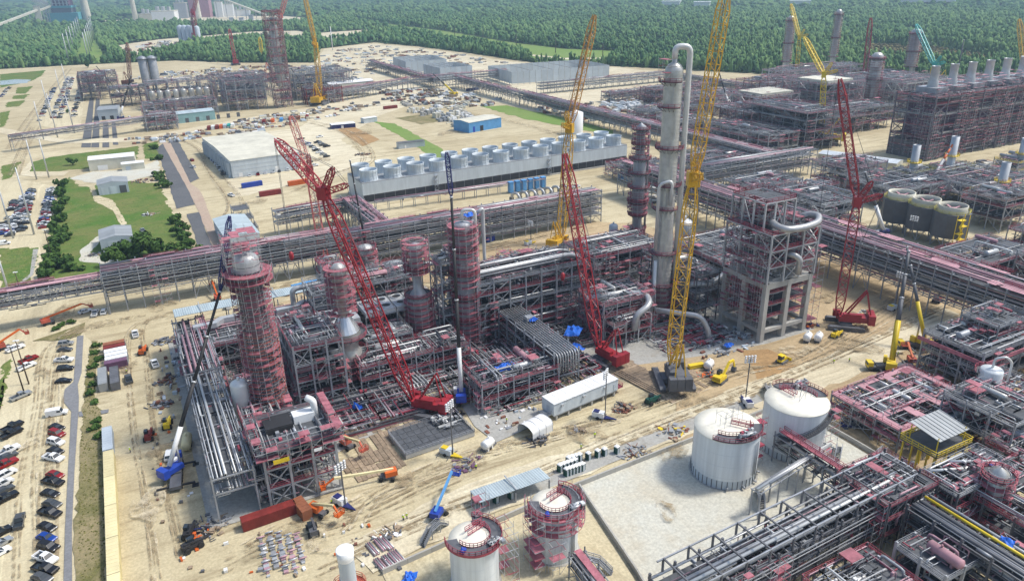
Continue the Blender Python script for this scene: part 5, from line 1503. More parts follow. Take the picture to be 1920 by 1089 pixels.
# two smaller tanks with red galleries
T3, T4 = (46.0, 108.2), (65.0, 108.6)
RS, HS = 4.9, 12.2
tc = tank('storage_tank', 'small white tank with red gallery and dark deck at the bottom edge', T3, RS, HS - 0.6, 0, 32)
td = tank('storage_tank', 'small white tank ringed by red scaffolding beside the concrete pad', T4, RS, HS, 0, 32)
for t, a0, a1, h in ((tc, -3.4, 1.2, HS - 0.6), (td, -3.7, 0.9, HS)):
    mb = MB(); arc_deck(mb, RS - 1.6, RS + 0.9, a0, a1, h + 0.4, 26); pl = mb.build('roof_platform', 'steel_dark', t)
    mb = MB(); rail(mb, arc_pts(RS + 0.85, a0, a1, h + 0.5, 22), 1.1, 0, 1.3, 0.09); rail(mb, arc_pts(RS - 1.5, a0 + 0.5, a1, h + 0.5, 18), 1.1, 0, 1.3, 0.09)
    mb.lathe([(RS + 0.92, h + 0.1), (RS + 0.92, h + 0.75)], 26, a0=a0, a1=a1); mb.build('guard_rail', 'red', pl)
    mb = MB()
    for s in (-1, 1): rail(mb, [(-1.2, 0.7 * s + 0.6, h + 1.1), (3.2, 0.7 * s + 2.0, h + 0.9)], 1.05, 0, 1.3, 0.09)
    mb.build('roof_walkway', 'red', t)
    mb = MB()
    for k in range(5): mb.tube((-4.1 + U(0, 1.2), -3.2 + U(-0.5, 0.5), h + 0.6), (-4.1 + U(0, 0.8), -3.2 + U(-0.4, 0.4), h + 1.4), 0.3, 8)
    mb.build('pallet_drums', 'blue', t)
    mb = MB(); clutter(mb, 1.4, -4.8, h + 0.6, 4.2, -3, h + 1.5, 30, (0.05, 0.1), (2, 6, 0, 1, 0, 2)); tag(mb.build('small_piping', CLUT, t), kind='stuff')
    for k in range(3): MB().lathe([(RS + 0.01, 2.4 + k * 2.6), (RS + 0.03, 2.43 + k * 2.6), (RS + 0.01, 2.46 + k * 2.6)], 32).build('weld_seam', 'siding_pale', t)
mb = MB(); scaffold_ring(mb, RS + 0.2, RS + 1.5, HS - 3.6, HS + 1.2, 20, 1.9, 0.5, a0=-3.9, a1=0.9); scaffold(mb, -7.6, -5, -5.2, 0, 0, HS, 2.0, 2.0, 0.4); scaffold(mb, -4.6, -7, -1.4, -5.2, 0, 8, 1.8, 2, 0.5)
tag(mb.build('scaffold', SCAF, td), kind='stuff')
mb = MB(); scaffold(mb, RS + 0.3, -5, RS + 2.6, 1, 0, HS + 1.5, 1.9, 2.0, 0.5); scaffold(mb, 2.6, 4.4, 5.8, 6.2, 7, HS + 4, 1.8, 2, 0.6); tag(mb.build('scaffold', SCAF, tc), kind='stuff')
for k in range(4):
    a = -1.35 + k * 0.07
    pipe(td, [((RS + 0.15) * math.cos(a), (RS + 0.15) * math.sin(a), 2), ((RS + 0.15) * math.cos(a), (RS + 0.15) * math.sin(a), HS - 2)], 0.07, 'steel', 6)
t = thing('stack', 'pale green stack with white flared cap at the bottom edge', 'stack', (*(21.6,112.6), 0))
h_ = 15.9
MB().lathe([(1.6, 0), (1.5, h_ - 2.2)], 20).build('shell', 'siding_pale', t)
MB().lathe([(1.55, h_ - 2.2), (1.6, h_ - 1.6), (1.7, h_), (1.55, h_), (0.05, h_ + 0.1)], 20).build('cap', 'white', t)
mb = MB()
for i in range(24):
    a = i * 0.28; z = h_ - 2.6 - i * 0.45
    mb.bar((1.62 * math.cos(a), 1.62 * math.sin(a), z), (1.62 * math.cos(a + 0.28), 1.62 * math.sin(a + 0.28), z - 0.45), 0.14, 0.3)
mb.build('helical_strake', 'siding', t)
mb = MB(); arc_deck(mb, 1.7, 3.4, 0, 2 * PI, h_ - 9.5); rail(mb, arc_pts(3.3, 0, 2 * PI, h_ - 9.4), 1.2); mb.build('platform', 'orange_red', t)

# bund walls round the tank pads
def wall_run(name, label, pts, h=1.5, w=0.4):
    t = thing(name, label, 'wall', (0, 0, 0))
    for a, b in zip(pts, pts[1:]):
        n = max(1, int(round(dist(a, b) / 5.5)))
        l = dist(a, b) / n
        me = cached(('bund', round(l, 2), h), lambda: MB().box((l / 2, 0, h / 2), (l - 0.06, w, h)).mesh('wall_panel', 'concrete'))
        for i in range(n): put('wall_panel', me, t, (*lerp(a, b, i / n), 0), ang(a, b))
    return t
wall_run('bund_wall', 'low concrete wall along the road side of the tank pads', [(30, 119.6), (81, 124.2), (152, 126.8)])
wall_run('bund_wall', 'low concrete wall between the stained pad and the small tanks', [(80.8, 123.6), (76, 94), (69, 62)])
wall_run('bund_wall', 'low concrete wall right of the spiral stair tank', [(152.2, 126.5), (153, 104), (153, 84)])

# ============================================================ lower right units
t = steel_frame('process_module', 'low pink decked platform with three openings beside the road', 'structure', (158.5, 96), 5, 3, 6.2, 7, [3.2, 6.4], deck=0.25, top=0.3, pipes=18, drums=0, clut=220, scaf=0.5, railm=('red',))
for k in range(3):
    drum(t, (5.5 + k * 9.5, 11, 7.3), 0.6, 5, 'y', 'pipe_white')
mb = MB()
for y in (0.4, 7, 14, 20.4): mb.box((15.5, y, 6.95), (31, 2.0, 0.12))
for k in range(4): mb.box((0.8 + k * 9.8, 10.5, 7.07), (2.6, 21, 0.12))
mb.build('walk_deck', 'pink', t)
pipe_rack('pipe_rack', 'pale pipe rack along the near side of the pink platform', (162, 91.0), (187, 91.0), 3.6, [3.6, 6.6], pipes=5, top='none', scaf=0.4, pm=('pipe_white', 'pipe', 'steel_light'), pw=(3, 3, 3))
t = steel_frame('process_structure', 'large structure with dark top deck and red skirt at right edge', 'structure', (199.5, 102), 5, 3, 6.2, 6.0, [5, 9.5, 14], deck=0.95, pipes=26, drums=5, clut=340, scaf=0.55, railm=('red', 'steel'), col=0.5)
mb = MB()
for s in ((15.5, -1.2, 32, 0.25), (-1.2, 9, 0.25, 20)): mb.box((s[0], s[1], 12.6), (s[2], s[3], 1.2))
mb.build('red_skirt', 'red_deck', t)
steel_frame('process_structure', 'small raised steel deck on top of the dark decked structure', 'structure', (211, 106), 3, 2, 5.5, 5.5, [15.6, 18.4], deck=0.8, pipes=6, drums=1, clut=60, scaf=0.3, base=14.3, railm=('red', 'steel'))
t = tower('white_vessel', 'tall white upright vessel with manways at right', (191.5, 95.2), [(2.8, 0), (2.8, 15.4), (2.6, 15.9), (0.1, 16.4)], plats=((8.5, -2.6, -0.4), (14.6, 0.5, 2.6)), plat_w=1.2, m='tank_white', cat='vessel', scaf=())
pipe(t, [(0, 0, 16), (0, 0, 19), (1.5, -2, 20), (3.6, -2.6, 18), (3.6, -2.6, 3)], 0.3, 'pipe_white')
t = tower('white_vessel', 'short white vessel below the pale pipe rack', (180.2,93.6), [(2.2, 0), (2.2, 9), (0.1, 10)], plats=(8.6,), m='tank_white', cat='vessel')
steel_frame('process_structure', 'open pink piped frame cut by the right edge', 'structure', (175.4,79.0), 5, 3, 5, 6, [6, 12], deck=0.5, pipes=16, drums=4, clut=160, scaf=0.35)
steel_frame('process_structure', 'grey framed unit between the white vessel and right edge', 'structure', (211, 82), 4, 2, 6, 5.5, [5, 9, 13], deck=0.5, pipes=14, drums=3, clut=160, scaf=0.3)
steel_frame('process_structure', 'dark lower unit below the white vessels', 'structure', (172, 73), 4, 2, 6.0, 5.0, [3.5, 6.5], deck=0.5, pipes=18, drums=2, clut=200, scaf=0.2, steel='steel_dark', railm=('red', 'steel'))

# near rack with the long white pipe
t = pipe_rack('pipe_rack', 'near pipe rack carrying one long white pipe at bottom right', (70, 74), (136, 76.5), 8.5, [4.5, 8, 11.8], pipes=7, top='none', scaf=0.8, col=0.42, clut=2.2, steel='steel_dark', pm=('pipe', 'steel', 'pink_pipe', 'steel_dark'), pw=(4, 3, 2, 3))
pipe(t, [(0, 3.2, 12.8), (62, 3.2, 12.8), (65, 4.6, 12.4), (66, 4.6, 10)], 0.36, 'pipe_white', 12, 'white_pipe')
for k in range(11):
    put('top_frame', cached('topf', lambda: MB().bar((0, 0, 0), (0, 0, 3.2), 0.35).bar((0, 8.5, 0), (0, 8.5, 3.2), 0.35).bar((0, 0, 3.2), (0, 8.5, 3.2), 0.3).mesh('top_frame', 'steel_dark')), t, (3 + k * 6.2, 0, 11.9))
for y in (0, 8.5): put('top_beam', bar_mesh(64, 0.28, 'steel', 'x'), t, (1.5, y, 15.0))
t = steel_frame('process_module', 'piped deck junction where the near racks meet', 'structure', (124, 74), 3, 3, 5.2, 4.4, [4.5, 8.5, 12.2], deck=0.9, pipes=14, drums=1, clut=140, scaf=0.6, steel='steel_dark')
t = steel_frame('process_module', 'open topped pipe frame beyond the rack junction', 'structure', (140.5, 70), 4, 2, 5.2, 4.6, [4, 7.5, 11], deck=0.35, pipes=18, drums=2, clut=140, scaf=0.45, steel='steel_dark')
mb = MB(); mb.box((10, 2.2, 11.8), (18, 1.6, 0.15)); mb.build('walkway', 'red_deck', t)
for k in range(2): pipe(t, [(2 + k * 7, 8, 12.2), (9 + k * 9, 5 - k * 2, 12.2)], 0.32, 'pipe_white', 10)
t = thing('roofed_platform', 'yellow railed platform with a grey corrugated roof', 'platform', (157.5, 86.5, 0), 0.0)
for i in range(4):
    for j in range(3): put('column', bar_mesh(10, 0.35, 'yellow'), t, (-6 + i * 4, -4 + j * 4, 0))
mb = MB(); mb.box((0, 0, 10.1), (13.4, 9.6, 0.25)); mb.build('deck', 'grating', t)
mb = MB(); rail(mb, [(-6.6, -4.7, 10.2), (6.6, -4.7, 10.2), (6.6, 4.7, 10.2), (-6.6, 4.7, 10.2)], 1.3, 0, 1.6, 0.14, True); rail(mb, [(-6.6, -4.7, 7.2), (6.6, -4.7, 7.2)], 1.3, 0, 1.6, 0.14); mb.build('guard_rail', 'yellow', t)
for k in range(8):
    me = cached('rsheet', lambda: MB().box((0, 0, 0), (1.3, 8, 0.14)).box((0.6, 0, 0.12), (0.16, 8, 0.14)).mesh('roof_sheet', 'roof_grey'))
    o = put('roof_sheet', me, t, (-4.6 + k * 1.35, 0, 14.2)); o.rotation_euler = (R(8), 0, 0)
for sx in (-5, 5):
    for sy in (-3.4, 3.4): put('roof_post', bar_mesh(4, 0.2, 'yellow'), t, (sx, sy, 10.2))
t = pipe_rack('pipe_rack', 'near pipe rack with a yellow pipe running out at bottom right', (136.5, 38), (136.5, 73), 8, [4.5, 8, 11], pipes=8, top='none', scaf=0.5, col=0.42, clut=2.0, steel='steel_dark', pm=('pipe', 'steel', 'steel_dark'), pw=(3, 2, 4))
put('yellow_pipe', tube_mesh(26, 0.32, 'yellow', 'x', 10), t, (9, 2.6, 12))
steel_frame('equipment_skid', 'open steel skid with a dark deck and white fan at bottom right', 'structure', (119.5, 58), 2, 2, 5.6, 5.2, [3.4, 8.4], deck=1.0, pipes=8, drums=1, clut=50, scaf=0.2, col=0.5, steel='steel_light', railm=('red', 'steel'))
steel_frame('process_module', 'deep shadowed pipe frame below the near racks', 'structure', (98, 60), 3, 2, 6, 6, [4, 7], deck=0.3, pipes=12, drums=2, clut=100, scaf=0.6, steel='steel_dark')
t = tower('scaffolded_vessel', 'scaffolded drum with bright blue tarp at right edge', (151.0,68.4), [(1.8, 0), (1.8, 15), (0.1, 16.2)], plats=(8, 14), scaf=((2, 14),), cat='vessel')
steel_frame('process_structure', 'pipe frames in the lower right corner behind the yellow pipe', 'structure', (146, 48), 4, 4, 6, 6.5, [4.5, 9], deck=0.3, pipes=16, drums=3, clut=180, scaf=0.5, steel='steel_dark')
# trestle from the tanks to the rack
t = pipe_rack('pipe_trestle', 'narrow red railed trestle from the tanks to the near rack', (133, 84), (133, 109), 4.2, [4.6, 7.8], bay=5, pipes=4, top='none', scaf=0.5, col=0.3, pm=('pipe_white', 'pipe', 'pink_pipe'), pw=(3, 3, 2))
mb = MB(); mb.box((12, 3.2, 9.4), (24, 1.4, 0.12)); mb.build('walkway', 'red_deck', t)
mb = MB(); rail(mb, [(0, 2.4, 9.5), (24, 2.4, 9.5)], 1.1); rail(mb, [(0, 4, 9.5), (24, 4, 9.5)], 1.1); mb.build('guard_rail', 'red', t)
t = pipe_rack('pipe_trestle', 'thin pipe trestle crossing in front of the two big tanks', (109.7,94.5), (137.8,98.9), 2.2, [7.2], bay=8, pipes=5, top='none', scaf=0, brace=0, tray=False, col=0.28, clut=0, stubs=False, pm=('pipe_white', 'pipe'), pw=(2, 2))
t = pipe_rack('pipe_trestle', 'red decked trestle at the foot of the ringed small tank', (66, 78), (67, 100), 3.6, [3, 5.5], bay=6, pipes=4, top='none', scaf=0.3, col=0.26)
mb = MB(); mb.box((11, 1.8, 6.6), (22, 1.6, 0.12)); mb.build('walkway', 'red_deck', t)

def stair_over(name, label, loc, rz):
    """crossover stair with handrails over a bund wall"""
    t = thing(name, label, 'stairs', (*loc, 0), rz)
    mb = MB()
    for s, x0 in ((1, -4.2), (-1, 4.2)):
        for i in range(9): mb.box((x0 + s * i * 0.32, 0, 0.22 + i * 0.25), (0.36, 1.2, 0.07))
    mb.box((0, 0, 2.45), (3.0, 1.3, 0.1)); mb.build('treads', 'grating', t)
    mb = MB()
    for y in (-0.62, 0.62):
        for dz in (0, 1.05, 0.55):
            mb.bar((-4.3, y, 0.1 + dz), (-1.5, y, 2.4 + dz), 0.12 if dz else 0.25)
            mb.bar((-1.5, y, 2.4 + dz), (1.5, y, 2.4 + dz), 0.12 if dz else 0.25)
            mb.bar((1.5, y, 2.4 + dz), (4.3, y, 0.1 + dz), 0.12 if dz else 0.25)
        for x in (-4.2, -2.8, -1.5, 0, 1.5, 2.8, 4.2): 
            z = 2.4 if abs(x) <= 1.5 else 2.4 - (abs(x) - 1.5) * 0.82
            mb.bar((x, y, z), (x, y, z + 1.05), 0.09)
        for x in (-1.4, 1.4): mb.bar((x, y, 0), (x, y, 2.4), 0.16)
    mb.build('handrail', 'steel', t)
    return t
stair_over('crossover_stair', 'steel crossover stair beside the small bund in front of tanks', (114.2,98.2), 0.9)
stair_over('crossover_stair', 'steel crossover stair at the wall corner behind the small white tank', (44.0,125.4), 0.5)
stair_over('crossover_stair', 'steel stair near the road behind the spiral stair tank', (151.6,132.7), 1.0)
stair_over('crossover_stair', 'steel stair on the wall right of the spiral stair tank', (152.9,96.2), 0.2)
stair_over('crossover_stair', 'steel stair under the pipes right of the ringed small tank', (69.0,100.1), -0.9)
stair_over('crossover_stair', 'steel stair inside the pad beyond the pipe trestle', (144.4,102.0), 0.6)

# ============================================================ grey three cell cooler
t3 = thing('cell_cooler', 'dark grey three cell cooler with big round fan rings', 'cooler', (0, 0, 0))
for k, (x, y) in enumerate(((314.5,214.5), (313.1,201.8), (313.4,189.9))):
    x = 316.0; y = 214.5 - k * 12.6
    mb = MB(); mb.lathe([(7.7, 4.6), (7.7, 15.2), (7.3, 15.4), (0.1, 15.5)], 8, a0=PI / 8, a1=2 * PI + PI / 8, smooth=False); c = mb.build('cell_casing', 'siding_dark', t3, (x, y, 0))
    MB().lathe([(6.0, 15.4), (5.7, 16.6), (5.9, 18.2), (5.5, 18.2), (5.3, 16.6), (5.4, 15.7)], 26).build('fan_ring', 'roof_cream', c)
    mb = MB(); mb.lathe([(5.4, 15.75), (0.5, 15.7)], 20, mi=1)
    mb.lathe([(1.2, 15.7), (1.2, 16.9), (0.05, 17.1)], 10)
    for a in range(6): mb.bar((math.cos(a * 1.047), math.sin(a * 1.047), 16.5), (5.1 * math.cos(a * 1.047), 5.1 * math.sin(a * 1.047), 16.8), 0.9, 0.1)
    mb.build('fan', ['pink', 'black'], c)
    mb = MB(); rail(mb, arc_pts(7.4, 0, 2 * PI, 15.5, 8), 1.1, 0, 3, 0.12); mb.build('guard_rail', 'yellow_rail', c)
    for q in range(8):
        a, b = q * PI / 4 + PI / 8, (q + 1) * PI / 4 + PI / 8
        pa, pb = (7.4 * math.cos(a), 7.4 * math.sin(a)), (7.4 * math.cos(b), 7.4 * math.sin(b))
        put('leg', bar_mesh(4.7, 0.4, 'steel'), c, (*pa, 0))
        put('brace', brace_mesh((pb[0] - pa[0]) / 2, (pb[1] - pa[1]) / 2, 4.5, 0.22, 'steel'), c, (*pa, 0.1))
        put('brace', brace_mesh((pa[0] - pb[0]) / 2, (pa[1] - pb[1]) / 2, 4.5, 0.22, 'steel'), c, (*pb, 0.1))
mb = MB()
for k in range(5):
    mb.box((309.5 + (k % 2) * 2, 180.5, 2.5 + k * 3), (3.2, 2.0, 0.2)); mb.bar((308.5 + (2.5 if k % 2 else 0), 180.2, k * 3 - 0.5), (308.5 + (0 if k % 2 else 2.5), 180.2, 2.5 + k * 3), 0.9, 0.12)
for x in (308, 313):
    for y in (179.4, 181.6): mb.bar((x, y, 0), (x, y, 16.5), 0.22)
mb.build('stair_tower', 'yellow', t3)

# units around it
steel_frame('process_structure', 'pipe frames left of the dark grey cell cooler', 'structure', (274, 222), 4, 5, 6.5, 7, [6, 11, 15], deck=0.5, pipes=18, drums=4, clut=220, scaf=0.3)
steel_frame('process_structure', 'grey boxes and frames behind the tall red crane', 'structure', (290, 262), 6, 2, 7, 6, [5, 9], deck=0.5, pipes=14, drums=4, clut=120, scaf=0.2)
steel_frame('process_structure', 'frame with white pipes along its top at the right edge', 'structure', (272, 146), 5, 3, 7, 7, [6, 12], deck=0.6, pipes=12, drums=3, clut=140, scaf=0.3)
steel_frame('process_structure', 'red piped frame right of the grey cell cooler', 'structure', (322, 150), 5, 3, 6.5, 6, [6, 12], deck=0.5, pipes=10, drums=5, clut=160, scaf=0.4)
steel_frame('process_structure', 'turbine deck with ribbed roof right of the cell cooler', 'structure', (350, 186), 4, 3, 7, 7, [6, 12, 15], deck=0.8, pipes=10, drums=4, clut=120, scaf=0.3, railm=('red', 'rust'))
for k, (px_, h_) in enumerate((((386.0,258.9), 24), ((410.3,253.3), 27), ((385.9,210.0), 24), ((460.7,243.2), 22))):
    t = steel_frame('turbine_unit', 'pipe framed turbine unit with a short grey stack, %s' % ('beside the long green shed', 'beside the orange boom', 'with drifting steam', 'farthest right')[k], 'structure', (px_[0] - 10, px_[1] - 5), 4, 2, 6.5, 7, [5, 9.5], deck=0.5, pipes=10, drums=4, clut=110, scaf=0.15, railm=('yellow', 'yellow_rail'))
    MB().lathe([(2.1, 0), (2.1, h_), (1.9, h_), (1.9, h_ - 1.5)], 16).build('stack', 'steel_light', t, (11, 5, 0))
    mb = MB(); arc_deck(mb, 2.1, 3.8, 0, 6.28, h_ * 0.6); rail(mb, arc_pts(3.7, 0, 6.28, h_ * 0.6), 1.2, 0, 2, 0.13); mb.build('stack_platform', 'yellow', t, (11, 5, 0))
# boiler block
t = steel_frame('boiler_block', 'huge dark multi storey boiler block with a row of stacks', 'structure', (450.5, 294.5), 13, 3, 12, 9.2, [7, 14, 21, 28, 35, 39], deck=0.7, pipes=40, drums=10, clut=1500, scaf=0.75, steel='steel_purple', railm=('steel_light', 'red', 'pink'), col=0.7, brace=0.45)
mb = MB(); mb.boxb(6, 6, 0.3, 150, 22, 34); mb.build('boiler_core', 'purple', t)
mb = MB(); mb.boxb(0.2, -0.5, 0, 12, 28, 11); mb.build('cladding', 'siding_dark', t)
for k in range(8):
    x = 13 + k * 19
    mb = MB(); mb.boxb(x - 3, 8, 39.2, x + 9, 22, 43.5); mb.build('duct_box', 'steel', t)
    MB().lathe([(3.4, 43), (3.2, 46), (2.5, 48), (2.5, 56), (2.7, 56.2), (2.2, 56.2), (2.2, 50)], 18).build('stack', 'steel_light', t, (x + 3, 15, 0))
    mb = MB(); scaffold(mb, x - 4, 6, x + 10, 7.6, 39, 47, 2.6, 2, 0.6); scaffold(mb, x + 8, 9, x + 13, 18, 39, 48, 2.6, 2, 0.5); tag(mb.build('scaffold', ['steel_light', 'red', 'pink'], t), kind='stuff')
steel_frame('process_structure', 'dark tall frame left of the boiler block', 'structure', (405, 352), 4, 6, 9, 10, [7, 14, 21, 26], deck=0.6, pipes=14, drums=6, clut=260, scaf=0.25, steel='steel', railm=('red', 'steel'))

# far process field
FAR = [((398, 395), 4, 5, 8, 8, [6, 11, 16], 'red topped unit beside the white far vessel'), ((370, 430), 3, 4, 8, 9, [5, 9], 'low piped unit left of the white far vessel'),
       ((440, 432), 5, 4, 9, 9, [6, 12, 18], 'pale roofed far unit behind the white vessel'), ((500, 420), 5, 5, 9, 9, [6, 12, 18, 23], 'pink far unit left of the far scaffolded tower'),
       ((450, 500), 6, 4, 9, 9, [6, 11], 'low far unit near the bright yard'), ((520, 500), 6, 4, 10, 10, [6, 11, 16], 'far unit with a pale deck under the yellow crane tips'),
       ((570, 400), 6, 5, 10, 10, [7, 14, 21], 'dense far unit left of the boiler block'), ((640, 470), 8, 4, 10, 10, [6, 12], 'farthest pale unit at the edge of the woods'),
       ((600, 560), 12, 3, 10, 9, [6, 11, 15], 'long far frame row before the tree line'), ((640, 400), 8, 4, 10, 9, [8, 16], 'far frames rising behind the boiler stacks'),
       ((450, 570), 6, 3, 9, 8, [5, 10], 'far frame behind the tallest column top')]
for org, nx, ny, dx, dy, zs, lab in FAR:
    zs = [round(z * 1.3, 1) for z in zs]
    steel_frame('process_structure', lab, 'structure', org, nx, ny, dx, dy, zs, deck=0.35, pipes=10, drums=4, clut=300, scaf=0.8, col=0.5, brace=0.3, railm=('red', 'pink', 'pink', 'steel_light'), top=0.1, steel=random.choice(('steel_light', 'steel', 'rust_steel')))
for o_, w_, d_ in (((448, 436), 34, 26), ((505, 424), 30, 30)):
    t = MB().boxb(0, 0, 0, w_, d_, 0.5).boxb(0, 0, -2, 0.4, d_, 0).boxb(0, 0, -2, w_, 0.4, 0).build('roof_slab', 'roof_cream', None, (*o_, 25.2 if w_ == 34 else 31.8)); tag(t, 'pale flat roof slab on the %s far unit' % ('nearer' if w_ == 34 else 'pink'), 'roof')
tower('white_vessel', 'white upright vessel standing in the far process field', (424.6,402.7), [(3.4, 0), (3.4, 23), (3.1, 24), (0.1, 25)], m='white', cat='vessel', ladder=False)
tower('white_vessel', 'plain white tank behind the cooling tower stacks', (315.0,495.5), [(5.4, 0), (5.4, 16), (0.1, 18)], m='white', cat='tank', ladder=False)
for k, (b_, h_, r_, lab) in enumerate((((676.0,627.1), 66, 3.6, 'leftmost far scaffolded tower against the woods'), ((745.6,622.8), 70, 3.2, 'slim far tower between yellow and red cranes'), ((769.2,539.9), 52, 5.0, 'far tower left of the teal crane'),
                                       ((564.1,426.9), 48, 4.6, 'scaffolded far tower with white band left of the boiler block'))):
    t = tower('scaffolded_tower', lab, b_, [(r_, 0), (r_, h_), (r_ * 0.6, h_ + 2), (0.1, h_ + 2.6)], plats=(h_ * 0.3, h_ * 0.6, h_ * 0.95), plat_w=2.4, scaf=((h_ * 0.35, h_),), ladder=False)
    if k == 3: MB().lathe([(r_ + 0.1, h_ - 9), (r_ + 0.1, h_ - 4)], 18).build('white_band', 'white', t)

MORE = [((276, 268), 5, 3, 7, 7, [5, 9, 13], 'low frames before the receding rack end'), ((340, 232), 5, 4, 8, 8, [5, 10], 'frames behind the dark cell cooler'), ((345, 268), 4, 3, 8, 8, [5, 10, 14], 'frames below the long pale green shed'),
        ((372, 352), 3, 7, 9, 9, [6, 11, 15], 'tall frames left of the boiler block'), ((380, 210), 6, 5, 8, 8, [5, 10], 'turbine side frames at the right edge'), ((300, 330), 5, 5, 9, 8, [5, 9], 'storage frames right of the grey crossing rack'), ((372, 480), 6, 3, 9, 9, [5, 9, 13], 'frames left of the low far unit'),
        ((480, 380), 6, 3, 9, 9, [6, 12, 17], 'units before the pale roofed far unit'), ((430, 372), 3, 3, 8, 8, [5, 10, 15], 'pipe frames beside the luffing crane'), ((560, 455), 7, 4, 10, 10, [6, 12, 18], 'units behind the boiler block left end'), ((258, 340), 4, 4, 8, 8, [4, 8], 'racks behind the thin column end'),
        ((420, 600), 14, 2, 10, 8, [5, 9], 'far low racks in the bright yard'), ((655, 520), 10, 4, 10, 10, [6, 12], 'last frames before the tree line at right'), ((290, 128), 6, 3, 7, 6, [5, 10, 14], 'frames at the right edge below the cell cooler')]
for org, nx, ny, dx, dy, zs, lab in MORE:
    steel_frame('process_structure', lab, 'structure', org, nx, ny, dx, dy, zs, deck=0.4, pipes=8, drums=3, clut=200, scaf=0.5, col=0.45, brace=0.3, railm=('red', 'pink', 'steel', 'steel_light'), top=0.25)

# ============================================================ cranes
def basis(p, q):
    d_ = (q - p) / np.linalg.norm(q - p)
    sd = np.cross(d_, (0, 0, 1.0))
    if np.linalg.norm(sd) < 0.05: sd = np.array((1.0, 0, 0))
    sd /= np.linalg.norm(sd)
    return d_, sd, np.cross(sd, d_)
def lattice(mb, p, q, w=2.4, chord=0.26, lace=0.13, t0=0.12, t1=0.12, w0=0.25, w1=0.35, mi=0):
    p, q = np.array(p, float), np.array(q, float)
    L = np.linalg.norm(q - p)
    d_, sd, up = basis(p, q)
    n = max(6, int(L / (w * 1.15)))
    def wd(s):
        if s < t0: return w * (w0 + (1 - w0) * s / t0)
        if s > 1 - t1: return w * (w1 + (1 - w1) * (1 - s) / t1)
        return w
    C = []
    for i in range(n + 1):
        s = i / n
        h = wd(s) / 2
        c = p + d_ * L * s
        C.append([c + sd * h * a + up * h * b for a, b in ((-1, -1), (1, -1), (1, 1), (-1, 1))])
    for i in range(n):
        for k in range(4):
            mb.bar(C[i][k], C[i + 1][k], chord, None, mi)
            k2 = (k + 1) % 4
            if i % 2: mb.bar(C[i][k], C[i + 1][k2], lace, None, mi)
            else: mb.bar(C[i][k2], C[i + 1][k], lace, None, mi)
            mb.bar(C[i][k], C[i][k2], lace, None, mi)
    return mb

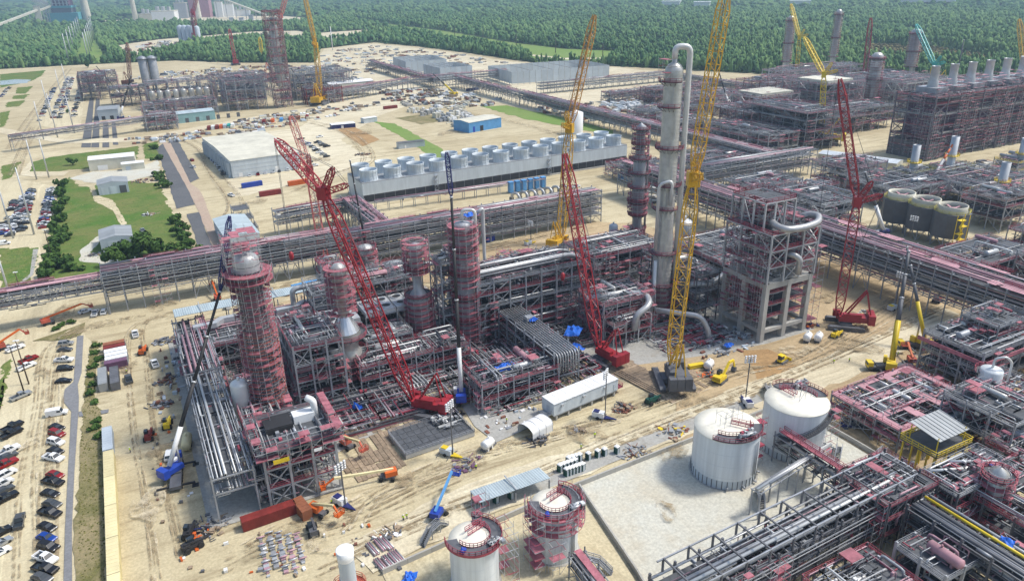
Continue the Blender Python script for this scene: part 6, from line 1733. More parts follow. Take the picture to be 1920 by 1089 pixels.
def crawler_crane(label, base, tip, jib=None, m='crane_red', m2=None, m3=None, sc=1.0, boomw=2.6, mast=True, hook=None, strut=9.0, simple=False, group='crawler cranes', chord=0.26, body=None, rz=None):
    m2, m3 = m2 or m, m3 or m
    body = body or m
    bx, by = base
    hd = math.atan2(tip[1] - by, tip[0] - bx) if rz is None else rz
    t = thing('crawler_crane', label, 'crane', (bx, by, 0), hd, group)
    def loc(p):
        dx, dy = p[0] - bx, p[1] - by
        return np.array((dx * math.cos(hd) + dy * math.sin(hd), -dx * math.sin(hd) + dy * math.cos(hd), p[2]))
    tp = loc(tip)
    foot = np.array((2.2 * sc, 0, 2.6 * sc))
    for s in (-1, 1):
        mb = MB()
        k = sc
        prof = [(-5.2 * k, 0.5 * k), (-4.7 * k, 0.05), (4.7 * k, 0.05), (5.2 * k, 0.5 * k), (5.2 * k, 1.1 * k), (4.7 * k, 1.5 * k), (-4.7 * k, 1.5 * k), (-5.2 * k, 1.1 * k)]
        mb.extr_y(prof, s * 3.4 * k - 0.7 * k, s * 3.4 * k + 0.7 * k)
        mb.build('track', 'steel_dark', t)
    mb = MB(); mb.box((0, 0, 1.2 * sc), (3.4 * sc, 5.6 * sc, 1.3 * sc)); mb.lathe([(1.9 * sc, 1.8 * sc), (1.9 * sc, 2.3 * sc)], 16); mb.build('carbody', 'steel_dark', t)
    mb = MB(); mb.box((-2.2 * sc, 0, 3.1 * sc), (8.6 * sc, 3.6 * sc, 1.6 * sc)); mb.box((-1.5 * sc, 1.0 * sc, 4.3 * sc), (5 * sc, 1.4 * sc, 1.0 * sc)); mb.build('house', body, t)
    mb = MB(); mb.box((2.4 * sc, -2.3 * sc, 3.4 * sc), (2.0 * sc, 1.2 * sc, 2.0 * sc)); mb.build('cab', body, t)
    mb = MB(); mb.box((3.42 * sc, -2.3 * sc, 3.7 * sc), (0.05, 1.0 * sc, 1.2 * sc)); mb.box((2.4 * sc, -2.92 * sc, 3.7 * sc), (1.6 * sc, 0.05, 1.1 * sc)); mb.build('cab_window', 'glass', t)
    for s in (-1, 0, 1):
        mb = MB(); mb.box((-6.8 * sc, s * 1.75 * sc, 3.5 * sc), (1.9 * sc, 1.65 * sc, 3.0 * sc)); mb.build('counterweight', body, t)
    lattice(MB(), foot, tp, boomw, chord, chord * 0.5).build('boom', m, t)
    ml = MB()
    d_, sd, up = basis(foot, tp)
    back = np.array((-1.0, 0, 0))
    if mast:
        mt = np.array((-4.6 * sc, 0, max(9.0, 12.0 * sc)))
        mb = MB()
        for s in (-1, 1):
            mb.bar((0.8 * sc, s * 1.2 * sc, 3.2 * sc), mt + (0, s * 0.7, 0), 0.4 * sc)
            mb.bar((-6.5 * sc, s * 1.2 * sc, 4.6 * sc), mt + (0, s * 0.7, 0), 0.25 * sc)
        for q in (0.35, 0.7): mb.bar(np.array((0.8 * sc, -1.2 * sc, 3.2 * sc)) * (1 - q) + (mt + (0, -0.7, 0)) * q, np.array((0.8 * sc, 1.2 * sc, 3.2 * sc)) * (1 - q) + (mt + (0, 0.7, 0)) * q, 0.2)
        mb.build('mast', m, t)
        for s in (-1, 1): ml.bar(mt + (0, s * 0.7, 0), tp + sd * 0.6 * s, 0.09)
    end = tp
    if jib is not None:
        jt = loc(jib)
        lattice(MB(), tp, jt, boomw * 0.8, chord * 0.85, chord * 0.42).build('jib', m2, t)
        dj = (jt - tp) / np.linalg.norm(jt - tp)
        side = np.array((-1.0, 0, 0.35))
        st1 = tp + side / np.linalg.norm(side) * strut
        st2 = tp + (side * 0.4 + np.array((-0.2, 0, 1.0))) / np.linalg.norm(side * 0.4 + np.array((-0.2, 0, 1.0))) * strut
        for st in (st1, st2):
            mb = MB(); lattice(mb, tp, st, boomw * 0.5, chord * 0.7, chord * 0.4); mb.build('strut', m3, t)
        mb = MB(); mb.box(tp, (boomw * 0.9, boomw * 0.95, boomw * 1.2)); mb.build('boom_head', m3, t)
        for s in (-1, 1):
            ml.bar(st2 + (0, s * 0.5, 0), jt, 0.08); ml.bar(st1 + (0, s * 0.5, 0), st2 + (0, s * 0.5, 0), 0.08)
            ml.bar(st1 + (0, s * 0.5, 0), foot * 0.7 + tp * 0.3, 0.08)
        end = jt
    if hook:
        z = hook
        for s in (-0.25, 0.25): ml.bar(end + (0.4, s, -0.3), (end[0] + 0.4, end[1] + s, z + 1.6), 0.09)
        mb = MB(); mb.lathe([(0.05, z - 1.2), (0.4, z - 0.9), (0.75, z), (0.75, z + 1.2), (0.4, z + 1.8), (0.05, z + 1.9)], 10, (end[0] + 0.4, end[1], 0)); mb.build('hook_block', 'crane_red' if 'red' in m else m, t)
    if ml.bq: ml.build('cables', 'steel_dark', t)
    return t

crawler_crane('big red crawler crane on timber mats before the main unit', (60.4,174.6), (44.0,192.1,62.6), (39.0,222.0,72.1), sc=1.1, boomw=2.9, chord=0.34, hook=36, strut=8)
crawler_crane('pale pink lattice crane rising behind the big red one', (65.2,297.3), (66.1,309.2,41.9), (64.2,323.3,62.0), 'crane_pink', boomw=3.0, chord=0.3, hook=None, strut=8)
crawler_crane('tall yellow crawler crane with black house in front of the tallest column', (132.9,152.7), (142.2,161.0,59.7), (153.5,166.1,111.0), 'crane_yellow', sc=1.3, boomw=3.6, chord=0.32, body='steel_dark', hook=None, strut=9, rz=1.1)
crawler_crane('red crawler crane with pinkish boom right of the hairpin rack', (122.6,174.3), (119.7,194.8,63.4), None, 'crane_red', m2='crane_pink', sc=1.1, boomw=2.8, chord=0.3, hook=22)
crawler_crane('orange yellow lattice crane standing behind the long open structure', (166.8,275.5), (176.0,282.1,51.8), (191.3,287.2,98.0), 'crane_yellow', sc=1.1, boomw=3.4, chord=0.34, strut=9, m2='crane_orange')
crawler_crane('dark red crawler crane on open dirt at right', (208.5,153.6), (213.1,160.1,42.4), (207.4,169.4,81.7), 'crane_red', sc=1.15, boomw=2.9, chord=0.36, hook=30, strut=8, rz=2.4)
crawler_crane('bright yellow luffing crane in the far process field', (441.2,364.4), (436.4,370.0,47.5), (450.1,403.4,69.4), 'yellow', sc=1.6, boomw=3.4, chord=0.45, strut=9)
crawler_crane('yellow lattice crane against the woods at far right field', (655.7,586.8), (652.1,590.9,49.0), (661.3,616.3,80.8), 'yellow', sc=1.5, boomw=3.6, chord=0.5, strut=9)
crawler_crane('thin red lattice crane against the woods', (708.9,547.4), (723.9,563.5,66.1), None, 'crane_red', sc=1.5, boomw=4.0, chord=0.6)
crawler_crane('teal jib crane with yellow base mast behind the boiler block', (747.6,493.7), (745.3,497.0,22.5), (761.4,536.5,59.1), 'yellow', m2='teal', m3='teal', sc=1.5, boomw=4.5, chord=0.7, strut=10)
crawler_crane('yellow crane cut by the upper right edge', (876.4,475.9), (886.6,504.1,60.4), None, 'crane_yellow', sc=1.5, boomw=4.0, chord=0.6)
crawler_crane('tall yellow lattice crane beside the far left tower', (181.7,762.4), (186.0,769.2,55.8), (184.0,786.3,106.8), 'crane_yellow', sc=1.8, boomw=4.0, chord=0.5, strut=10)
crawler_crane('faded orange lattice crane behind the far left tower', (184.5,997.9), (203.5,1004.2,74.9), (219.5,1017.2,105.1), 'crane_pink', sc=1.8, boomw=4.5, chord=0.7)
crawler_crane('red lattice crane by the far silos', (168.0,1682.9), (173.3,1691.4,59.8), (191.9,1701.0,103.5), 'crane_red', sc=2, boomw=6, chord=0.9)
crawler_crane('small yellow crane among trees left of the far tower', (217.4,1255.3), (220.7,1266.9,34.8), None, 'yellow', sc=1.6, boomw=4.5, chord=0.8)
crawler_crane('small red crane among trees at upper left', (172.6,1224.1), (175.7,1253.9,49.3), None, 'crane_red', sc=1.6, boomw=4.0, chord=0.7)
crawler_crane('slim brown crane before the upper left clearing', (20.8,1057.7), (28.1,1069.6,49.0), None, 'rust', sc=1.4, boomw=3.2, chord=0.5)

def mobile_crane(label, base, rz, tip, jib=None, mc='navy', mb_='white', mo='steel_dark', mj='navy', sc=1.0, group='telescopic cranes', frac=0.30, r0=0.62):
    """truck crane: carrier with wheels, outriggers, slewing house, telescoping boom, fly jib"""
    bx, by = base
    t = thing('mobile_crane', label, 'crane', (bx, by, 0), rz, group)
    def loc(p):
        dx, dy = p[0] - bx, p[1] - by
        return np.array((dx * math.cos(rz) + dy * math.sin(rz), -dx * math.sin(rz) + dy * math.cos(rz), p[2]))
    tp = loc(tip)
    mb = MB(); mb.box((0, 0, 1.35), (14 * sc, 2.6, 0.9)); mb.box((1.5, 0, 1.95), (6, 2.4, 0.35)); mb.build('carrier', 'steel_dark', t)
    mb = MB(); mb.box((6.4 * sc, 0, 2.3), (1.6, 2.5, 1.7)); c = mb.build('driver_cab', mc if mc != 'navy' else 'white', t)
    mb = MB(); mb.box((7.23 * sc, 0, 2.6), (0.06, 2.2, 0.8)); mb.build('windscreen', 'glass', c)
    for i in range(5):
        for s in (-1, 1):
            me = cached('cwheel', lambda: MB().tube((0, -0.25, 0), (0, 0.25, 0), 0.68, 12).mesh('wheel', 'tyre'))
            put('wheel', me, t, ((-5.4 + i * 2.6) * sc, s * 1.15, 0.68))
    for x in (-5.5 * sc, 3.6 * sc):
        for s in (-1, 1):
            mb = MB(); mb.box((x, s * 2.7, 1.0), (0.45, 3.4, 0.4)); mb.bar((x, s * 4.3, 1.0), (x, s * 4.3, 0.2), 0.25); mb.box((x, s * 4.3, 0.12), (1.5, 1.5, 0.2)); mb.build('outrigger', mo, t)
    hd = math.atan2(tp[1], tp[0])
    ca, sa = math.cos(hd), math.sin(hd)
    def sup(x, y, z): return np.array((x * ca - y * sa, x * sa + y * ca, z))
    s_ = put('superstructure', None, t)
    mb = MB(); mb.box((-0.5, 0, 2.9), (4.4, 2.4, 1.2)); mb.lathe([(1.2, 1.9), (1.2, 2.3)], 14); mb.build('slewing_house', mc, s_, (0, 0, 0), hd)
    mb = MB(); mb.box((-3.4, 0, 3.1), (1.6, 3.0, 2.2)); mb.build('counterweight', mc, s_, (0, 0, 0), hd)
    mb = MB(); mb.box((1.2, 1.7, 3.1), (1.9, 1.0, 1.8)); mb.build('crane_cab', mc if mc in ('yellow',) else 'white', s_, (0, 0, 0), hd)
    foot = sup(-1.4, 0, 4.2)
    L = np.linalg.norm(tp - foot)
    d_ = (tp - foot) / L
    MB().tube(foot, foot + d_ * L * frac, r0, 4).build('boom_base', mb_, t)
    a = frac
    for k in range(3):
        b = frac + (1 - frac) * (k + 1) / 3
        MB().tube(foot + d_ * L * (a - 0.01), foot + d_ * L * b, r0 * (0.84 - 0.13 * k), 4).build('boom_section', mo, t)
        MB().tube(foot + d_ * (L * b - 0.5), foot + d_ * L * b, r0 * (0.95 - 0.12 * k), 4).build('boom_collar', 'steel_light', t)
        a = b
    MB().tube(sup(1.4, 0, 3.2), foot + d_ * L * frac * 0.55, 0.3, 8).build('lift_ram', 'steel_light', t)
    if jib is not None:
        lattice(MB(), tp, loc(jib), 1.1, 0.2, 0.1).build('fly_jib', mj, t)
    return t
mobile_crane('blue truck crane with white and black boom at the left of the unit', (-4.5,176.9), 1.45, (14.3,188.7,42.3), (20.8,200.1,57.9), 'blue', 'white', 'black', 'navy', r0=0.8, frac=0.22)
mobile_crane('blue truck crane with upright white and black boom at the centre', (72.6,174.3), 0.5, (74.5,178.5,60.4), (75.5,182.5,71.4), 'blue', 'white', 'black', 'navy', r0=0.78, frac=0.24)
mobile_crane('slim black boomed crane behind the red boom head', (82.8,295.5), 0.4, (82.5,305.5,44.6), None, 'steel_dark', 'black', 'black', r0=0.6)
mobile_crane('blue truck crane with thick white boom beside the dark cell cooler', (298.4,210.0), 0.2, (292.3,218.1,30.0), None, 'navy', 'white', 'steel_dark', frac=0.42, r0=0.9)
mobile_crane('yellow truck crane with dark boom nearest the pink platform', (195.0,125.5), 2.6, (207.7,135.2,33.7), None, 'yellow', 'yellow', 'steel_dark', frac=0.36, r0=0.85)
mobile_crane('yellow truck crane with dark boom behind the dark decked structure', (215.9,130.7), 2.7, (217.6,142.6,31.0), None, 'yellow', 'yellow', 'steel_dark', frac=0.4, r0=0.85)
mobile_crane('far truck crane with white boom base near the yellow jib', (474.2,498.8), 0.4, (466.4,506.0,34.7), None, 'blue', 'white', 'black', frac=0.35, r0=0.8)
mobile_crane('far yellow truck crane before the panel enclosures', (314.9,737.2), 0.3, (305.6,765.7,20.7), None, 'yellow', 'yellow', 'black', frac=0.4, r0=1.0)
mobile_crane('far truck crane beside the far left tower', (181.5,801.0), 0.3, (170.9,826.9,30.1), None, 'steel_dark', 'white', 'black', frac=0.4, r0=0.9)
mobile_crane('white boomed truck crane by the far car park', (3.5,775.8), 0.3, (18.2,775.5,38.6), None, 'navy', 'white', 'black', frac=0.25, r0=0.8)
mobile_crane('low angled truck crane behind the far car park', (6.2,949.6), 0.3, (-10.2,991.5,30.5), None, 'steel_dark', 'white', 'black', frac=0.15, r0=0.8)
mobile_crane('truck crane with orange boom before the boiler block', (387.1,247.6), 0.3, (410.4,253.5,23.4), None, 'orange', 'steel', 'orange', frac=0.6, r0=0.9)
mobile_crane('dark boomed truck crane among far units left of the pale roof', (531.6,539.2), 0.3, (563.6,553.3,16.9), None, 'steel_dark', 'steel_dark', 'black', frac=0.3, r0=0.8)

# ============================================================ road vehicles
def car_parts(kind):
    """-> body, window and wheel collectors for one kind of vehicle; nose towards +x"""
    b, g = MB(), MB()
    if kind == 'sedan':
        W, zr = 1.82, 1.45
        b.extr_y([(-2.35, 0.32), (2.35, 0.32), (2.4, 0.62), (2.2, 0.80), (1.0, 0.97), (-1.5, 1.0), (-2.3, 0.92), (-2.4, 0.6)], -W / 2, W / 2)
        cab, roof = (-1.85, 1.05), (-1.15, 0.25)
    elif kind == 'suv':
        W, zr = 1.95, 1.78
        b.extr_y([(-2.4, 0.38), (2.4, 0.38), (2.45, 0.8), (2.25, 1.02), (1.15, 1.14), (-2.35, 1.12), (-2.42, 0.7)], -W / 2, W / 2)
        cab, roof = (-2.3, 1.2), (-2.0, 0.45)
    elif kind == 'van':
        W, zr = 2.0, 2.25
        b.extr_y([(-2.8, 0.4), (2.7, 0.4), (2.75, 0.85), (2.3, 1.1), (1.5, 1.2), (1.0, 2.0), (0.6, 2.2), (-2.75, 2.2), (-2.8, 0.9)], -W / 2, W / 2)
        g.add([(1.54, -0.9, 1.24), (1.54, 0.9, 1.24), (1.04, 0.85, 2.04), (1.04, -0.85, 2.04)], [(0, 1, 2, 3)])
        for s in (-1, 1): g.box((0.7, s * 1.0, 1.6), (1.0, 0.04, 0.55))
        cab = None
    else:
        W, zr = 2.0, 1.88
        b.extr_y([(-2.95, 0.5), (2.9, 0.5), (2.95, 1.0), (2.75, 1.15), (1.35, 1.22), (-0.75, 1.22), (-0.75, 0.78), (-2.95, 0.78)], -W / 2, W / 2)
        for s in (-1, 1): b.box((-1.85, s * 0.93, 1.0), (2.2, 0.13, 0.46))
        b.box((-2.88, 0, 1.0), (0.14, 1.75, 0.46))
        g.box((-1.85, 0, 0.795), (2.0, 1.7, 0.02))
        cab, roof = (-0.72, 1.4), (-0.5, 0.7)
    if cab:
        z0 = 1.0 if kind == 'sedan' else (1.13 if kind == 'suv' else 1.21)
        w0, w1 = W / 2 - 0.06, W / 2 - 0.28
        v = [(cab[0], -w0, z0), (cab[1], -w0, z0), (cab[1], w0, z0), (cab[0], w0, z0), (roof[0], -w1, zr), (roof[1], -w1, zr), (roof[1], w1, zr), (roof[0], w1, zr)]
        g.add(v, [(4, 5, 6, 7), (0, 1, 5, 4), (1, 2, 6, 5), (2, 3, 7, 6), (3, 0, 4, 7)])
        b.box(((roof[0] + roof[1]) / 2, 0, zr + 0.03), (roof[1] - roof[0] + 0.1, w1 * 2 + 0.06, 0.06))
        for s in (-1, 1):
            for (xa, xb) in ((cab[1], roof[1]), (cab[0], roof[0]), ((cab[0] + cab[1]) / 2, (roof[0] + roof[1]) / 2)):
                b.bar((xa, s * w0 * 1.01, z0), (xb, s * w1 * 1.01, zr), 0.09)
    wl = 1.45 if kind in ('sedan', 'suv') else 1.8
    return b, g, W, wl
CARMESH = {}
def car_mesh(kind, paint):
    k = (kind, paint)
    if k not in CARMESH:
        b, g, W, wl = car_parts(kind)
        m2 = MB().box((0, 0, 0), (0.08, 0.36, 0.16)).mesh('headlight', 'white')
        CARMESH[k] = (b.mesh('body', paint), g.mesh('window', 'glass'), W, wl, m2)
    return CARMESH[k]
WHEEL = MB().tube((0, -0.12, 0), (0, 0.12, 0), 0.36, 10).mesh('wheel', 'tyre')
WORDS = {'car_white': 'white', 'car_black': 'black', 'car_grey': 'dark grey', 'car_silver': 'silver', 'car_red': 'dark red', 'car_blue': 'blue', 'light_blue': 'blue'}
KIND = {'sedan': 'sedan', 'suv': 'SUV', 'pickup': 'pickup truck', 'van': 'van'}
def vehicle(kind, paint, loc, rz, label, group, parts=True):
    if parts:
        bm, gm, W, wl, hm = car_mesh(kind, paint)
        t = thing('parked_' + ('pickup' if kind == 'pickup' else 'van' if kind == 'van' else 'car'), label, 'pickup truck' if kind == 'pickup' else 'van' if kind == 'van' else 'car', (*loc, 0.0), rz, group)
        put('body', bm, t); put('window', gm, t)
        for sx in (-1, 1):
            for sy in (-1, 1): put('wheel', WHEEL, t, (sx * wl, sy * (W / 2 - 0.1), 0.36))
        for s in (-1, 1): put('headlight', hm, t, (2.39 if kind in ('sedan', 'suv') else 2.8, s * (W / 2 - 0.35), 0.72 if kind == 'sedan' else 0.9))
        return t
    k = ('far', kind, paint)
    if k not in CARMESH:
        b, g, W, wl = car_parts(kind)
        b._flush(); g._flush()
        n0 = b.n
        b.v += g.v; b.f += [tuple(i + n0 for i in f) for f in g.f]; b.m += [1] * len(g.f); b.s += g.s; b.n += g.n
        for sx in (-1, 1):
            for sy in (-1, 1): b.tube((sx * wl, sy * (W / 2 - 0.1) - 0.12, 0.36), (sx * wl, sy * (W / 2 - 0.1) + 0.12, 0.36), 0.36, 8, 2)
        CARMESH[k] = b.mesh('parked_car', [paint, 'glass', 'tyre'])
    return tag(put('parked_pickup' if kind == 'pickup' else 'parked_car', CARMESH[k], None, (*loc, 0.0), rz), label, 'pickup truck' if kind == 'pickup' else 'car', group)

C_ = {'w': 'car_white', 'k': 'car_black', 'g': 'car_grey', 's': 'car_silver', 'r': 'car_red', 'b': 'car_blue'}
K_ = {'S': 'sedan', 'U': 'suv', 'P': 'pickup', 'V': 'van'}
# row beside the grey walkway, from the far end to the near end
ROWA = [('sU', (-31.2,275.8)), ('gS', (-31.4,270.9)), ('wP', (-31.4,262.1)), ('kU', (-30.9,255.2)), ('kS', (-31.2,246.3)), ('wV', (-32.3,225.4)), ('kS', (-32.2,217.1)), ('rU', (-32.0,213.3)), ('wU', (-32.1,208.7)), ('kS', (-32.1,204.2)), ('wP', (-32.4,200.6)),
        ('rS', (-31.8,192.2)), ('kP', (-32.1,188.9)), ('kS', (-32.6,184.2)), ('gS', (-32.0,179.5)), ('kP', (-32.3,175.8)), ('kS', (-32.7,170.6)), ('bS', (-32.6,166.5)), ('kU', (-32.1,162.8)), ('wP', (-32.5,159.0)), ('kP', (-32.4,155.4)), ('gS', (-32.9,152.8))]
for i, (c, p) in enumerate(ROWA):
    w = WORDS[C_[c[0]]] + ' ' + KIND[K_[c[1]]]
    vehicle(K_[c[1]], C_[c[0]], p, R(-9 if c == 'wV' else -46 + U(-5, 5) if i > 5 else -20 + U(-8, 8)), '%s, %s from the far end beside the grey walkway' % (w, ordn(i)), 'vehicles beside the walkway')
ROWB = [('wP', (-46.4,280.5)), ('rP', (-41.9,268.6)), ('wP', (-42.2,263.3)), ('sP', (-42.4,242.3)), ('kP', (-43.3,223.6)), ('kP', (-43.2,219.7)), ('wP', (-43.3,210.5)), ('gS', (-43.2,207.5)), ('rP', (-43.3,203.5)), ('wU', (-42.8,198.6)), ('wU', (-43.2,194.4)), ('gS', (-42.8,191.3)), ('kP', (-42.2,187.3)), ('kU', (-42.0,173.5)), ('sS', (-41.6,169.4)), ('wS', (-41.7,166.0))]
for i, (c, p) in enumerate(ROWB):
    w = WORDS[C_[c[0]]] + ' ' + KIND[K_[c[1]]]
    vehicle(K_[c[1]], C_[c[0]], p, R(31 + U(-4, 4)), '%s, %s from the far end along the left picture edge' % (w, ordn(i)), 'vehicles along the left edge')
vehicle('pickup', 'car_grey', (-38.4,175.8), R(88), 'dark pickup driving down the aisle of the near car park', 'vehicles on the move')
MISC = [('wP', (-9.6,271.9), 92, 'white pickup with black bed behind the container row'), ('wP', (-5.1,244.1), 95, 'white pickup parked in the dirt yard left of the unit'), ('wP', (-22.0,299.5), 80, 'white pickup under the left pipe rack, nearer the bridge'),
        ('wU', (-19.0,299.4), 80, 'white SUV beside the first leg of the left rack'), ('wS', (-25.4,303.7), 20, 'small white car under the pipe bridge'), ('wV', (23.4,280.8), 75, 'white van by the foot of the left rack behind the tower'),
        ('wP', (49.3,447.7), 110, 'white pickup with dark load on the dirt before the warehouse'), ('wV', (-60.4,415.0), 0, 'white van on the dirt at left edge above the grass'), ('wU', (38.1,536.8), 115, 'white vehicle beside the dark slag strip'),
        ('rU', (39.9,559.8), 100, 'red vehicle beside the dark slag strip'), ('wP', (228.1,358.0), 10, 'white pickup beside the cooling tower right half'), ('gP', (-13.1,237.1), 95, 'dark pickup beside the grey trailers'),
        ('wU', (-5.5,186.8), 80, 'white vehicle beneath the left crane boom'), ('wP', (29.2,327.5), 20, 'white truck behind the pipe rack near the red tower top'), ('wP', (190.7,524.6), 5, 'white pickup beside the mobile office'),
        ('wP', (138.2,592.8), 20, 'white pickup on the pale yard right of the warehouse'), ('sP', (-0.1,401.2), 95, 'abandoned white and red vehicle in the grass')]
for c, p, a, lab in MISC: vehicle(K_[c[1]], C_[c[0]], p, R(a), lab, 'single vehicles about the site')
def rows(a, b, n, rz, lab, group, jit=0.5, fill=0.93, dbl=None):
    for k in range(n):
        if random.random() > fill: continue
        x, y = lerp(a, b, k / (n - 1))
        col = random.choices(('car_white', 'car_black', 'car_grey', 'car_silver', 'car_red', 'car_blue'), (34, 18, 14, 18, 7, 9))[0]
        kd = random.choices(('sedan', 'suv', 'pickup'), (40, 25, 35))[0]
        vehicle(kd, col, (x + U(-jit, jit), y), rz + U(-0.06, 0.06), '%s %s, %s down the %s' % (WORDS[col], KIND[kd], ordn(k), lab), group, False)
G2 = 'cars in the left middle lot'
rows((-44.3,522.8), (-45.0,435.5), 29, 0.05, 'row beside the hedge', G2)
rows((-54.9,528.1), (-54.6,435.3), 29, 0.05, 'row left of the hedge row', G2)
rows((-57.9,511.7), (-59.3,429.2), 27, PI, 'second row from the left edge', G2, fill=0.85)
rows((-61.6,503.4), (-62.5,430.2), 22, 0.05, 'leftmost row above the grass', G2, fill=0.8)
G3 = 'cars in the far left lots'
rows((-60.7,1088.3), (-64.6,818.9), 40, 0.0, 'leftmost row of the far lot', G3, 0.8, 0.9)
rows((-48.6,1201.6), (-54.1,828.7), 46, 0.0, 'second row of the far lot', G3, 0.8, 0.9)
rows((-43.3,1190.5), (-48.3,824.7), 46, 0.0, 'third row of the far lot', G3, 0.8, 0.9)
rows((-32.8,1062.0), (-36.9,827.3), 34, 0.0, 'rightmost row of the far lot', G3, 0.8, 0.9)
rows((-110.8,1125.2), (-112.4,1034.7), 7, 0.0, 'small row at the far left edge', G3)
G4 = 'cars around the warehouse'
rows((123.5,592.6), (122.1,569.6), 3, 0.3, 'first cluster right of the warehouse', G4); rows((124.1,572.9), (123.5,550.8), 4, 0.3, 'second cluster right of the warehouse', G4); rows((131.4,572.8), (132.9,553.5), 4, 0.3, 'outer cluster right of the warehouse', G4)
rows((123.4,544.3), (123.9,519.3), 4, 0.3, 'cluster nearest the cooling tower', G4); rows((111.2,548.1), (109.9,496.3), 5, 0.2, 'line along the right wall of the warehouse', G4)
rows((53.8,558.6), (54.5,504.0), 9, 0.2, 'line along the left wall of the warehouse', G4); rows((67.8,492.2), (96.0,494.5), 7, 1.4, 'line along the front wall of the warehouse', G4)

# ============================================================ shipping containers
def container(paint, loc, rz, label, L=12.2, group='shipping containers', h=2.7, w=2.44):
    k = ('cont', paint, L)
    def mk():
        mb = MB()
        mb.box((0, 0, h / 2 + 0.1), (L, w, h))
        n = int(L / 0.6)
        for i in range(n):
            x = -L / 2 + 0.4 + (L - 0.8) * i / (n - 1)
            for s in (-1, 1): mb.box((x, s * (w / 2 + 0.02), h / 2 + 0.1), (0.24, 0.07, h - 0.3))
            if i % 2: mb.box((x, 0, h + 0.12), (0.24, w - 0.2, 0.05))
        return mb.mesh('container_body', paint)
    t = thing('shipping_container', label, 'container', (*loc, 0), rz, group)
    put('container_body', cached(k, mk), t)
    for s in (-1, 1):
        put('door_leaf', cached('cdoor', lambda: MB().box((0, 0, 0), (0.06, 1.1, 2.4)).bar((0.05, 0.2, -1.1), (0.05, 0.2, 1.1), 0.06).bar((0.05, -0.2, -1.1), (0.05, -0.2, 1.1), 0.06).mesh('door_leaf', 'steel')), t, (L / 2 + 0.03, s * 0.58, 1.45))
    return t
y0 = (-16.6,247.0)[1]
xa = (-16.1,265.7)[0]
for k, (m_, w_) in enumerate((('purple', 'purple'), ('white', 'nearest white'), ('white', 'middle white'), ('white', 'farthest white'), ('rust_red', 'dark red'), ('orange_rust', 'rusty orange'))):
    container(m_, (xa + U(-0.3, 0.3), y0 + 1.4 + k * 3.0), 0, '%s short container in the side by side row' % w_, 6.6)
for k in range(5): container('cream', (-19.3, 187.4 - k * 12.4), PI / 2, '%s cream container from the far end of the end to end line' % ordn(k), group='cream containers')
container('siding', (-19.4, 200.2), PI / 2, 'grey blue container at the head of the cream line')
container('roof_grey', (-20.1,239.5), PI / 2, 'grey office trailer, left of the pair', 12)
container('steel_dark', (-16.8,238.4), PI / 2, 'dark grey office trailer, right of the pair', 12)
container('rust_red', (12.7,148.6), 0.04, 'long dark red container in front of the braced tower base')
container('orange_rust', (20.0,147.2), 1.75, 'brown container with open door beside the long red one', 6.1)
container('blue', (63.8,463.8), 0.12, 'blue container before the warehouse front')
container('rust_red', (69.5,437.9), 0.05, 'dark red container on the dirt below the warehouse')
container('orange', (89.2,453.8), 0.1, 'orange container below the warehouse corner')
container('blue', (142.8,298.7), 0.3, 'blue box behind the long open structure', 5)
for k in range(3): container('light_blue', ((263.2,362.2), (263.6,358.9), (263.0,353.3))[k], 0.5, '%s of three light blue boxes at the cooling tower end' % ('leftmost', 'middle', 'rightmost')[k], 5)
for k in range(7): container(('rust_red', 'white', 'rust_red', 'orange', 'siding', 'teal', 'white')[k], lerp((66.4,681.0), (86.0,682.3), k / 6), PI / 2 - 0.2, '%s box from the left in the far coloured row below the long teal building' % ordn(k), 8, 'far coloured containers')
for k in range(6): container(('rust_red', 'orange', 'light_blue', 'orange_rust', 'orange_rust', 'rust_red')[k], lerp((112.5,685.6), (151.0,688.1), k / 5), PI / 2 - 0.3, '%s box from the left in the far row beneath the tall far tower' % ordn(k), 9, 'far containers under the tower')
container('orange_rust', (52.1,282.1), 0.1, 'long crate with blue sheet behind the purple valve tower', 14)
container('light_blue', (54.3,284.0), 0.1, 'long blue covered trailer behind the purple valve tower', 13)
container('rust_red', (232.3,695.5), 0.1, 'far dark red box on the yard road', 14)
container('navy', (349.2,760.7), 0.2, 'far navy sheds under the receding rack', 16)

# ============================================================ site plant and small things
def boom_lift(label, base, rz, boom_rz, reach, lift_, m='orange', mb_='cream'):
    t = thing('boom_lift', label, 'boom lift', (*base, 0), rz, 'boom lifts')
    MB().box((0, 0, 0.85), (3.6, 1.5, 0.7)).build('chassis', 'steel_dark', t)
    for sx in (-1, 1):
        for sy in (-1, 1): put('wheel', cached('lwheel', lambda: MB().tube((0, -0.22, 0), (0, 0.22, 0), 0.55, 10).mesh('wheel', 'tyre')), t, (sx * 1.45, sy * 1.15, 0.55))
    ca, sa = math.cos(boom_rz - rz), math.sin(boom_rz - rz)
    def q(x, z, y=0): return (x * ca - y * sa, x * sa + y * ca, z)
    mb = MB(); mb.box((-0.9, 0, 1.9), (3.0, 2.2, 1.3)); mb.build('turret', m, t, (0, 0, 0), boom_rz - rz)
    MB().bar(q(-1.6, 2.6), q(reach * 0.85, 2.6 + lift_), 0.5, 0.6).build('boom', mb_, t)
    MB().bar(q(reach * 0.85, 2.6 + lift_), q(reach, 1.6 + lift_ * 0.8), 0.4).build('jib_arm', m, t)
    mb = MB(); x, y, z = q(reach + 0.6, 1.0 + lift_ * 0.8)
    mb.box((0, 0, 0), (1.2, 2.2, 0.12)); rail(mb, [(-0.6, -1.1, 0), (0.6, -1.1, 0), (0.6, 1.1, 0), (-0.6, 1.1, 0)], 1.1, 0, 1.1, 0.1, True); mb.build('basket', m, t, (x, y, z), boom_rz - rz)
    return t
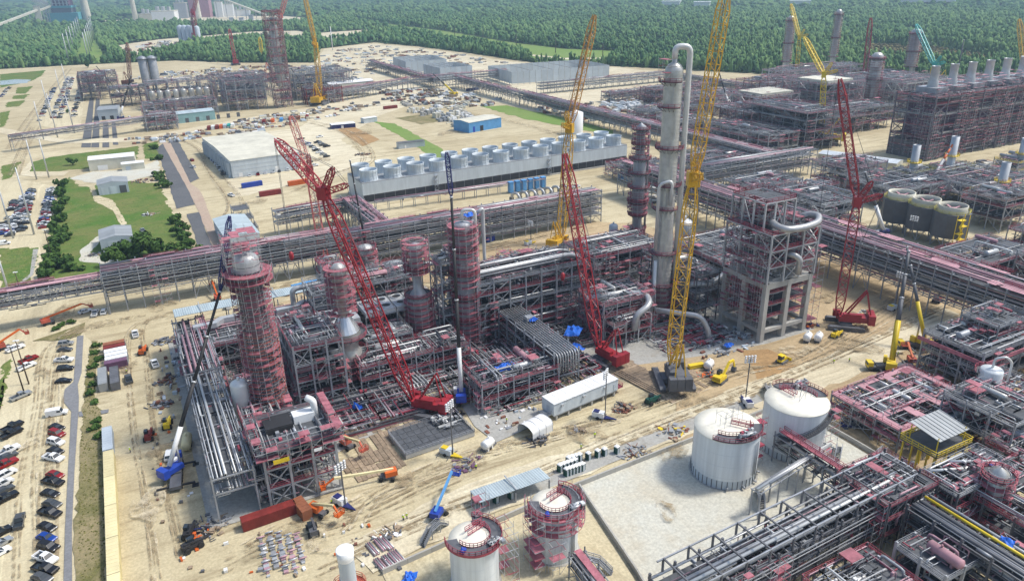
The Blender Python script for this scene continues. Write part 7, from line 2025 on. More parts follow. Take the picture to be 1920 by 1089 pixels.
boom_lift('orange boom lift with its cream boom laid out to the left near the road', (41.5,149.8), -0.5, PI - 0.1, 15, 1.5)
boom_lift('orange boom lift with folded boom beside the brown container', (23.1,144.9), -0.9, -1.0, 6, 2.0)
boom_lift('orange red boom lift parked on the timber mats', (36.7,168.1), -1.2, -1.25, 7, 2.0, 'orange_red')
boom_lift('blue boom lift behind the small white tank', (47.2,130.8), 0.3, 0.75, 10, 4.0, 'blue', 'light_blue')
boom_lift('red boom lift below the pipe bridge at left', (-37.2,298.6), 0.1, 0.25, 14, 2.0, 'orange_red', 'orange')
boom_lift('red boom lift under the left pipe rack behind the tower', (20.5,290.8), 1.4, 1.6, 9, 3.0, 'orange_red', 'orange')
boom_lift('orange machine at the left picture edge', (-50.0,283.0), 0.2, 0.3, 7, 3, 'orange_red', 'orange')
boom_lift('orange lift far right behind the dark decked structure', (254.8,150.9), 0.2, 0.3, 7, 2, 'orange_red', 'orange')
boom_lift('orange lift beside the yellow truck crane', (204.5,125.5), 0.2, 0.9, 6, 2, 'orange_red', 'orange')
def handler(label, loc, rz, m='orange'):
    t = thing('telehandler', label, 'forklift', (*loc, 0), rz, 'telehandlers')
    MB().box((0, 0, 1.1), (4.4, 1.6, 0.8)).box((-1.4, 0, 1.7), (1.6, 1.7, 0.6)).build('chassis', m, t)
    MB().box((-0.1, 0.5, 2.2), (1.4, 0.9, 1.3)).build('cab', 'glass', t)
    MB().bar((-1.8, -0.4, 2.2), (3.2, -0.4, 1.5), 0.4).build('boom', m, t)
    MB().box((3.6, -0.6, 0.6), (0.15, 0.15, 1.2)).box((4.2, -0.2, 0.2), (1.2, 0.15, 0.1)).box((4.2, -0.9, 0.2), (1.2, 0.15, 0.1)).build('forks', 'steel_dark', t)
    for sx in (-1, 1):
        for sy in (-1, 1): put('wheel', cached('hwheel', lambda: MB().tube((0, -0.25, 0), (0, 0.25, 0), 0.68, 10).mesh('wheel', 'tyre')), t, (sx * 1.5, sy * 1.0, 0.68))
for lab, p, a, m_ in (('orange telehandler in the dirt yard left of the unit', (-8.0,255.6), 1.3, 'orange'), ('dark telehandler behind the left truck crane', (-4.6,202.7), 1.4, 'yellow'), ('black utility truck in the near dirt yard', (-4.1,152.2), 1.2, 'black'),
                      ('dark loader with red tail at the near dirt yard', (-4.0,147.3), 0.3, 'black'), ('small red truck in the yard left of the cranes', (-9.6,198.9), 1.4, 'rust_red'), ('green loader behind the centre truck crane', (80.5,185.0), 0.5, 'toilet_green'),
                      ('green utility buggy on the road edge', (120.1,146.2), 0.2, 'toilet_green'), ('small machine near the laydown rows', (20.4,139.6), 1.5, 'steel_dark'), ('orange loader near the low module', (90.3,187.2), 2.5, 'orange'),
                      ('small yellow machine beside the dark red crane', (199.4,149.3), 0.2, 'yellow')): handler(lab, p, a, m_)
def light_tower(label, loc, rz, h, m='navy', gantry=True):
    t = thing('light_tower', label, 'light tower', (*loc, 0), rz, 'light towers')
    MB().box((0, 0, 1.3), (3.4, 1.9, 1.5)).build('generator', 'white' if m != 'yellow' else 'siding_pale', t)
    MB().prism([(1.6, -0.9), (5.2, -0.1), (5.2, 0.1), (1.6, 0.9)], 0.5, 0.8).box((-0.6, 0, 2.15), (1.6, 1.5, 0.3)).build('drawbar', m, t)
    for s in (-1, 1): put('wheel', cached('twheel', lambda: MB().tube((0, -0.15, 0), (0, 0.15, 0), 0.45, 10).mesh('wheel', 'tyre')), t, (0, s * 1.05, 0.45))
    for sx in (-1.6, 1.6):
        for sy in (-1, 1): put('outrigger', brace_mesh(0, sy * 1.6, -0.6, 0.14, 'steel_dark'), t, (sx, sy * 0.9, 0.75))
    put('mast', bar_mesh(h, 0.24, 'steel_dark'), t, (1.9, 0, 0.6))
    for k in range(4):
        MB().bar((1.9, -1.6, h - 0.6 + k * 0.62), (1.9, 1.6, h - 0.6 + k * 0.62), 0.1).build('lamp_bar', 'steel', t)
        for j in range(4):
            put('lamp', cached('lamp', lambda: MB().lathe([(0.05, 0.12), (0.3, 0.1), (0.36, -0.15), (0.02, -0.17)], 8).mesh('lamp', 'white')), t, (1.7, -1.35 + j * 0.9, h - 0.6 + k * 0.62))
light_tower('light tower with yellow drawbar beside the road', (58.4,152.1), -1.0, 15, 'yellow')
light_tower('light tower with blue trailer in front of the braced tower base', (28.5,146.2), -1.1, 11, 'navy')
light_tower('light tower in front of the long white trailer building', (102.3,147.3), -0.9, 14, 'navy')
light_tower('dark light tower behind the two big tanks', (142.4,131.3), 1.2, 14, 'navy')
light_tower('light tower on the dirt before the dark cell cooler', (294.1,192.4), 0.3, 14, 'steel_dark')
light_tower('light tower left of the yellow lattice crane behind the unit', (155.4,284.1), 0.3, 10, 'yellow')
light_tower('light tower on the yellow trailer near the dark red crane', (233.9,154.3), 0.1, 13, 'yellow')
# portable toilets
def toilet(loc, rz, label, m='toilet_green'):
    t = thing('portable_toilet', label, 'toilet', (*loc, 0), rz, 'portable toilets')
    put('cabin', cached(('toil', m), lambda: MB().box((0, 0, 1.1), (1.15, 1.15, 2.1)).mesh('cabin', m)), t)
    put('roof', cached('troof', lambda: MB().lathe([(0.86, 0), (0.8, 0.2), (0.3, 0.36), (0.02, 0.38)], 4, a0=PI / 4, a1=2 * PI + PI / 4, smooth=False).mesh('roof', 'white')), t, (0, 0, 2.16))
    put('door', cached('tdoor', lambda: MB().box((0, 0, 0), (0.75, 0.05, 1.8)).mesh('door', 'siding')), t, (0, -0.6, 1.05))
for k, p in enumerate(((89.0,132.2), (91.7,132.0), (93.6,131.7), (96.9,130.9))): toilet(p, 0.25, '%s of four spaced out toilets along the concrete wall' % ('leftmost', 'second', 'third', 'rightmost')[k])
for r_ in range(3):
    for k in range(6 - r_):
        a, b = (((80.7,129.3), (85.3,129.2)), ((80.2,131.5), (84.6,131.6)), ((83.7,133.1), (86.8,132.9)))[r_]
        toilet(lerp(a, b, k / (5 - r_)), 0.3, '%s toilet from the left in the %s clustered row' % (ordn(k), ('near', 'middle', 'back')[r_]))
for k in range(3): toilet(((57.5,129.3), (60.9,128.7), (64.7,128.4))[k], 0.3, '%s dark toilet under the corrugated shelter' % ('left', 'middle', 'right')[k])
toilet((152.5,133.6), 0.4, 'single green toilet behind the spiral stair tank')
s0, s1 = (55.7,127.3), (74.3,129.7)
roof_row('corrugated_shelter', 'corrugated metal shelter beside the small tanks', s0[0], s0[1] - 1.2, s1[0], s0[1] + 4.4, 3.6, 'sheet_roof', 0.5)
# trailer building
e0, e1 = (90.4,151.2), (114.0,154.2)
t = thing('trailer_building', 'long white trailer building on legs with red rail end', 'building', (e0[0], e0[1] + 0.5, 0), ang(e0, e1))
EL = dist(e0, e1)
MB().boxb(0, 0, 1.8, EL, 5.4, 5.4).build('wall', 'siding_pale', t)
n_ = 26
for k in range(n_): put('roof_sheet', cached('eroof', lambda: MB().box((0, 0, 0), (EL / n_ - 0.06, 5.7, 0.14)).mesh('roof_sheet', 'white')), t, ((k + 0.5) * EL / n_, 2.7, 5.5 + (0.03 if k % 2 else 0)))
for k in range(6):
    for y in (0.4, 5): put('leg', cached('eleg', lambda: MB().box((0, 0, 0.9), (0.5, 0.6, 1.8)).mesh('leg', 'concrete')), t, (1.2 + k * (EL - 2.4) / 5, y, 0))
MB().boxb(0.2, 0.1, 1.4, EL - 0.2, 0.4, 1.8).boxb(0.2, 5.0, 1.4, EL - 0.2, 5.3, 1.8).build('chassis_beam', 'steel', t)
mb = MB(); mb.boxb(EL, 0.4, 1.7, EL + 2.4, 5, 1.85); rail(mb, [(EL, 0.4, 1.85), (EL + 2.3, 0.4, 1.85), (EL + 2.3, 5, 1.85), (EL, 5, 1.85)], 1.2); mb.build('end_platform', 'red', t)
mb = MB(); mb.boxb(-2.2, 1, 1.7, 0, 4.4, 1.85); rail(mb, [(0, 1, 1.85), (-2.1, 1, 1.85), (-2.1, 4.4, 1.85)], 1.2); mb.bar((-2.2, 1.6, 1.8), (-4.6, 1.6, 0.1), 1.0, 0.15); mb.build('entry_stair', 'steel', t)
door(t, (-0.05, 2.6, 3), (0.08, 1.2, 2.2), 'siding'); door(t, (EL * 0.95, -0.05, 3.2), (1.0, 0.08, 2.2), 'siding')
for k in range(3): MB().box((EL * (0.12 + k * 0.33), -0.2, 4.4), (0.8, 0.5, 0.6)).build('air_unit', 'steel_light', t)
# tent
t = thing('canvas_tent', 'white arched canvas tent beside the trailer building', 'tent', (*(79.9,148.9), 0), 0.25)
mb = MB()
pts = [(2.9 * math.cos(a), 2.2 + 1.5 * math.sin(a)) for a in np.linspace(0, PI, 11)]
pts = [(2.9, 0)] + pts + [(-2.9, 0)]
v = [(0, x, z) for x, z in pts] + [(7.6, x, z) for x, z in pts]
k = len(pts)
mb.add(v, [(i, i + 1, k + i + 1, k + i) for i in range(k - 1)] + [tuple(range(k, 2 * k))], 0, False); mb.build('canvas', 'white', t)
mb = MB()
for x in (0, 2.5, 5, 7.5):
    for a, b in zip(pts, pts[1:]): mb.bar((x, a[0], a[1] + 0.05), (x, b[0], b[1] + 0.05), 0.1)
mb.build('hoops', 'steel_light', t)

# timber mats: every baulk is a piece
def mats(name, label, rect, rz, plank=(1.25, 6.0), miss=0.08):
    x0, y0, x1, y1 = rect
    t = thing(name, label, 'timber mats', ((x0 + x1) / 2, (y0 + y1) / 2, 0), rz)
    me = [cached(('plank', plank, k), lambda: MB().box((0, 0, 0.16), (plank[0] - 0.1, plank[1] - 0.1, 0.3)).mesh('timber_mat', 'timber')) for k in range(1)]
    W, D = x1 - x0, y1 - y0
    for i in range(int(W / plank[0])):
        for j in range(max(1, int(D / plank[1]))):
            if random.random() > miss:
                put('timber_mat', me[0], t, (-W / 2 + (i + 0.5) * plank[0], -D / 2 + (j + 0.5) * plank[1] + U(-0.5, 0.5), U(-0.05, 0.04)), U(-0.02, 0.02))
mats('timber_mat_road', 'wide field of worn timber mats under the big red crane', (38, 163, 66, 178.5), 0.03, (1.3, 7.5))
mats('timber_mat_road', 'timber mats below the braced tower base with an orange lift', (33, 152, 48, 163), 0.06, (1.3, 5.4))
mats('timber_mat_road', 'rough timber mats between the second red crane and yellow crane', (112, 158, 136, 171), 0.1 + PI / 2, (1.4, 8))
mats('timber_mat_road', 'timber mats under the yellow crawler crane', (124, 144, 144, 156), 0.12, (1.4, 6))
mats('timber_mat_road', 'timber mats under the second red crane', (108, 166, 130, 178), 0.1, (1.4, 6), 0.2)
# gridded equipment deck
g0 = (48.3,155.1)
t = thing('grid_deck', 'dark gridded foundation deck behind the yellow light tower', 'platform', (*g0, 0), 0.05)
MB().boxb(0, 0, 0.2, 20, 12, 1.3).build('plinth', 'concrete', t)
for i in range(10):
    for j in range(5): put('deck_panel', cached('gdk', lambda: MB().box((0, 0, 0), (1.85, 2.25, 0.12)).mesh('deck_panel', 'grating')), t, (1 + i * 2, 1.2 + j * 2.4, 1.42))
mb = MB(); rail(mb, [(0, 0, 1.4), (20, 0, 1.4), (20, 12, 1.4), (0, 12, 1.4)], 1.0, 0, 2.2, 0.1, True); mb.build('guard_rail', 'steel', t)
mb = MB(); clutter(mb, 12, 5, 1.5, 20, 12, 2.6, 40, (0.08, 0.2), (4, 8, 0, 2, 0, 2)); tag(mb.build('stored_pipes', CLUT, t), kind='stuff')
# excavator and bulldozer
def tracks(t, L, W, m='steel_dark'):
    for s in (-1, 1): MB().extr_y([(-L / 2, 0.4), (-L / 2 + 0.4, 0.02), (L / 2 - 0.4, 0.02), (L / 2, 0.4), (L / 2 - 0.3, 0.95), (-L / 2 + 0.3, 0.95)], s * W / 2 - 0.3, s * W / 2 + 0.3).build('track', m, t)
t = thing('excavator', 'yellow excavator with raised arm beside the haul road', 'excavator', (*(145.1,145.7), 0), 0.35)
tracks(t, 4.6, 2.6)
MB().box((-0.6, 0, 1.75), (4.2, 2.7, 1.2)).box((-1.9, 0, 2.2), (1.6, 2.6, 1.2)).build('house', 'yellow', t)
MB().box((0.8, 0.8, 2.7), (1.6, 1.1, 1.6)).build('cab', 'glass', t)
MB().bar((1.2, -0.3, 2.0), (4.4, -0.3, 5.0), 0.6, 0.8).bar((4.4, -0.3, 5.0), (7.2, -0.3, 4.6), 0.5, 0.7).build('boom', 'yellow', t)
MB().bar((7.2, -0.3, 4.7), (8.4, -0.3, 1.8), 0.4, 0.5).build('stick', 'yellow', t)
MB().extr_y([(8.0, 1.9), (8.9, 1.7), (8.9, 0.6), (8.0, 0.3), (7.4, 0.9)], -0.9, 0.4).build('bucket', 'steel_dark', t)
t = thing('bulldozer', 'small yellow bulldozer on the graded orange dirt', 'bulldozer', (*(170.2,145.3), 0), 0.2)
tracks(t, 3.6, 2.2)
MB().box((0.7, 0, 1.4), (2.2, 1.2, 1.0)).box((-0.8, 0, 1.2), (1.6, 1.6, 0.7)).box((-0.7, 0, 3.0), (1.8, 1.8, 0.14)).build('body', 'yellow', t)
MB().box((-0.7, 0, 2.2), (1.4, 1.4, 1.5)).build('cab', 'glass', t)
MB().box((2.6, 0, 0.7), (0.25, 3.4, 1.2)).bar((0.5, 1.3, 0.6), (2.5, 1.3, 0.5), 0.2).bar((0.5, -1.3, 0.6), (2.5, -1.3, 0.5), 0.2).build('blade', 'yellow', t)
# mixers and white trailer tanks
for lab, p, m_ in (('white ball shaped mixer tank near the gridded deck', (68.7,149.0), 'white'), ('left white tank trailer before the concrete structure', (188.6,151.9), 'white'), ('right white tank trailer before the concrete structure', (191.6,150.1), 'white'), ('beige tanker beside the left truck crane', (-0.8,189.3), 'cream'), ('white drum beside the yellow crane', (147.5,153.5), 'white')):
    t = thing('tank_trailer', lab, 'tank trailer', (*p, 0), 0.5 if m_ == 'white' else 1.4)
    drum(t, (0, 0, 1.9), 1.25, 3.0 if m_ == 'white' else 5.5, 'x', m_, 'tank')
    MB().box((0.4, 0, 0.6), (5, 1.8, 0.25)).build('chassis', 'steel_dark', t)
    for s in (-1, 1): put('wheel', WHEEL, t, (0, s * 0.95, 0.36))
t = thing('skid_tank', 'yellow fuel skid between the yellow crane and excavator', 'tank', (*(144.6,156.0), 0), -0.2)
MB().box((0, 0, 0.9), (5, 1.6, 1.2)).build('tank', 'yellow', t); MB().box((0, 0, 0.25), (5.4, 1.8, 0.2)).build('skid', 'steel_dark', t)
# tarps
def tarp(loc, z, s, label, m='blue_tarp'):
    n = 6
    v, f = [], []
    for i in range(n + 1):
        for j in range(n + 1): v.append(((i / n - 0.5) * s[0], (j / n - 0.5) * s[1], 0.7 + U(0, 0.9) - 1.8 * max(abs(i / n - 0.5), abs(j / n - 0.5))))
    for i in range(n):
        for j in range(n): f.append((i * (n + 1) + j, (i + 1) * (n + 1) + j, (i + 1) * (n + 1) + j + 1, i * (n + 1) + j + 1))
    tag(MB().add(v, f).build('tarp', m, None, (*loc, z), U(0, 1)), label, 'tarp', 'blue tarps')
for lab, p, z, s in (('large blue tarp draped over pipes left of the second red crane', (118.7,186.7), 6, (8, 5)), ('blue tarp hanging below the large one', (115.4,179.8), 4, (4, 5)), ('small blue tarp on the hairpin pipe rack', (104.8,188.7), 12.6, (2.6, 2.2)),
                     ('crumpled blue tarp on the low piped module', (85.8,171.5), 9, (6, 4)), ('blue tarp strip leaning beside the red crane mats', (43.7,183.7), 2, (2, 5)), ('small blue tarp on the slab before the concrete structure', (162.4,161.1), 1, (3.4, 2.6)), ('blue tarp at the bottom edge by the pipe bundles', (34.4,115.2), 0.8, (3, 2.6)),
                     ('blue tarp scrap on the header pipe behind the crane boom', (78.9,233.7), 18, (2.2, 2)), ('bright blue tarp hung on the scaffolded drum at right edge', (153.0,70.2), 13, (4.5, 3.5)), ('blue tarp bundled on the yellow pipe rack', (135.1,56.8), 11.6, (2.6, 2.4))) + tuple((b, a[0], a[1], a[2]) for a, b in ((x, x[3]) for x in TARPS)): tarp(p, z, s, lab)
# pipe bundles and laydown rows
for k, (p, a) in enumerate((((30.4,127.5), 1.9), ((32.4,127.9), 1.9), ((33.7,127.5), 1.9), ((30.4,122.0), 1.9), ((32.1,122.1), 1.9), ((33.6,122.4), 1.9), ((34.6,122.5), 1.9))):
    t = thing('pipe_bundle', '%s wrapped pinkish pipe bundle from the left at the tank wall' % ordn(k), 'pipes', (*p, 0), a - 0.15, 'pipe bundles')
    for i in range(3):
        for j in range(2): put('pipe', tube_mesh(4.4, 0.22, ('pink_pipe', 'pipe')[(i + j + k) % 2], 'x', 6), t, (-2.2, -0.45 + i * 0.45, 0.25 + j * 0.42))
for k, (a, b) in enumerate((((9.6,142.8), (8.9,129.9)), ((11.6,143.5), (10.9,131.4)), ((13.4,142.5), (12.4,129.2)), ((15.1,140.6), (14.1,127.9)), ((16.8,140.0), (16.2,130.3)))):
    mb = MB()
    for i in range(14):
        x, y = lerp((0, 0), (b[0] - a[0], b[1] - a[1]), (i + U(-0.2, 0.2)) / 14)
        s = U(0.4, 0.95)
        mb.box((x, y, s * 0.35), (s * 1.3, s, s * 0.7), random.randrange(4), U(-0.2, 0.2))
        if i % 3 == 0: mb.tube((x - 0.9, y, 0.7 + s * 0.3), (x + 0.9, y, 0.7 + s * 0.3), 0.2, 6, random.randrange(4))
    tag(mb.build('laydown_row', ['steel_light', 'pipe', 'steel', 'pink_pipe'], None, (*a, 0)), '%s row from the left of small stacked parts on the near dirt' % ordn(k), 'stacked parts', 'laydown rows', 'stuff')
def heap(label, loc, r, n, mats_, cat='materials', h=1.4, kind='stuff', name='material_heap'):
    mb = MB()
    for _ in range(n):
        a, q = U(0, 6.28), r * math.sqrt(random.random())
        p = np.array((q * math.cos(a), q * math.sin(a) * 0.7, U(0.15, h * (1.05 - q / r))))
        if random.random() < 0.55:
            b = U(0, 3.14); l = U(0.6, 2.6)
            mb.bar(p, p + (l * math.cos(b), l * math.sin(b), U(-0.1, 0.2)), U(0.12, 0.35), None, random.randrange(len(mats_)))
        else: mb.box(p, (U(0.3, 1.3), U(0.3, 1.2), U(0.2, 0.9)), random.randrange(len(mats_)), U(0, 3))
    return tag(mb.build(name, mats_, None, (*loc, 0)), label, cat, None, kind)
JUNK = [('dark heap of cable reels beside the tent', (82.2,145.2), 3.2, 50, ['steel_dark', 'timber', 'black']), ('dark heap of pipe spools right of the trailer building', (111.5,147.5), 3.4, 60, ['steel_dark', 'timber', 'rust']), ('small heap of parts left of the tent', (93.6,144.0), 2.4, 30, ['steel', 'timber', 'rust']),
        ('scrap and hoses beside the left truck crane', (0.3,152.4), 5, 50, ['steel_dark', 'timber', 'steel']), ('heap beside the roll of cables in the lower yard', (-2.1,151.7), 3, 30, ['black', 'navy', 'orange']), ('pallets left of the corrugated roof row', (-0.7,261.5), 4, 50, ['steel_dark', 'timber', 'steel']),
        ('materials along the left rack outside', (-2.8,230.8), 4, 50, ['steel_dark', 'timber', 'rust', 'steel']), ('materials beside the tall dark boxes left of the unit', (-5.7,216.2), 3.5, 45, ['steel_dark', 'steel', 'rust']), ('pallets by the lower bund corner', (34.5,130.3), 3.6, 40, ['timber', 'steel_dark', 'white']),
        ('barriers and parts near the yellow light tower', (61.7,145.5), 4, 40, ['steel', 'purple', 'steel_dark']), ('drain frames left of the big tank', (100.9,128.6), 4, 40, ['steel', 'rust', 'timber']), ('steel sections on the walk slab before the big tank', (115.2,131.2), 5, 40, ['rust', 'steel', 'yellow', 'timber']),
        ('rusty boxes below the pink platform', (166.9,105.4), 5, 50, ['rust', 'steel_dark', 'orange_rust']), ('dark machinery left of the pink platform', (160.6,110.5), 4, 40, ['steel_dark', 'navy', 'steel']), ('orange barriers beside the concrete structure', (198.6,159.4), 3, 30, ['orange', 'rust', 'navy']),
        ('formwork near the dark red crane', (222.4,156.7), 4, 40, ['steel', 'siding', 'timber']), ('materials on the slab before the tallest column', (160.7,168.0), 6, 70, ['steel', 'steel_dark', 'siding']), ('rusty scrap in front of the dark cell cooler', (296.7,182.9), 7, 70, ['rust', 'steel_dark', 'white']),
        ('brown scrap piles on the pale yard beyond the warehouse', (148.3,513.5), 6, 60, ['timber', 'rust', 'steel_dark']), ('scrap in the middle of the green plot', (4.7,432.1), 4, 40, ['steel_dark', 'white', 'timber']), ('junk beside the three bay shed', (6.1,515.3), 7, 60, ['steel_dark', 'timber', 'rust']),
        ('junk left of the nearest metal shed', (-21.3,375.0), 4, 40, ['steel_dark', 'timber', 'steel']), ('frames on open dirt right of the pink platform', (155.9,92.5), 4, 40, ['steel', 'steel_light', 'steel_dark']), ('materials behind the long open structure', (142.4,275.3), 10, 120, ['rust', 'steel', 'red', 'steel_dark']),
        ('spools near the purple valve tower', (40.8,283.1), 3, 24, ['steel_dark', 'rust', 'timber']), ('equipment at the concrete structure foot', (171.2,166.6), 5, 60, ['steel', 'siding', 'white']), ('materials under the yellow crane by the skid', (144.8,150.0), 4, 30, ['orange', 'steel_dark', 'timber'])]
for lab, p, r_, n_, m_ in JUNK: heap(lab, p, r_, n_, m_)
# long timbers and pipes on the ground
for k, (a, b, m_, lab) in enumerate((((120.4,166.0), (123.6,147.7), 'timber', 'stack of long timbers beside the trailer building'), ((164.1,117.9), (179.9,119.0), 'pipe_white', 'two white pipes on the dirt left of the pink platform'), ((143.4,118.8), (113.7,118.8), 'yellow', 'yellow pipe length along the walk slab'))):
    t = thing('stored_length', lab, 'pipe' if k else 'timber', (*a, 0), ang(a, b))
    for i in range(4 if k == 0 else 2): MB().box((dist(a, b) / 2, i * 0.9, 0.3), (dist(a, b) - U(0, 2), 0.6, 0.5)).build('length', m_, t) if k == 0 else MB().tube((0, i * 0.9, 0.4), (dist(a, b) - U(0, 2), i * 0.9, 0.4), 0.3, 8).build('length', m_, t)

# ============================================================ people
def person_mesh():
    V = {'pel': (0, 0, 0.95), 'chest': (0, 0, 1.32), 'neck': (0, 0, 1.5), 'head': (0.02, 0, 1.66), 'lsh': (0, 0.2, 1.42), 'lel': (0.03, 0.28, 1.14), 'lha': (0.14, 0.28, 0.9), 'rsh': (0, -0.2, 1.42), 'rel': (0.05, -0.28, 1.14), 'rha': (0.18, -0.25, 0.92),
         'lhip': (0, 0.1, 0.9), 'lkn': (0.06, 0.11, 0.5), 'lan': (0.0, 0.11, 0.09), 'lto': (0.16, 0.12, 0.04), 'rhip': (0, -0.1, 0.9), 'rkn': (0.02, -0.11, 0.5), 'ran': (-0.12, -0.11, 0.1), 'rto': (0.04, -0.12, 0.04)}
    Rd = {'pel': 0.15, 'chest': 0.17, 'neck': 0.065, 'head': 0.11, 'lsh': 0.08, 'lel': 0.055, 'lha': 0.045, 'rsh': 0.08, 'rel': 0.055, 'rha': 0.045, 'lhip': 0.1, 'lkn': 0.075, 'lan': 0.055, 'lto': 0.045, 'rhip': 0.1, 'rkn': 0.075, 'ran': 0.055, 'rto': 0.045}
    E = [('pel', 'chest'), ('chest', 'neck'), ('neck', 'head'), ('chest', 'lsh'), ('lsh', 'lel'), ('lel', 'lha'), ('chest', 'rsh'), ('rsh', 'rel'), ('rel', 'rha'), ('pel', 'lhip'), ('lhip', 'lkn'), ('lkn', 'lan'), ('lan', 'lto'), ('pel', 'rhip'), ('rhip', 'rkn'), ('rkn', 'ran'), ('ran', 'rto')]
    ks = list(V)
    me = bpy.data.meshes.new('skeleton')
    me.from_pydata([V[k] for k in ks], [(ks.index(a), ks.index(b)) for a, b in E], [])
    o = bpy.data.objects.new('skeleton', me)
    COL.objects.link(o)
    o.modifiers.new('skin', 'SKIN')
    for i, k in enumerate(ks):
        me.skin_vertices[0].data[i].radius = (Rd[k], Rd[k])
        me.skin_vertices[0].data[i].use_root = k == 'pel'
    o.modifiers.new('sub', 'SUBSURF').levels = 1
    dg = bpy.context.evaluated_depsgraph_get()
    ev = bpy.data.meshes.new_from_object(o.evaluated_get(dg))
    bpy.data.objects.remove(o)
    bpy.data.meshes.remove(me)
    ev.materials.clear()
    for m_ in ('skin', 'hivis', 'denim'): ev.materials.append(MATS[m_])
    for p in ev.polygons:
        z = p.center.z
        p.material_index = 2 if z < 0.93 and abs(p.center.y) < 0.22 else 1 if z < 1.5 and not (z < 1.0 and abs(p.center.y) > 0.2) else 0
        p.use_smooth = True
    return ev
PM = person_mesh()
HAT = MB().lathe([(0.17, 1.70), (0.14, 1.72), (0.13, 1.78), (0.07, 1.85), (0.01, 1.87)], 10).mesh('hard_hat', 'white')
for lab, p in (('worker in a yellow vest walking in the left dirt yard', (-14.5,194.2)), ('left of two workers in yellow vests on the road near the small tank', (39.6,133.3)), ('right of two workers in yellow vests on the road near the small tank', (40.5,133.5)),
               ('worker on the haul road below the trailer building, left', (89.8,136.8)), ('worker on the haul road in front of the pipe spools', (96.0,139.7)), ('left worker of the pair on the dirt by the yellow truck crane', (183.6,136.8)), ('right worker of the pair on the dirt by the yellow truck crane', (188.6,135.1)),
               ('worker by the yellow crane truck outriggers', (205.0,130.2)), ('worker beside the centre truck crane', (76.9,169.9)), ('worker on the slab right of the centre crane', (78.8,157.8)), ('worker near the yellow light tower drawbar', (62.3,142.6)), ('worker beside the trailer in the lower yard', (26.7,147.0)), ('worker beside the dark trailers at left', (-13.5,242.8))):
    t = thing('person', lab, 'person', (*p, 0.02), U(0, 6.28), 'workers')
    put('body', PM, t); put('hard_hat', HAT, t)

# ============================================================ trees and shrubs near the sheds
def leaf_crown(n, r, h, z0, seed, lumps=9):
    rs = np.random.default_rng(seed)
    c = np.c_[rs.normal(0, 0.42, lumps) * r, rs.normal(0, 0.42, lumps) * r, z0 + rs.uniform(0.15, 0.85, lumps) * h]
    lr = rs.uniform(0.35, 0.6, lumps) * r
    k = rs.integers(0, lumps, n)
    d = rs.normal(0, 1, (n, 3))
    d /= np.linalg.norm(d, axis=1, keepdims=True)
    p = c[k] + d * (lr[k] * rs.uniform(0.7, 1.05, n))[:, None]
    p[:, 2] = np.maximum(p[:, 2], z0 * 0.6)
    s = rs.uniform(0.35, 0.75, n)[:, None] * (0.6 + r / 8)
    a = np.cross(d, rs.normal(0, 1, (n, 3)))
    a /= np.linalg.norm(a, axis=1, keepdims=True)
    a = a + rs.normal(0, 0.3, (n, 3))
    b = np.cross(d + rs.normal(0, 0.4, (n, 3)), a)
    b /= np.linalg.norm(b, axis=1, keepdims=True)
    v = np.stack([p - a * s - b * s * 0.6, p + a * s - b * s * 0.6, p + a * s + b * s * 0.6, p - a * s + b * s * 0.6], 1).reshape(-1, 3)
    me = bpy.data.meshes.new('crown')
    me.vertices.add(4 * n)
    me.vertices.foreach_set('co', v.astype(np.float32).ravel())
    me.loops.add(4 * n)
    me.loops.foreach_set('vertex_index', np.arange(4 * n, dtype=np.int32))
    me.polygons.add(n)
    me.polygons.foreach_set('loop_start', np.arange(0, 4 * n, 4, dtype=np.int32))
    me.materials.append(MATS['tree_leaf'])
    me.update(calc_edges=True)
    at = me.attributes.new('tone', 'FLOAT', 'POINT')
    at.data.foreach_set('value', np.repeat(np.clip(rs.uniform(0, 1, lumps)[k] * 0.7 + rs.uniform(0, 0.35, n), 0, 1), 4).astype(np.float32))
    return me
CROWNS = [leaf_crown(700, 5.0, 7.0, 2.2, s) for s in (1, 2, 3)]
SHRUBS = [leaf_crown(260, 2.2, 2.6, 0.4, s, 6) for s in (4, 5, 6)]
mat('bark', (0.10, 0.075, 0.055), 0.9)
def tree(loc, k, sc, label, group):
    t = thing('broadleaf_tree', label, 'tree', (*loc, 0), U(0, 6), group)
    def mk():
        mb = MB(); mb.tube((0, 0, 0), (0.1, 0.1, 3.6), 0.32, 8, 0, 0.2)
        for i in range(4):
            a = i * 1.6
            mb.tube((0.1, 0.1, 2.6 + 0.3 * i), (1.9 * math.cos(a), 1.9 * math.sin(a), 5.0 + 0.4 * i), 0.16, 6, 0, 0.06)
        return mb.mesh('trunk', 'bark')
    put('trunk', cached('trunk', mk), t); put('crown', CROWNS[k % 3], t)
    t.scale = (sc, sc, sc * U(0.85, 1.05))
for i, p in enumerate(((-8.5,360.9), (-3.6,362.8), (1.0,361.7), (3.8,353.5), (8.7,347.4), (-12.5,357.0))):
    tree(p, i, U(0.8, 1.1), '%s leafy tree from the left in the clump behind the left pipe rack' % ('second', 'third', 'fourth', 'fifth', 'last', 'first')[i], 'trees behind the left rack')
tree((-34.1,592.2), 1, 0.55, 'lone dark bush in the lawn behind the long shed', 'single trees')
tree((-42.3,856.4), 2, 0.4, 'lone small tree beside the far car park', 'single trees')
tree((-24.9,1326.6), 0, 1.0, 'small tree at the far end of the car park road', 'single trees')
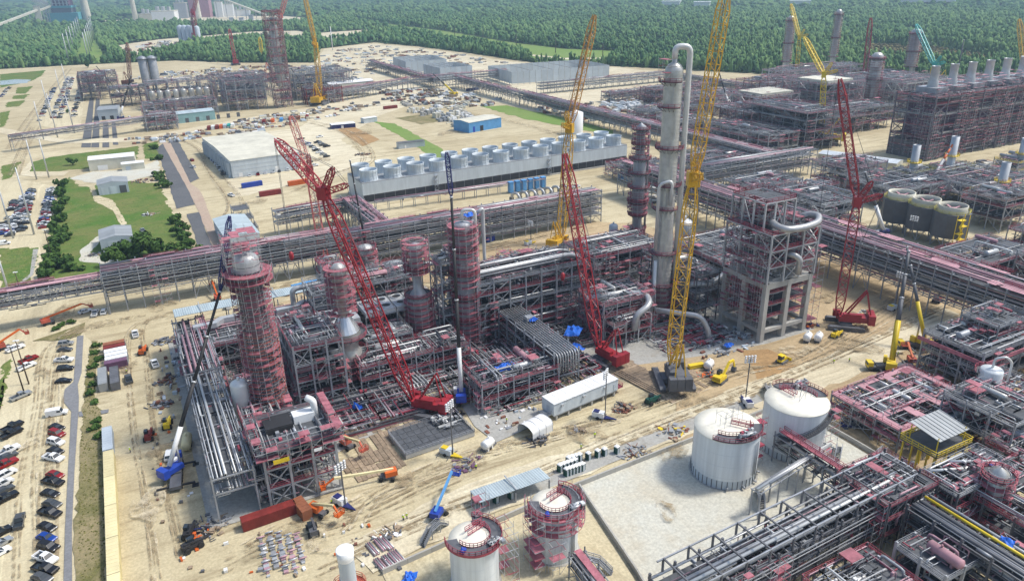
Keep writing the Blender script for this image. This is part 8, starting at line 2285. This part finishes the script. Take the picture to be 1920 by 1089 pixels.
for i, p in enumerate(sorted(((-38.3,525.0), (-38.9,502.6), (-37.8,481.0), (-38.8,462.3), (-37.3,443.4), (-38.3,427.3), (-36.9,412.8), (-38.0,400.5), (-35.0,407.9), (-38.4,387.0), (-38.8,374.2), (-40.1,364.2), (-36.1,366.4), (-40.5,352.8), (-32.7,364.4), (-29.7,358.1)), key=lambda q: -q[1])):
    o = put('shrub', SHRUBS[i % 3], None, (*p, 0), U(0, 6)); o.scale = (1.5, 1.7, U(1.0, 1.5)); tag(o, '%s shrub from the far end of the hedge beside the left middle lot' % ordn(i), 'shrub', 'hedge shrubs')
for i, p in enumerate(sorted(((15.5,525.4), (16.1,499.8), (15.8,512.3), (17.2,490.2), (15.9,408.8), (16.3,396.2), (17.1,378.3), (17.0,363.9), (18.0,351.5), (16.4,386.3), (19.1,577.1), (19.8,618.5)), key=lambda q: -q[1])):
    o = put('shrub', SHRUBS[(i + 1) % 3], None, (*p, 0), U(0, 6)); o.scale = (1.5, 1.5, U(0.9, 1.4)); tag(o, '%s shrub from the far end along the slag strip edge' % ordn(i), 'shrub', 'shrubs along the slag strip')
for i, p in enumerate(sorted(((-35.0,292.1), (-29.9,295.4), (-33.0,294.1), (-21.8,269.0), (-22.5,263.1), (-21.5,257.3), (-22.8,252.2), (-23.5,246.1), (-22.6,239.5), (-23.8,233.5), (-22.7,227.3), (-22.2,215.8), (-21.8,206.4), (-22.8,211.4)), key=lambda q: -q[1])):
    o = put('shrub', SHRUBS[i % 3], None, (*p, 0), U(0, 6)); o.scale = (0.62, 0.7, U(0.3, 0.5)); tag(o, '%s low weed clump from the far end of the rough strip by the containers' % ordn(i), 'shrub', 'weed clumps by the containers')
# weeds in the rough strip
n = 1500
STRIP = [(-23.4,272.2), (-21.4,271.1), (-22.2,247.8), (-22.7,225.9), (-21.1,221.6), (-21.1,197.5), (-21.3,162.4), (-21.4,140.9), (-25.9,143.4), (-26.5,165.3), (-26.2,203.1), (-25.3,241.7)]
xs_, ys_ = zip(*STRIP)
X, Y = rng.uniform(min(xs_), max(xs_), n * 4), rng.uniform(min(ys_), max(ys_), n * 4)
k = inpoly(X, Y, STRIP); X, Y = X[k][:n], Y[k][:n]
foliage_mat('weed_leaf', (0.07, 0.075, 0.02), (0.20, 0.19, 0.07))
tag(crowns(X, Y, rng.uniform(0.15, 0.5, len(X)), rng.uniform(0.15, 0.6, len(X)), rng.uniform(0, 1, len(X)), 'weeds', 'weed_leaf', ((1.0, 0.1),), 5), 'dry weeds in the rough strip beside the container line', 'weeds', kind='stuff')

# ============================================================ poles
def pole(label, loc, h, m='steel', r=0.38, lamps=0, arms=0, group='tall steel poles', name='utility_pole'):
    t = thing(name, label, 'pole', (*loc, 0), 0.2, group)
    MB().tube((0, 0, 0), (0, 0, h), r, 10, 0, r * 0.55).build('shaft', m, t)
    for k in range(arms): MB().bar((0, -1.6, h - 0.8 - k * 2.2), (0, 1.6, h - 0.8 - k * 2.2), 0.16).build('crossarm', m, t)
    for k in range(lamps): MB().box((0.5 * math.cos(k * 2.1), 0.5 * math.sin(k * 2.1), h), (0.9, 0.5, 0.25)).build('lamp', 'white', t)
for k, (p, h) in enumerate(sorted((((-48.5,425.6), 34.1), ((-53.9,557.9), 25.7), ((-47.1,560.1), 24.6), ((-57.3,424.2), 27.5), ((-52.6,339.3), 18.9), ((-56.5,711.7), 30.5), ((-46.8,715.6), 35.4), ((-34.7,729.0), 30.7), ((-55.9,829.9), 35.0), ((-46.7,906.6), 37.1), ((-41.6,946.3), 38.7)), key=lambda q: q[0][1])):
    pole('%s tall bare steel pole on the left, counted from the near end' % ordn(k), p, h, 'steel_light', 0.5)
for k, (p, y) in enumerate((((-41.7,244.5), 0), ((-40.9,250.7), 0), ((-39.3,382.5), 0), ((-49.1,342.4), 0))):
    pole('%s dark wooden lamp pole on the left, counted from the near car park' % ordn(k), p, (16, 15, 13, 8)[k], 'bark', 0.24, 2, 1, 'wooden poles')
for k in range(14):
    p = lerp((-51.4,1422.7), (-40.1,2165.4), (k % 7) / 6)
    pole('%s tall thin pylon pole of the distant line left of the corridor' % ordn(k), (p[0] + (k // 7) * 28, p[1]), 46, 'steel_light', 1.0, 0, 0, 'distant line poles')
for k in range(9):
    p = lerp((643.8,2012.4), (641.1,938.9), k / 8)
    pole('%s wooden pole from the far end of the grass corridor' % ordn(k), p, 22, 'bark', 0.7, 0, 2, 'corridor line poles')
pole('white lamp mast in the pale yard beside the far tower', (359.5,1367.3), 40, 'white', 0.9, 3, 0, 'lamp masts', 'lamp_mast')
pole('dark lamp mast behind the boiler stacks', (780.9,494.0), 45, 'steel_dark', 0.8, 3, 0, 'lamp masts', 'lamp_mast')

# ============================================================ far left unit
FL = [((30, 826), 6, 3, 10, 10, [6, 12, 18], 'steel', 'far unit of upright vessels beside the silos'), ((22, 760), 7, 3, 9, 8, [5, 10], 'steel', 'low far rack unit behind the long teal building'), ((96, 770), 4, 5, 9, 9, [7, 14, 20], 'steel', 'far frame left of the tall far tower'),
      ((95, 830), 6, 5, 9, 10, [7, 13, 18], 'steel', 'far grey frame behind the tall far tower'), ((168, 800), 6, 6, 10, 11, [7, 13, 19], 'steel', 'far open frame right of the tall far tower'), ((170, 765), 4, 2, 9, 9, [6, 11], 'rust_red', 'red frame at the foot of the far yellow crane'),
      ((-30, 935), 3, 5, 9, 12, [7, 13, 18], 'steel_dark', 'dark far module at the head of the paved strips'), ((-2, 865), 4, 3, 9, 10, [7, 13], 'steel_dark', 'far module right of the paved strips'), ((-28, 1010), 4, 4, 9, 12, [7, 14], 'steel_dark', 'farthest dark module by the car park'),
      ((20, 700), 3, 2, 8, 8, [5, 9], 'steel', 'small far frame at the end of the pipe bridge')]
for org, nx, ny, dx, dy, zs, st, lab in FL:
    zs = [round(z * 1.35, 1) for z in zs]
    steel_frame('process_structure', lab, 'structure', org, nx, ny, dx, dy, zs, deck=0.3, top=0.3, pipes=8, drums=3, clut=200, scaf=0.5, col=0.6, brace=0.3, steel=st, railm=('red', 'steel', 'pink'), uprights=3)
for k in range(4):
    x, y = (40.0 + (k % 2) * 10.5, 1040 + (k // 2) * 11)
    t = tower('silo', '%s tall grey silo of the far left group' % ('front left', 'front right', 'back left', 'back right')[k], (x, y), [(4.9, 0), (4.9, 31), (3.5, 33), (0.2, 34)], m='steel', cat='silo', ladder=False, group='far silos', plats=(31,), rails='steel')
for k in range(8):
    upright(None, (34 + k * 7.2, 824), 2.6, 17, 'clad', 'upright_vessel', 3)
    o = bpy.context.scene.objects[-1] if False else COL.objects[-1]
    tag(o, '%s upright vessel from the left in the far row before the silos' % ordn(k), 'vessel', 'far vessel row')
t = steel_frame('scaffolded_tower', 'tall square scaffolded tower of the far left unit', 'tower', (140, 762), 2, 2, 7.5, 7.5, [8, 16, 24, 32, 40, 48, 56, 64, 72, 80, 88], deck=0.25, top=0.2, pipes=18, drums=3, clut=400, scaf=0.7, col=0.6, steel='rust_steel', brace=0.35, railm=('red',))
MB().lathe([(4.2, 20), (4.2, 74), (3, 77), (0.1, 78)], 18, (7.5, 7.5, 0)).build('inner_column', 'clad', t)
gable_shed('grey_house', 'grey process house at the left foot of the tall far tower', (120.9,830.8), -0.2, 22, 12, 9, 0.6, 'roof_cream', 'roof_grey', sheets=False)
gable_shed('module_house', 'grey house at the end of the far paved strips', (-15.6,788.8), -0.1, 17, 26, 9, 0.8, 'siding', 'roof_grey', [('front', 4, 3, 3.4, 'black'), ('front', 11, 3, 3.4, 'black')], sheets=False)
b0, b1 = (24.4,724.0), (78.6,731.1)
gable_shed('teal_building', 'long low teal building in the far left unit', b0, ang(b0, b1), dist(b0, b1), 16, 8, 1.5, 'teal_wall', 'sheet_roof', [('front', 12 + 9 * k, 3, 4, 'siding_dark') for k in range(8)])
pipe_rack('pipe_bridge', 'far truss pipe bridge on the left over the paved strips', (-73.5,668.3), (21.3,702.7), 7, [8, 11.5], bay=8, pipes=5, truss=True, top='none', scaf=0, stubs=False, clut=0.4)
pipe_rack('pipe_rack', 'far rack leaving the tall far tower to the right', (190, 760), (300, 812), 9, [6, 9, 12], bay=8, pipes=4, scaf=0, clut=0.5)
# yards full of stored material
def yard(label, poly, n, mats_, smax=7.0, hmax=2.2):
    near = smax < 3
    xs, ys = zip(*poly)
    mb = MB()
    c = 0
    while c < n:
        x, y = U(min(xs), max(xs)), U(min(ys), max(ys))
        if not inpoly(np.array([x]), np.array([y]), poly)[0]: continue
        c += 1
        L_ = U(0.4, smax) if near else U(2, smax); w_ = U(0.3, 0.9) if near else U(1, 2.8); a = random.choice((0.0, PI / 2)) + U(-0.25, 0.25); m_ = random.randrange(len(mats_))
        for j in range(1 if near else random.choice((1, 2, 3, 4))):
            h_ = U(0.2, hmax) if near else U(0.4, hmax)
            mb.box((x - math.sin(a) * j * (w_ + 0.8), y + math.cos(a) * j * (w_ + 0.8), h_ / 2 + 0.05), (L_, w_, h_), m_ if random.random() < 0.7 else random.randrange(len(mats_)), a)
    tag(mb.build('laydown_yard', mats_, None), label, 'stored material', None, 'stuff')
YM = ['timber', 'white', 'steel', 'rust', 'siding', 'concrete', 'steel_dark', 'roof_cream', 'timber']
yard('rows of stored material in the bright far yard before the woods', [(331.2,1327.7), (449.7,1415.8), (488.9,1322.9), (510.4,1118.7), (509.4,972.2), (357.3,993.4), (240.9,894.5), (250.3,1016.3)], 300, YM, 9, 2.0)
yard('stored material in the upper left clearing', [(28.8,1652.5), (110.9,1820.8), (200.2,1852.9), (314.0,1916.7), (423.2,1905.0), (301.3,1778.2), (126.4,1641.0), (55.7,1463.6)], 200, YM, 16, 4)
yard('stored material and trailers along the far unit road', [(27.7,1116.2), (85.2,1181.7), (194.2,1179.8), (266.3,1122.6), (175.3,1074.0), (55.8,1062.5)], 130, YM, 10, 3)
yard('stored material under the far left unit', [(76.4,697.8), (154.1,735.0), (233.4,751.0), (231.3,711.5), (138.1,665.1), (74.5,625.0)], 130, YM, 7, 2.0)
yard('stored material beyond the far racks', [(258.2,827.2), (340.2,777.6), (345.1,671.6), (302.1,643.0), (248.8,699.3)], 160, YM, 8, 2.6)
yard('old foundations and pads beyond the blue building', [(243.2,684.1), (283.3,675.0), (281.1,599.0), (254.3,563.1), (237.7,615.9)], 60, ['white', 'concrete', 'roof_cream', 'steel'], 6, 4.5)
yard('stored material in the bright yard behind the tallest column', [(343.3,614.2), (443.4,601.8), (484.8,572.4), (398.3,509.4), (340.3,519.2)], 150, YM, 8, 2.6)
yard('white packaged units behind the tallest column', [(413.2,603.2), (451.7,595.9), (421.9,555.9), (388.4,558.2)], 26, ['white', 'siding_pale'], 10, 3.4)
yard('stored material in the far process field', [(404.2,462.1), (429.8,418.8), (394.5,353.8), (339.6,370.5)], 160, YM, 7, 2.4)
yard('scattered material on dirt before the boiler block', [(408.4,276.4), (519.6,272.7), (464.4,240.8), (411.8,245.5)], 90, YM, 6, 2)
yard('materials beside the cooling tower and grey rack', [(267.0,343.5), (300.2,344.9), (281.6,313.6), (244.9,305.0)], 70, YM, 6, 2)
yard('crates and parts on the dirt beyond the warehouse road', [(7.6,669.2), (60.7,676.4), (97.7,640.6), (64.6,641.6), (13.4,634.0)], 40, YM, 6, 2)
yard('pads and parts left of the main unit', [(-2.3,262.4), (2.6,259.6), (1.2,219.3), (-2.6,201.5), (-6.6,203.8)], 34, ['steel_dark', 'timber', 'siding', 'rust', 'steel'], 2.6, 1.2)
yard('parts along the foot of the main unit', [(41.6,186.0), (59.5,186.0), (51.9,183.4), (41.7,181.1)], 26, ['steel', 'timber', 'red', 'steel_light'], 2.4, 1.0)
yard('parts and barriers on the slab right of the centre crane', [(72.3,168.5), (92.4,163.7), (88.1,153.2), (70.6,151.2)], 40, ['steel', 'timber', 'rust', 'siding', 'white'], 1.8, 0.9)
yard('parts between the yellow crane and concrete structure', [(154.6,171.6), (180.3,171.0), (171.6,157.2), (149.1,157.4)], 60, ['steel', 'steel_dark', 'siding', 'rust'], 2.4, 1.0)
yard('parts along the dirt edge left of the pink platform', [(158.8,116.1), (180.0,117.2), (165.2,97.8), (158.1,101.8)], 40, ['steel', 'rust', 'steel_dark', 'timber'], 2.2, 1.2)
yard('small items scattered over the near dirt yard', [(-11.9,206.8), (-4.0,202.3), (0.8,152.1), (8.0,146.1), (22.2,140.2), (34.5,139.6), (34.0,116.9), (-8.1,140.2)], 60, ['steel', 'rust', 'steel_dark', 'timber', 'white', 'orange'], 1.2, 0.7)

# ============================================================ power plant on the horizon
def block(t, name, x0, y0, z0, x1, y1, z1, m): MB().boxb(x0, y0, z0, x1, y1, z1).build(name, m, t)
q = (-97.0,3042.7)
t = thing('power_plant', 'distant power plant with a turquoise base and dark boiler house', 'building', (*q, 0), -0.35)
t.location.z = 12; block(t, 'turbine_hall', -45, 0, -12, 50, 60, 30, 'turquoise'); block(t, 'boiler_house', -35, 10, 30.1, 28, 50, 52, 'steel_dark')
block(t, 'upper_house', -35, 8, 52.1, 30, 52, 62, 'turquoise'); block(t, 'boiler_top', -28, 12, 62.2, 24, 48, 105, 'purple')
for k in range(5):
    for j in range(2): MB().boxb(-28 + k * 11.5, 7.4 + 40 * j, 62.2, -25 + k * 11.5, 11.4 + 40 * j, 106).build('column', 'steel_light', t)
for z in (72, 84, 96, 105): MB().boxb(-30, 7, z, 26, 12, z + 2.5).build('floor_band', 'steel_light', t)
MB().lathe([(14, -12), (9, 190), (9.1, 192), (7, 192)], 20, (62, 40, 0)).build('stack', 'roof_cream', t)
t.scale = (1, 1, 0.68)
def conveyor(label, a, za, b, zb, w=7.0):
    t = thing('conveyor', label, 'conveyor', (0, 0, 0))
    MB().bar((*a, za), (*b, zb), w, w * 0.8).build('gallery', 'roof_cream', t)
    n_ = 6
    for k in range(1, n_): MB().bar((*lerp(a, b, k / n_), 0), (*lerp(a, b, k / n_), za + (zb - za) * k / n_), w * 0.35).build('trestle', 'steel', t)
a_, b_ = (-282.3,2496.0), (-164.8,3032.7)
conveyor('long inclined conveyor rising to the distant transfer tower at far left', a_, 6, b_, 44)
t = thing('transfer_tower', 'small tan transfer tower left of the turquoise plant', 'tower', (*b_, 0)); block(t, 'tower_wall', -9, -9, 0.0, 9, 9, 56, 'roof_cream'); block(t, 'roof', -10, -10, 56.1, 10, 10, 58, 'roof_grey')
conveyor('short conveyor from the transfer tower to the turquoise plant', b_, 40, (-119.6,3067.9), 56)
q = (179.8,3003.4)
for lab, px_, w_, d_, h_, m_ in (('white block of the distant second plant', (194.9,2801.6), 70, 60, 45, 'white'), ('low white hall of the distant second plant', (155.4,2936.3), 55, 50, 30, 'roof_cream'), ('distant pink framed boiler house', (337.9,3075.5), 70, 60, 85, 'pink'), ('distant grey twin frame tower', (271.9,3047.0), 40, 30, 70, 'steel_light'),
                                 ('distant white round bin tower', (394.7,3005.9), 26, 26, 70, 'white'), ('distant white square bin tower', (429.6,3018.7), 32, 30, 58, 'white'), ('distant white store right of the bins', (471.4,3024.0), 60, 40, 28, 'white'), ('distant long white shed across the trees', (370.5,2372.7), 110, 40, 16, 'siding_pale')):
    t = thing('plant_block', lab, 'building', (*px_, 0), -0.3)
    h_ *= 0.72
    block(t, 'wall', -w_ / 2, 0, 0, w_ / 2, d_, h_, m_); block(t, 'roof', -w_ / 2 - 1, -1, h_ + 0.1, w_ / 2 + 1, d_ + 1, h_ + 2, 'roof_cream')
    for k in range(3): block(t, 'roof_unit', -w_ / 3 + k * w_ / 4, d_ * 0.2, h_ + 2.1, -w_ / 3 + k * w_ / 4 + w_ / 9, d_ * 0.6, h_ + 2 + U(6, 16), 'steel_light')
for lab, px_, h_, r_ in (('slender tan stack of the distant second plant', (119.6,2977.4), 120, 7), ('slender tan stack before the distant pink house', (308.6,2852.6), 130, 7)):
    t = thing('chimney_stack', lab, 'stack', (*px_, 0)); MB().lathe([(r_ * 1.3, 0), (r_ * 0.8, h_), (r_ * 0.82, h_ + 1.5), (r_ * 0.6, h_ + 1.5)], 16).build('shaft', 'roof_cream', t); MB().lathe([(r_ * 0.9, h_ - 8), (r_ * 0.86, h_ - 4)], 16).build('band', 'rust', t)
conveyor('long white conveyor descending right from the distant second plant', (357.4,2997.0), 85, (504.2,2718.2), 12, 6)
for k in range(9):
    x, y = lerp((145.5,1719.6), (173.4,1678.0), (k % 5) / 4)
    tower('silo', '%s pale silo of the cluster in the upper left clearing' % ordn(k), (x + (k // 5) * 3, y + (k // 5) * 24), [(5.4, 0), (5.4, 34), (3, 36), (0.1, 37)], m='siding', cat='silo', ladder=False, group='silos in the clearing')
t = tower('scaffolded_silo_head', 'red lattice head frame above the clearing silos', (166.3,1668.2), [(2.0, 0), (2.0, 46)], m='rust_red', scaf=((36, 48),), cat='tower', ladder=False)
for k, p in enumerate(((1718.8,2171.4), (1730.3,2020.3), (1954.7,1825.6), (2258.0,1954.8), (2420.7,1856.6), (2252.1,1648.6))):
    o = MB().boxb(0, 0, 0, (60, 50, 60, 40, 90, 150)[k], 40, 10).boxb(-2, -2, 10.1, (62, 52, 62, 42, 92, 152)[k], 42, 12).build('distant_store', 'white', None, (*p, 14.0), -0.8)
    tag(o, '%s white roofed building from the left among the far woods' % ordn(k), 'building', 'far roofs in the woods')

def vol(me): return sum(me.vertices[p.vertices[0]].co.dot(me.vertices[p.vertices[i]].co.cross(me.vertices[p.vertices[i + 1]].co)) for p in me.polygons for i in range(1, len(p.vertices) - 1))
def steam(label, path, r0, r1, dens):
    m = bpy.data.materials.new('steam')
    m.use_nodes = True
    nt = m.node_tree
    nt.nodes.clear()
    o_ = nt.nodes.new('ShaderNodeOutputMaterial')
    v_ = nt.nodes.new('ShaderNodeVolumePrincipled')
    v_.inputs['Color'].default_value = (0.95, 0.96, 0.98, 1)
    v_.inputs['Density'].default_value = dens
    nt.links.new(v_.outputs[0], o_.inputs['Volume'])
    MATS['steam'] = m
    o = MB().path(path, r0, 12, 0, r1).build('steam_plume', 'steam')
    if vol(o.data) < 0: o.data.flip_normals()
    tag(o, label, 'steam', None, 'stuff')
p0 = (-129.4,3078.8)
steam('white steam plume beside the distant turquoise plant', [(*p0, 10), (p0[0] - 12, p0[1], 50), (p0[0] - 34, p0[1], 90), (p0[0] - 60, p0[1] + 10, 150)], 9, 32, 0.022)
p0 = (432.2,230.0)
steam('faint white steam drifting from the smoking turbine unit', [(*p0, 3), (p0[0] + 6, p0[1], 8), (p0[0] + 14, p0[1] - 3, 14), (p0[0] + 26, p0[1] - 6, 17)], 2.0, 5.5, 0.03)

# ------------------------------------------------------------ air
hm = bpy.data.materials.new('air')
hm.use_nodes = True
nt = hm.node_tree
nt.nodes.clear()
out = nt.nodes.new('ShaderNodeOutputMaterial')
pv = nt.nodes.new('ShaderNodeVolumePrincipled')
pv.inputs['Color'].default_value = (0.52, 0.72, 0.95, 1)
pv.inputs['Density'].default_value = 0.00014
pv.inputs['Anisotropy'].default_value = 0.2
nt.links.new(pv.outputs[0], out.inputs['Volume'])
MATS['air'] = hm
hz = MB()
hz.boxb(-13900, -1400, -1.0, 13900, 13900, 230.0)
h = hz.build('haze', 'air')
h['kind'] = 'stuff'
h['label'] = 'pale blue haze over the whole plain'
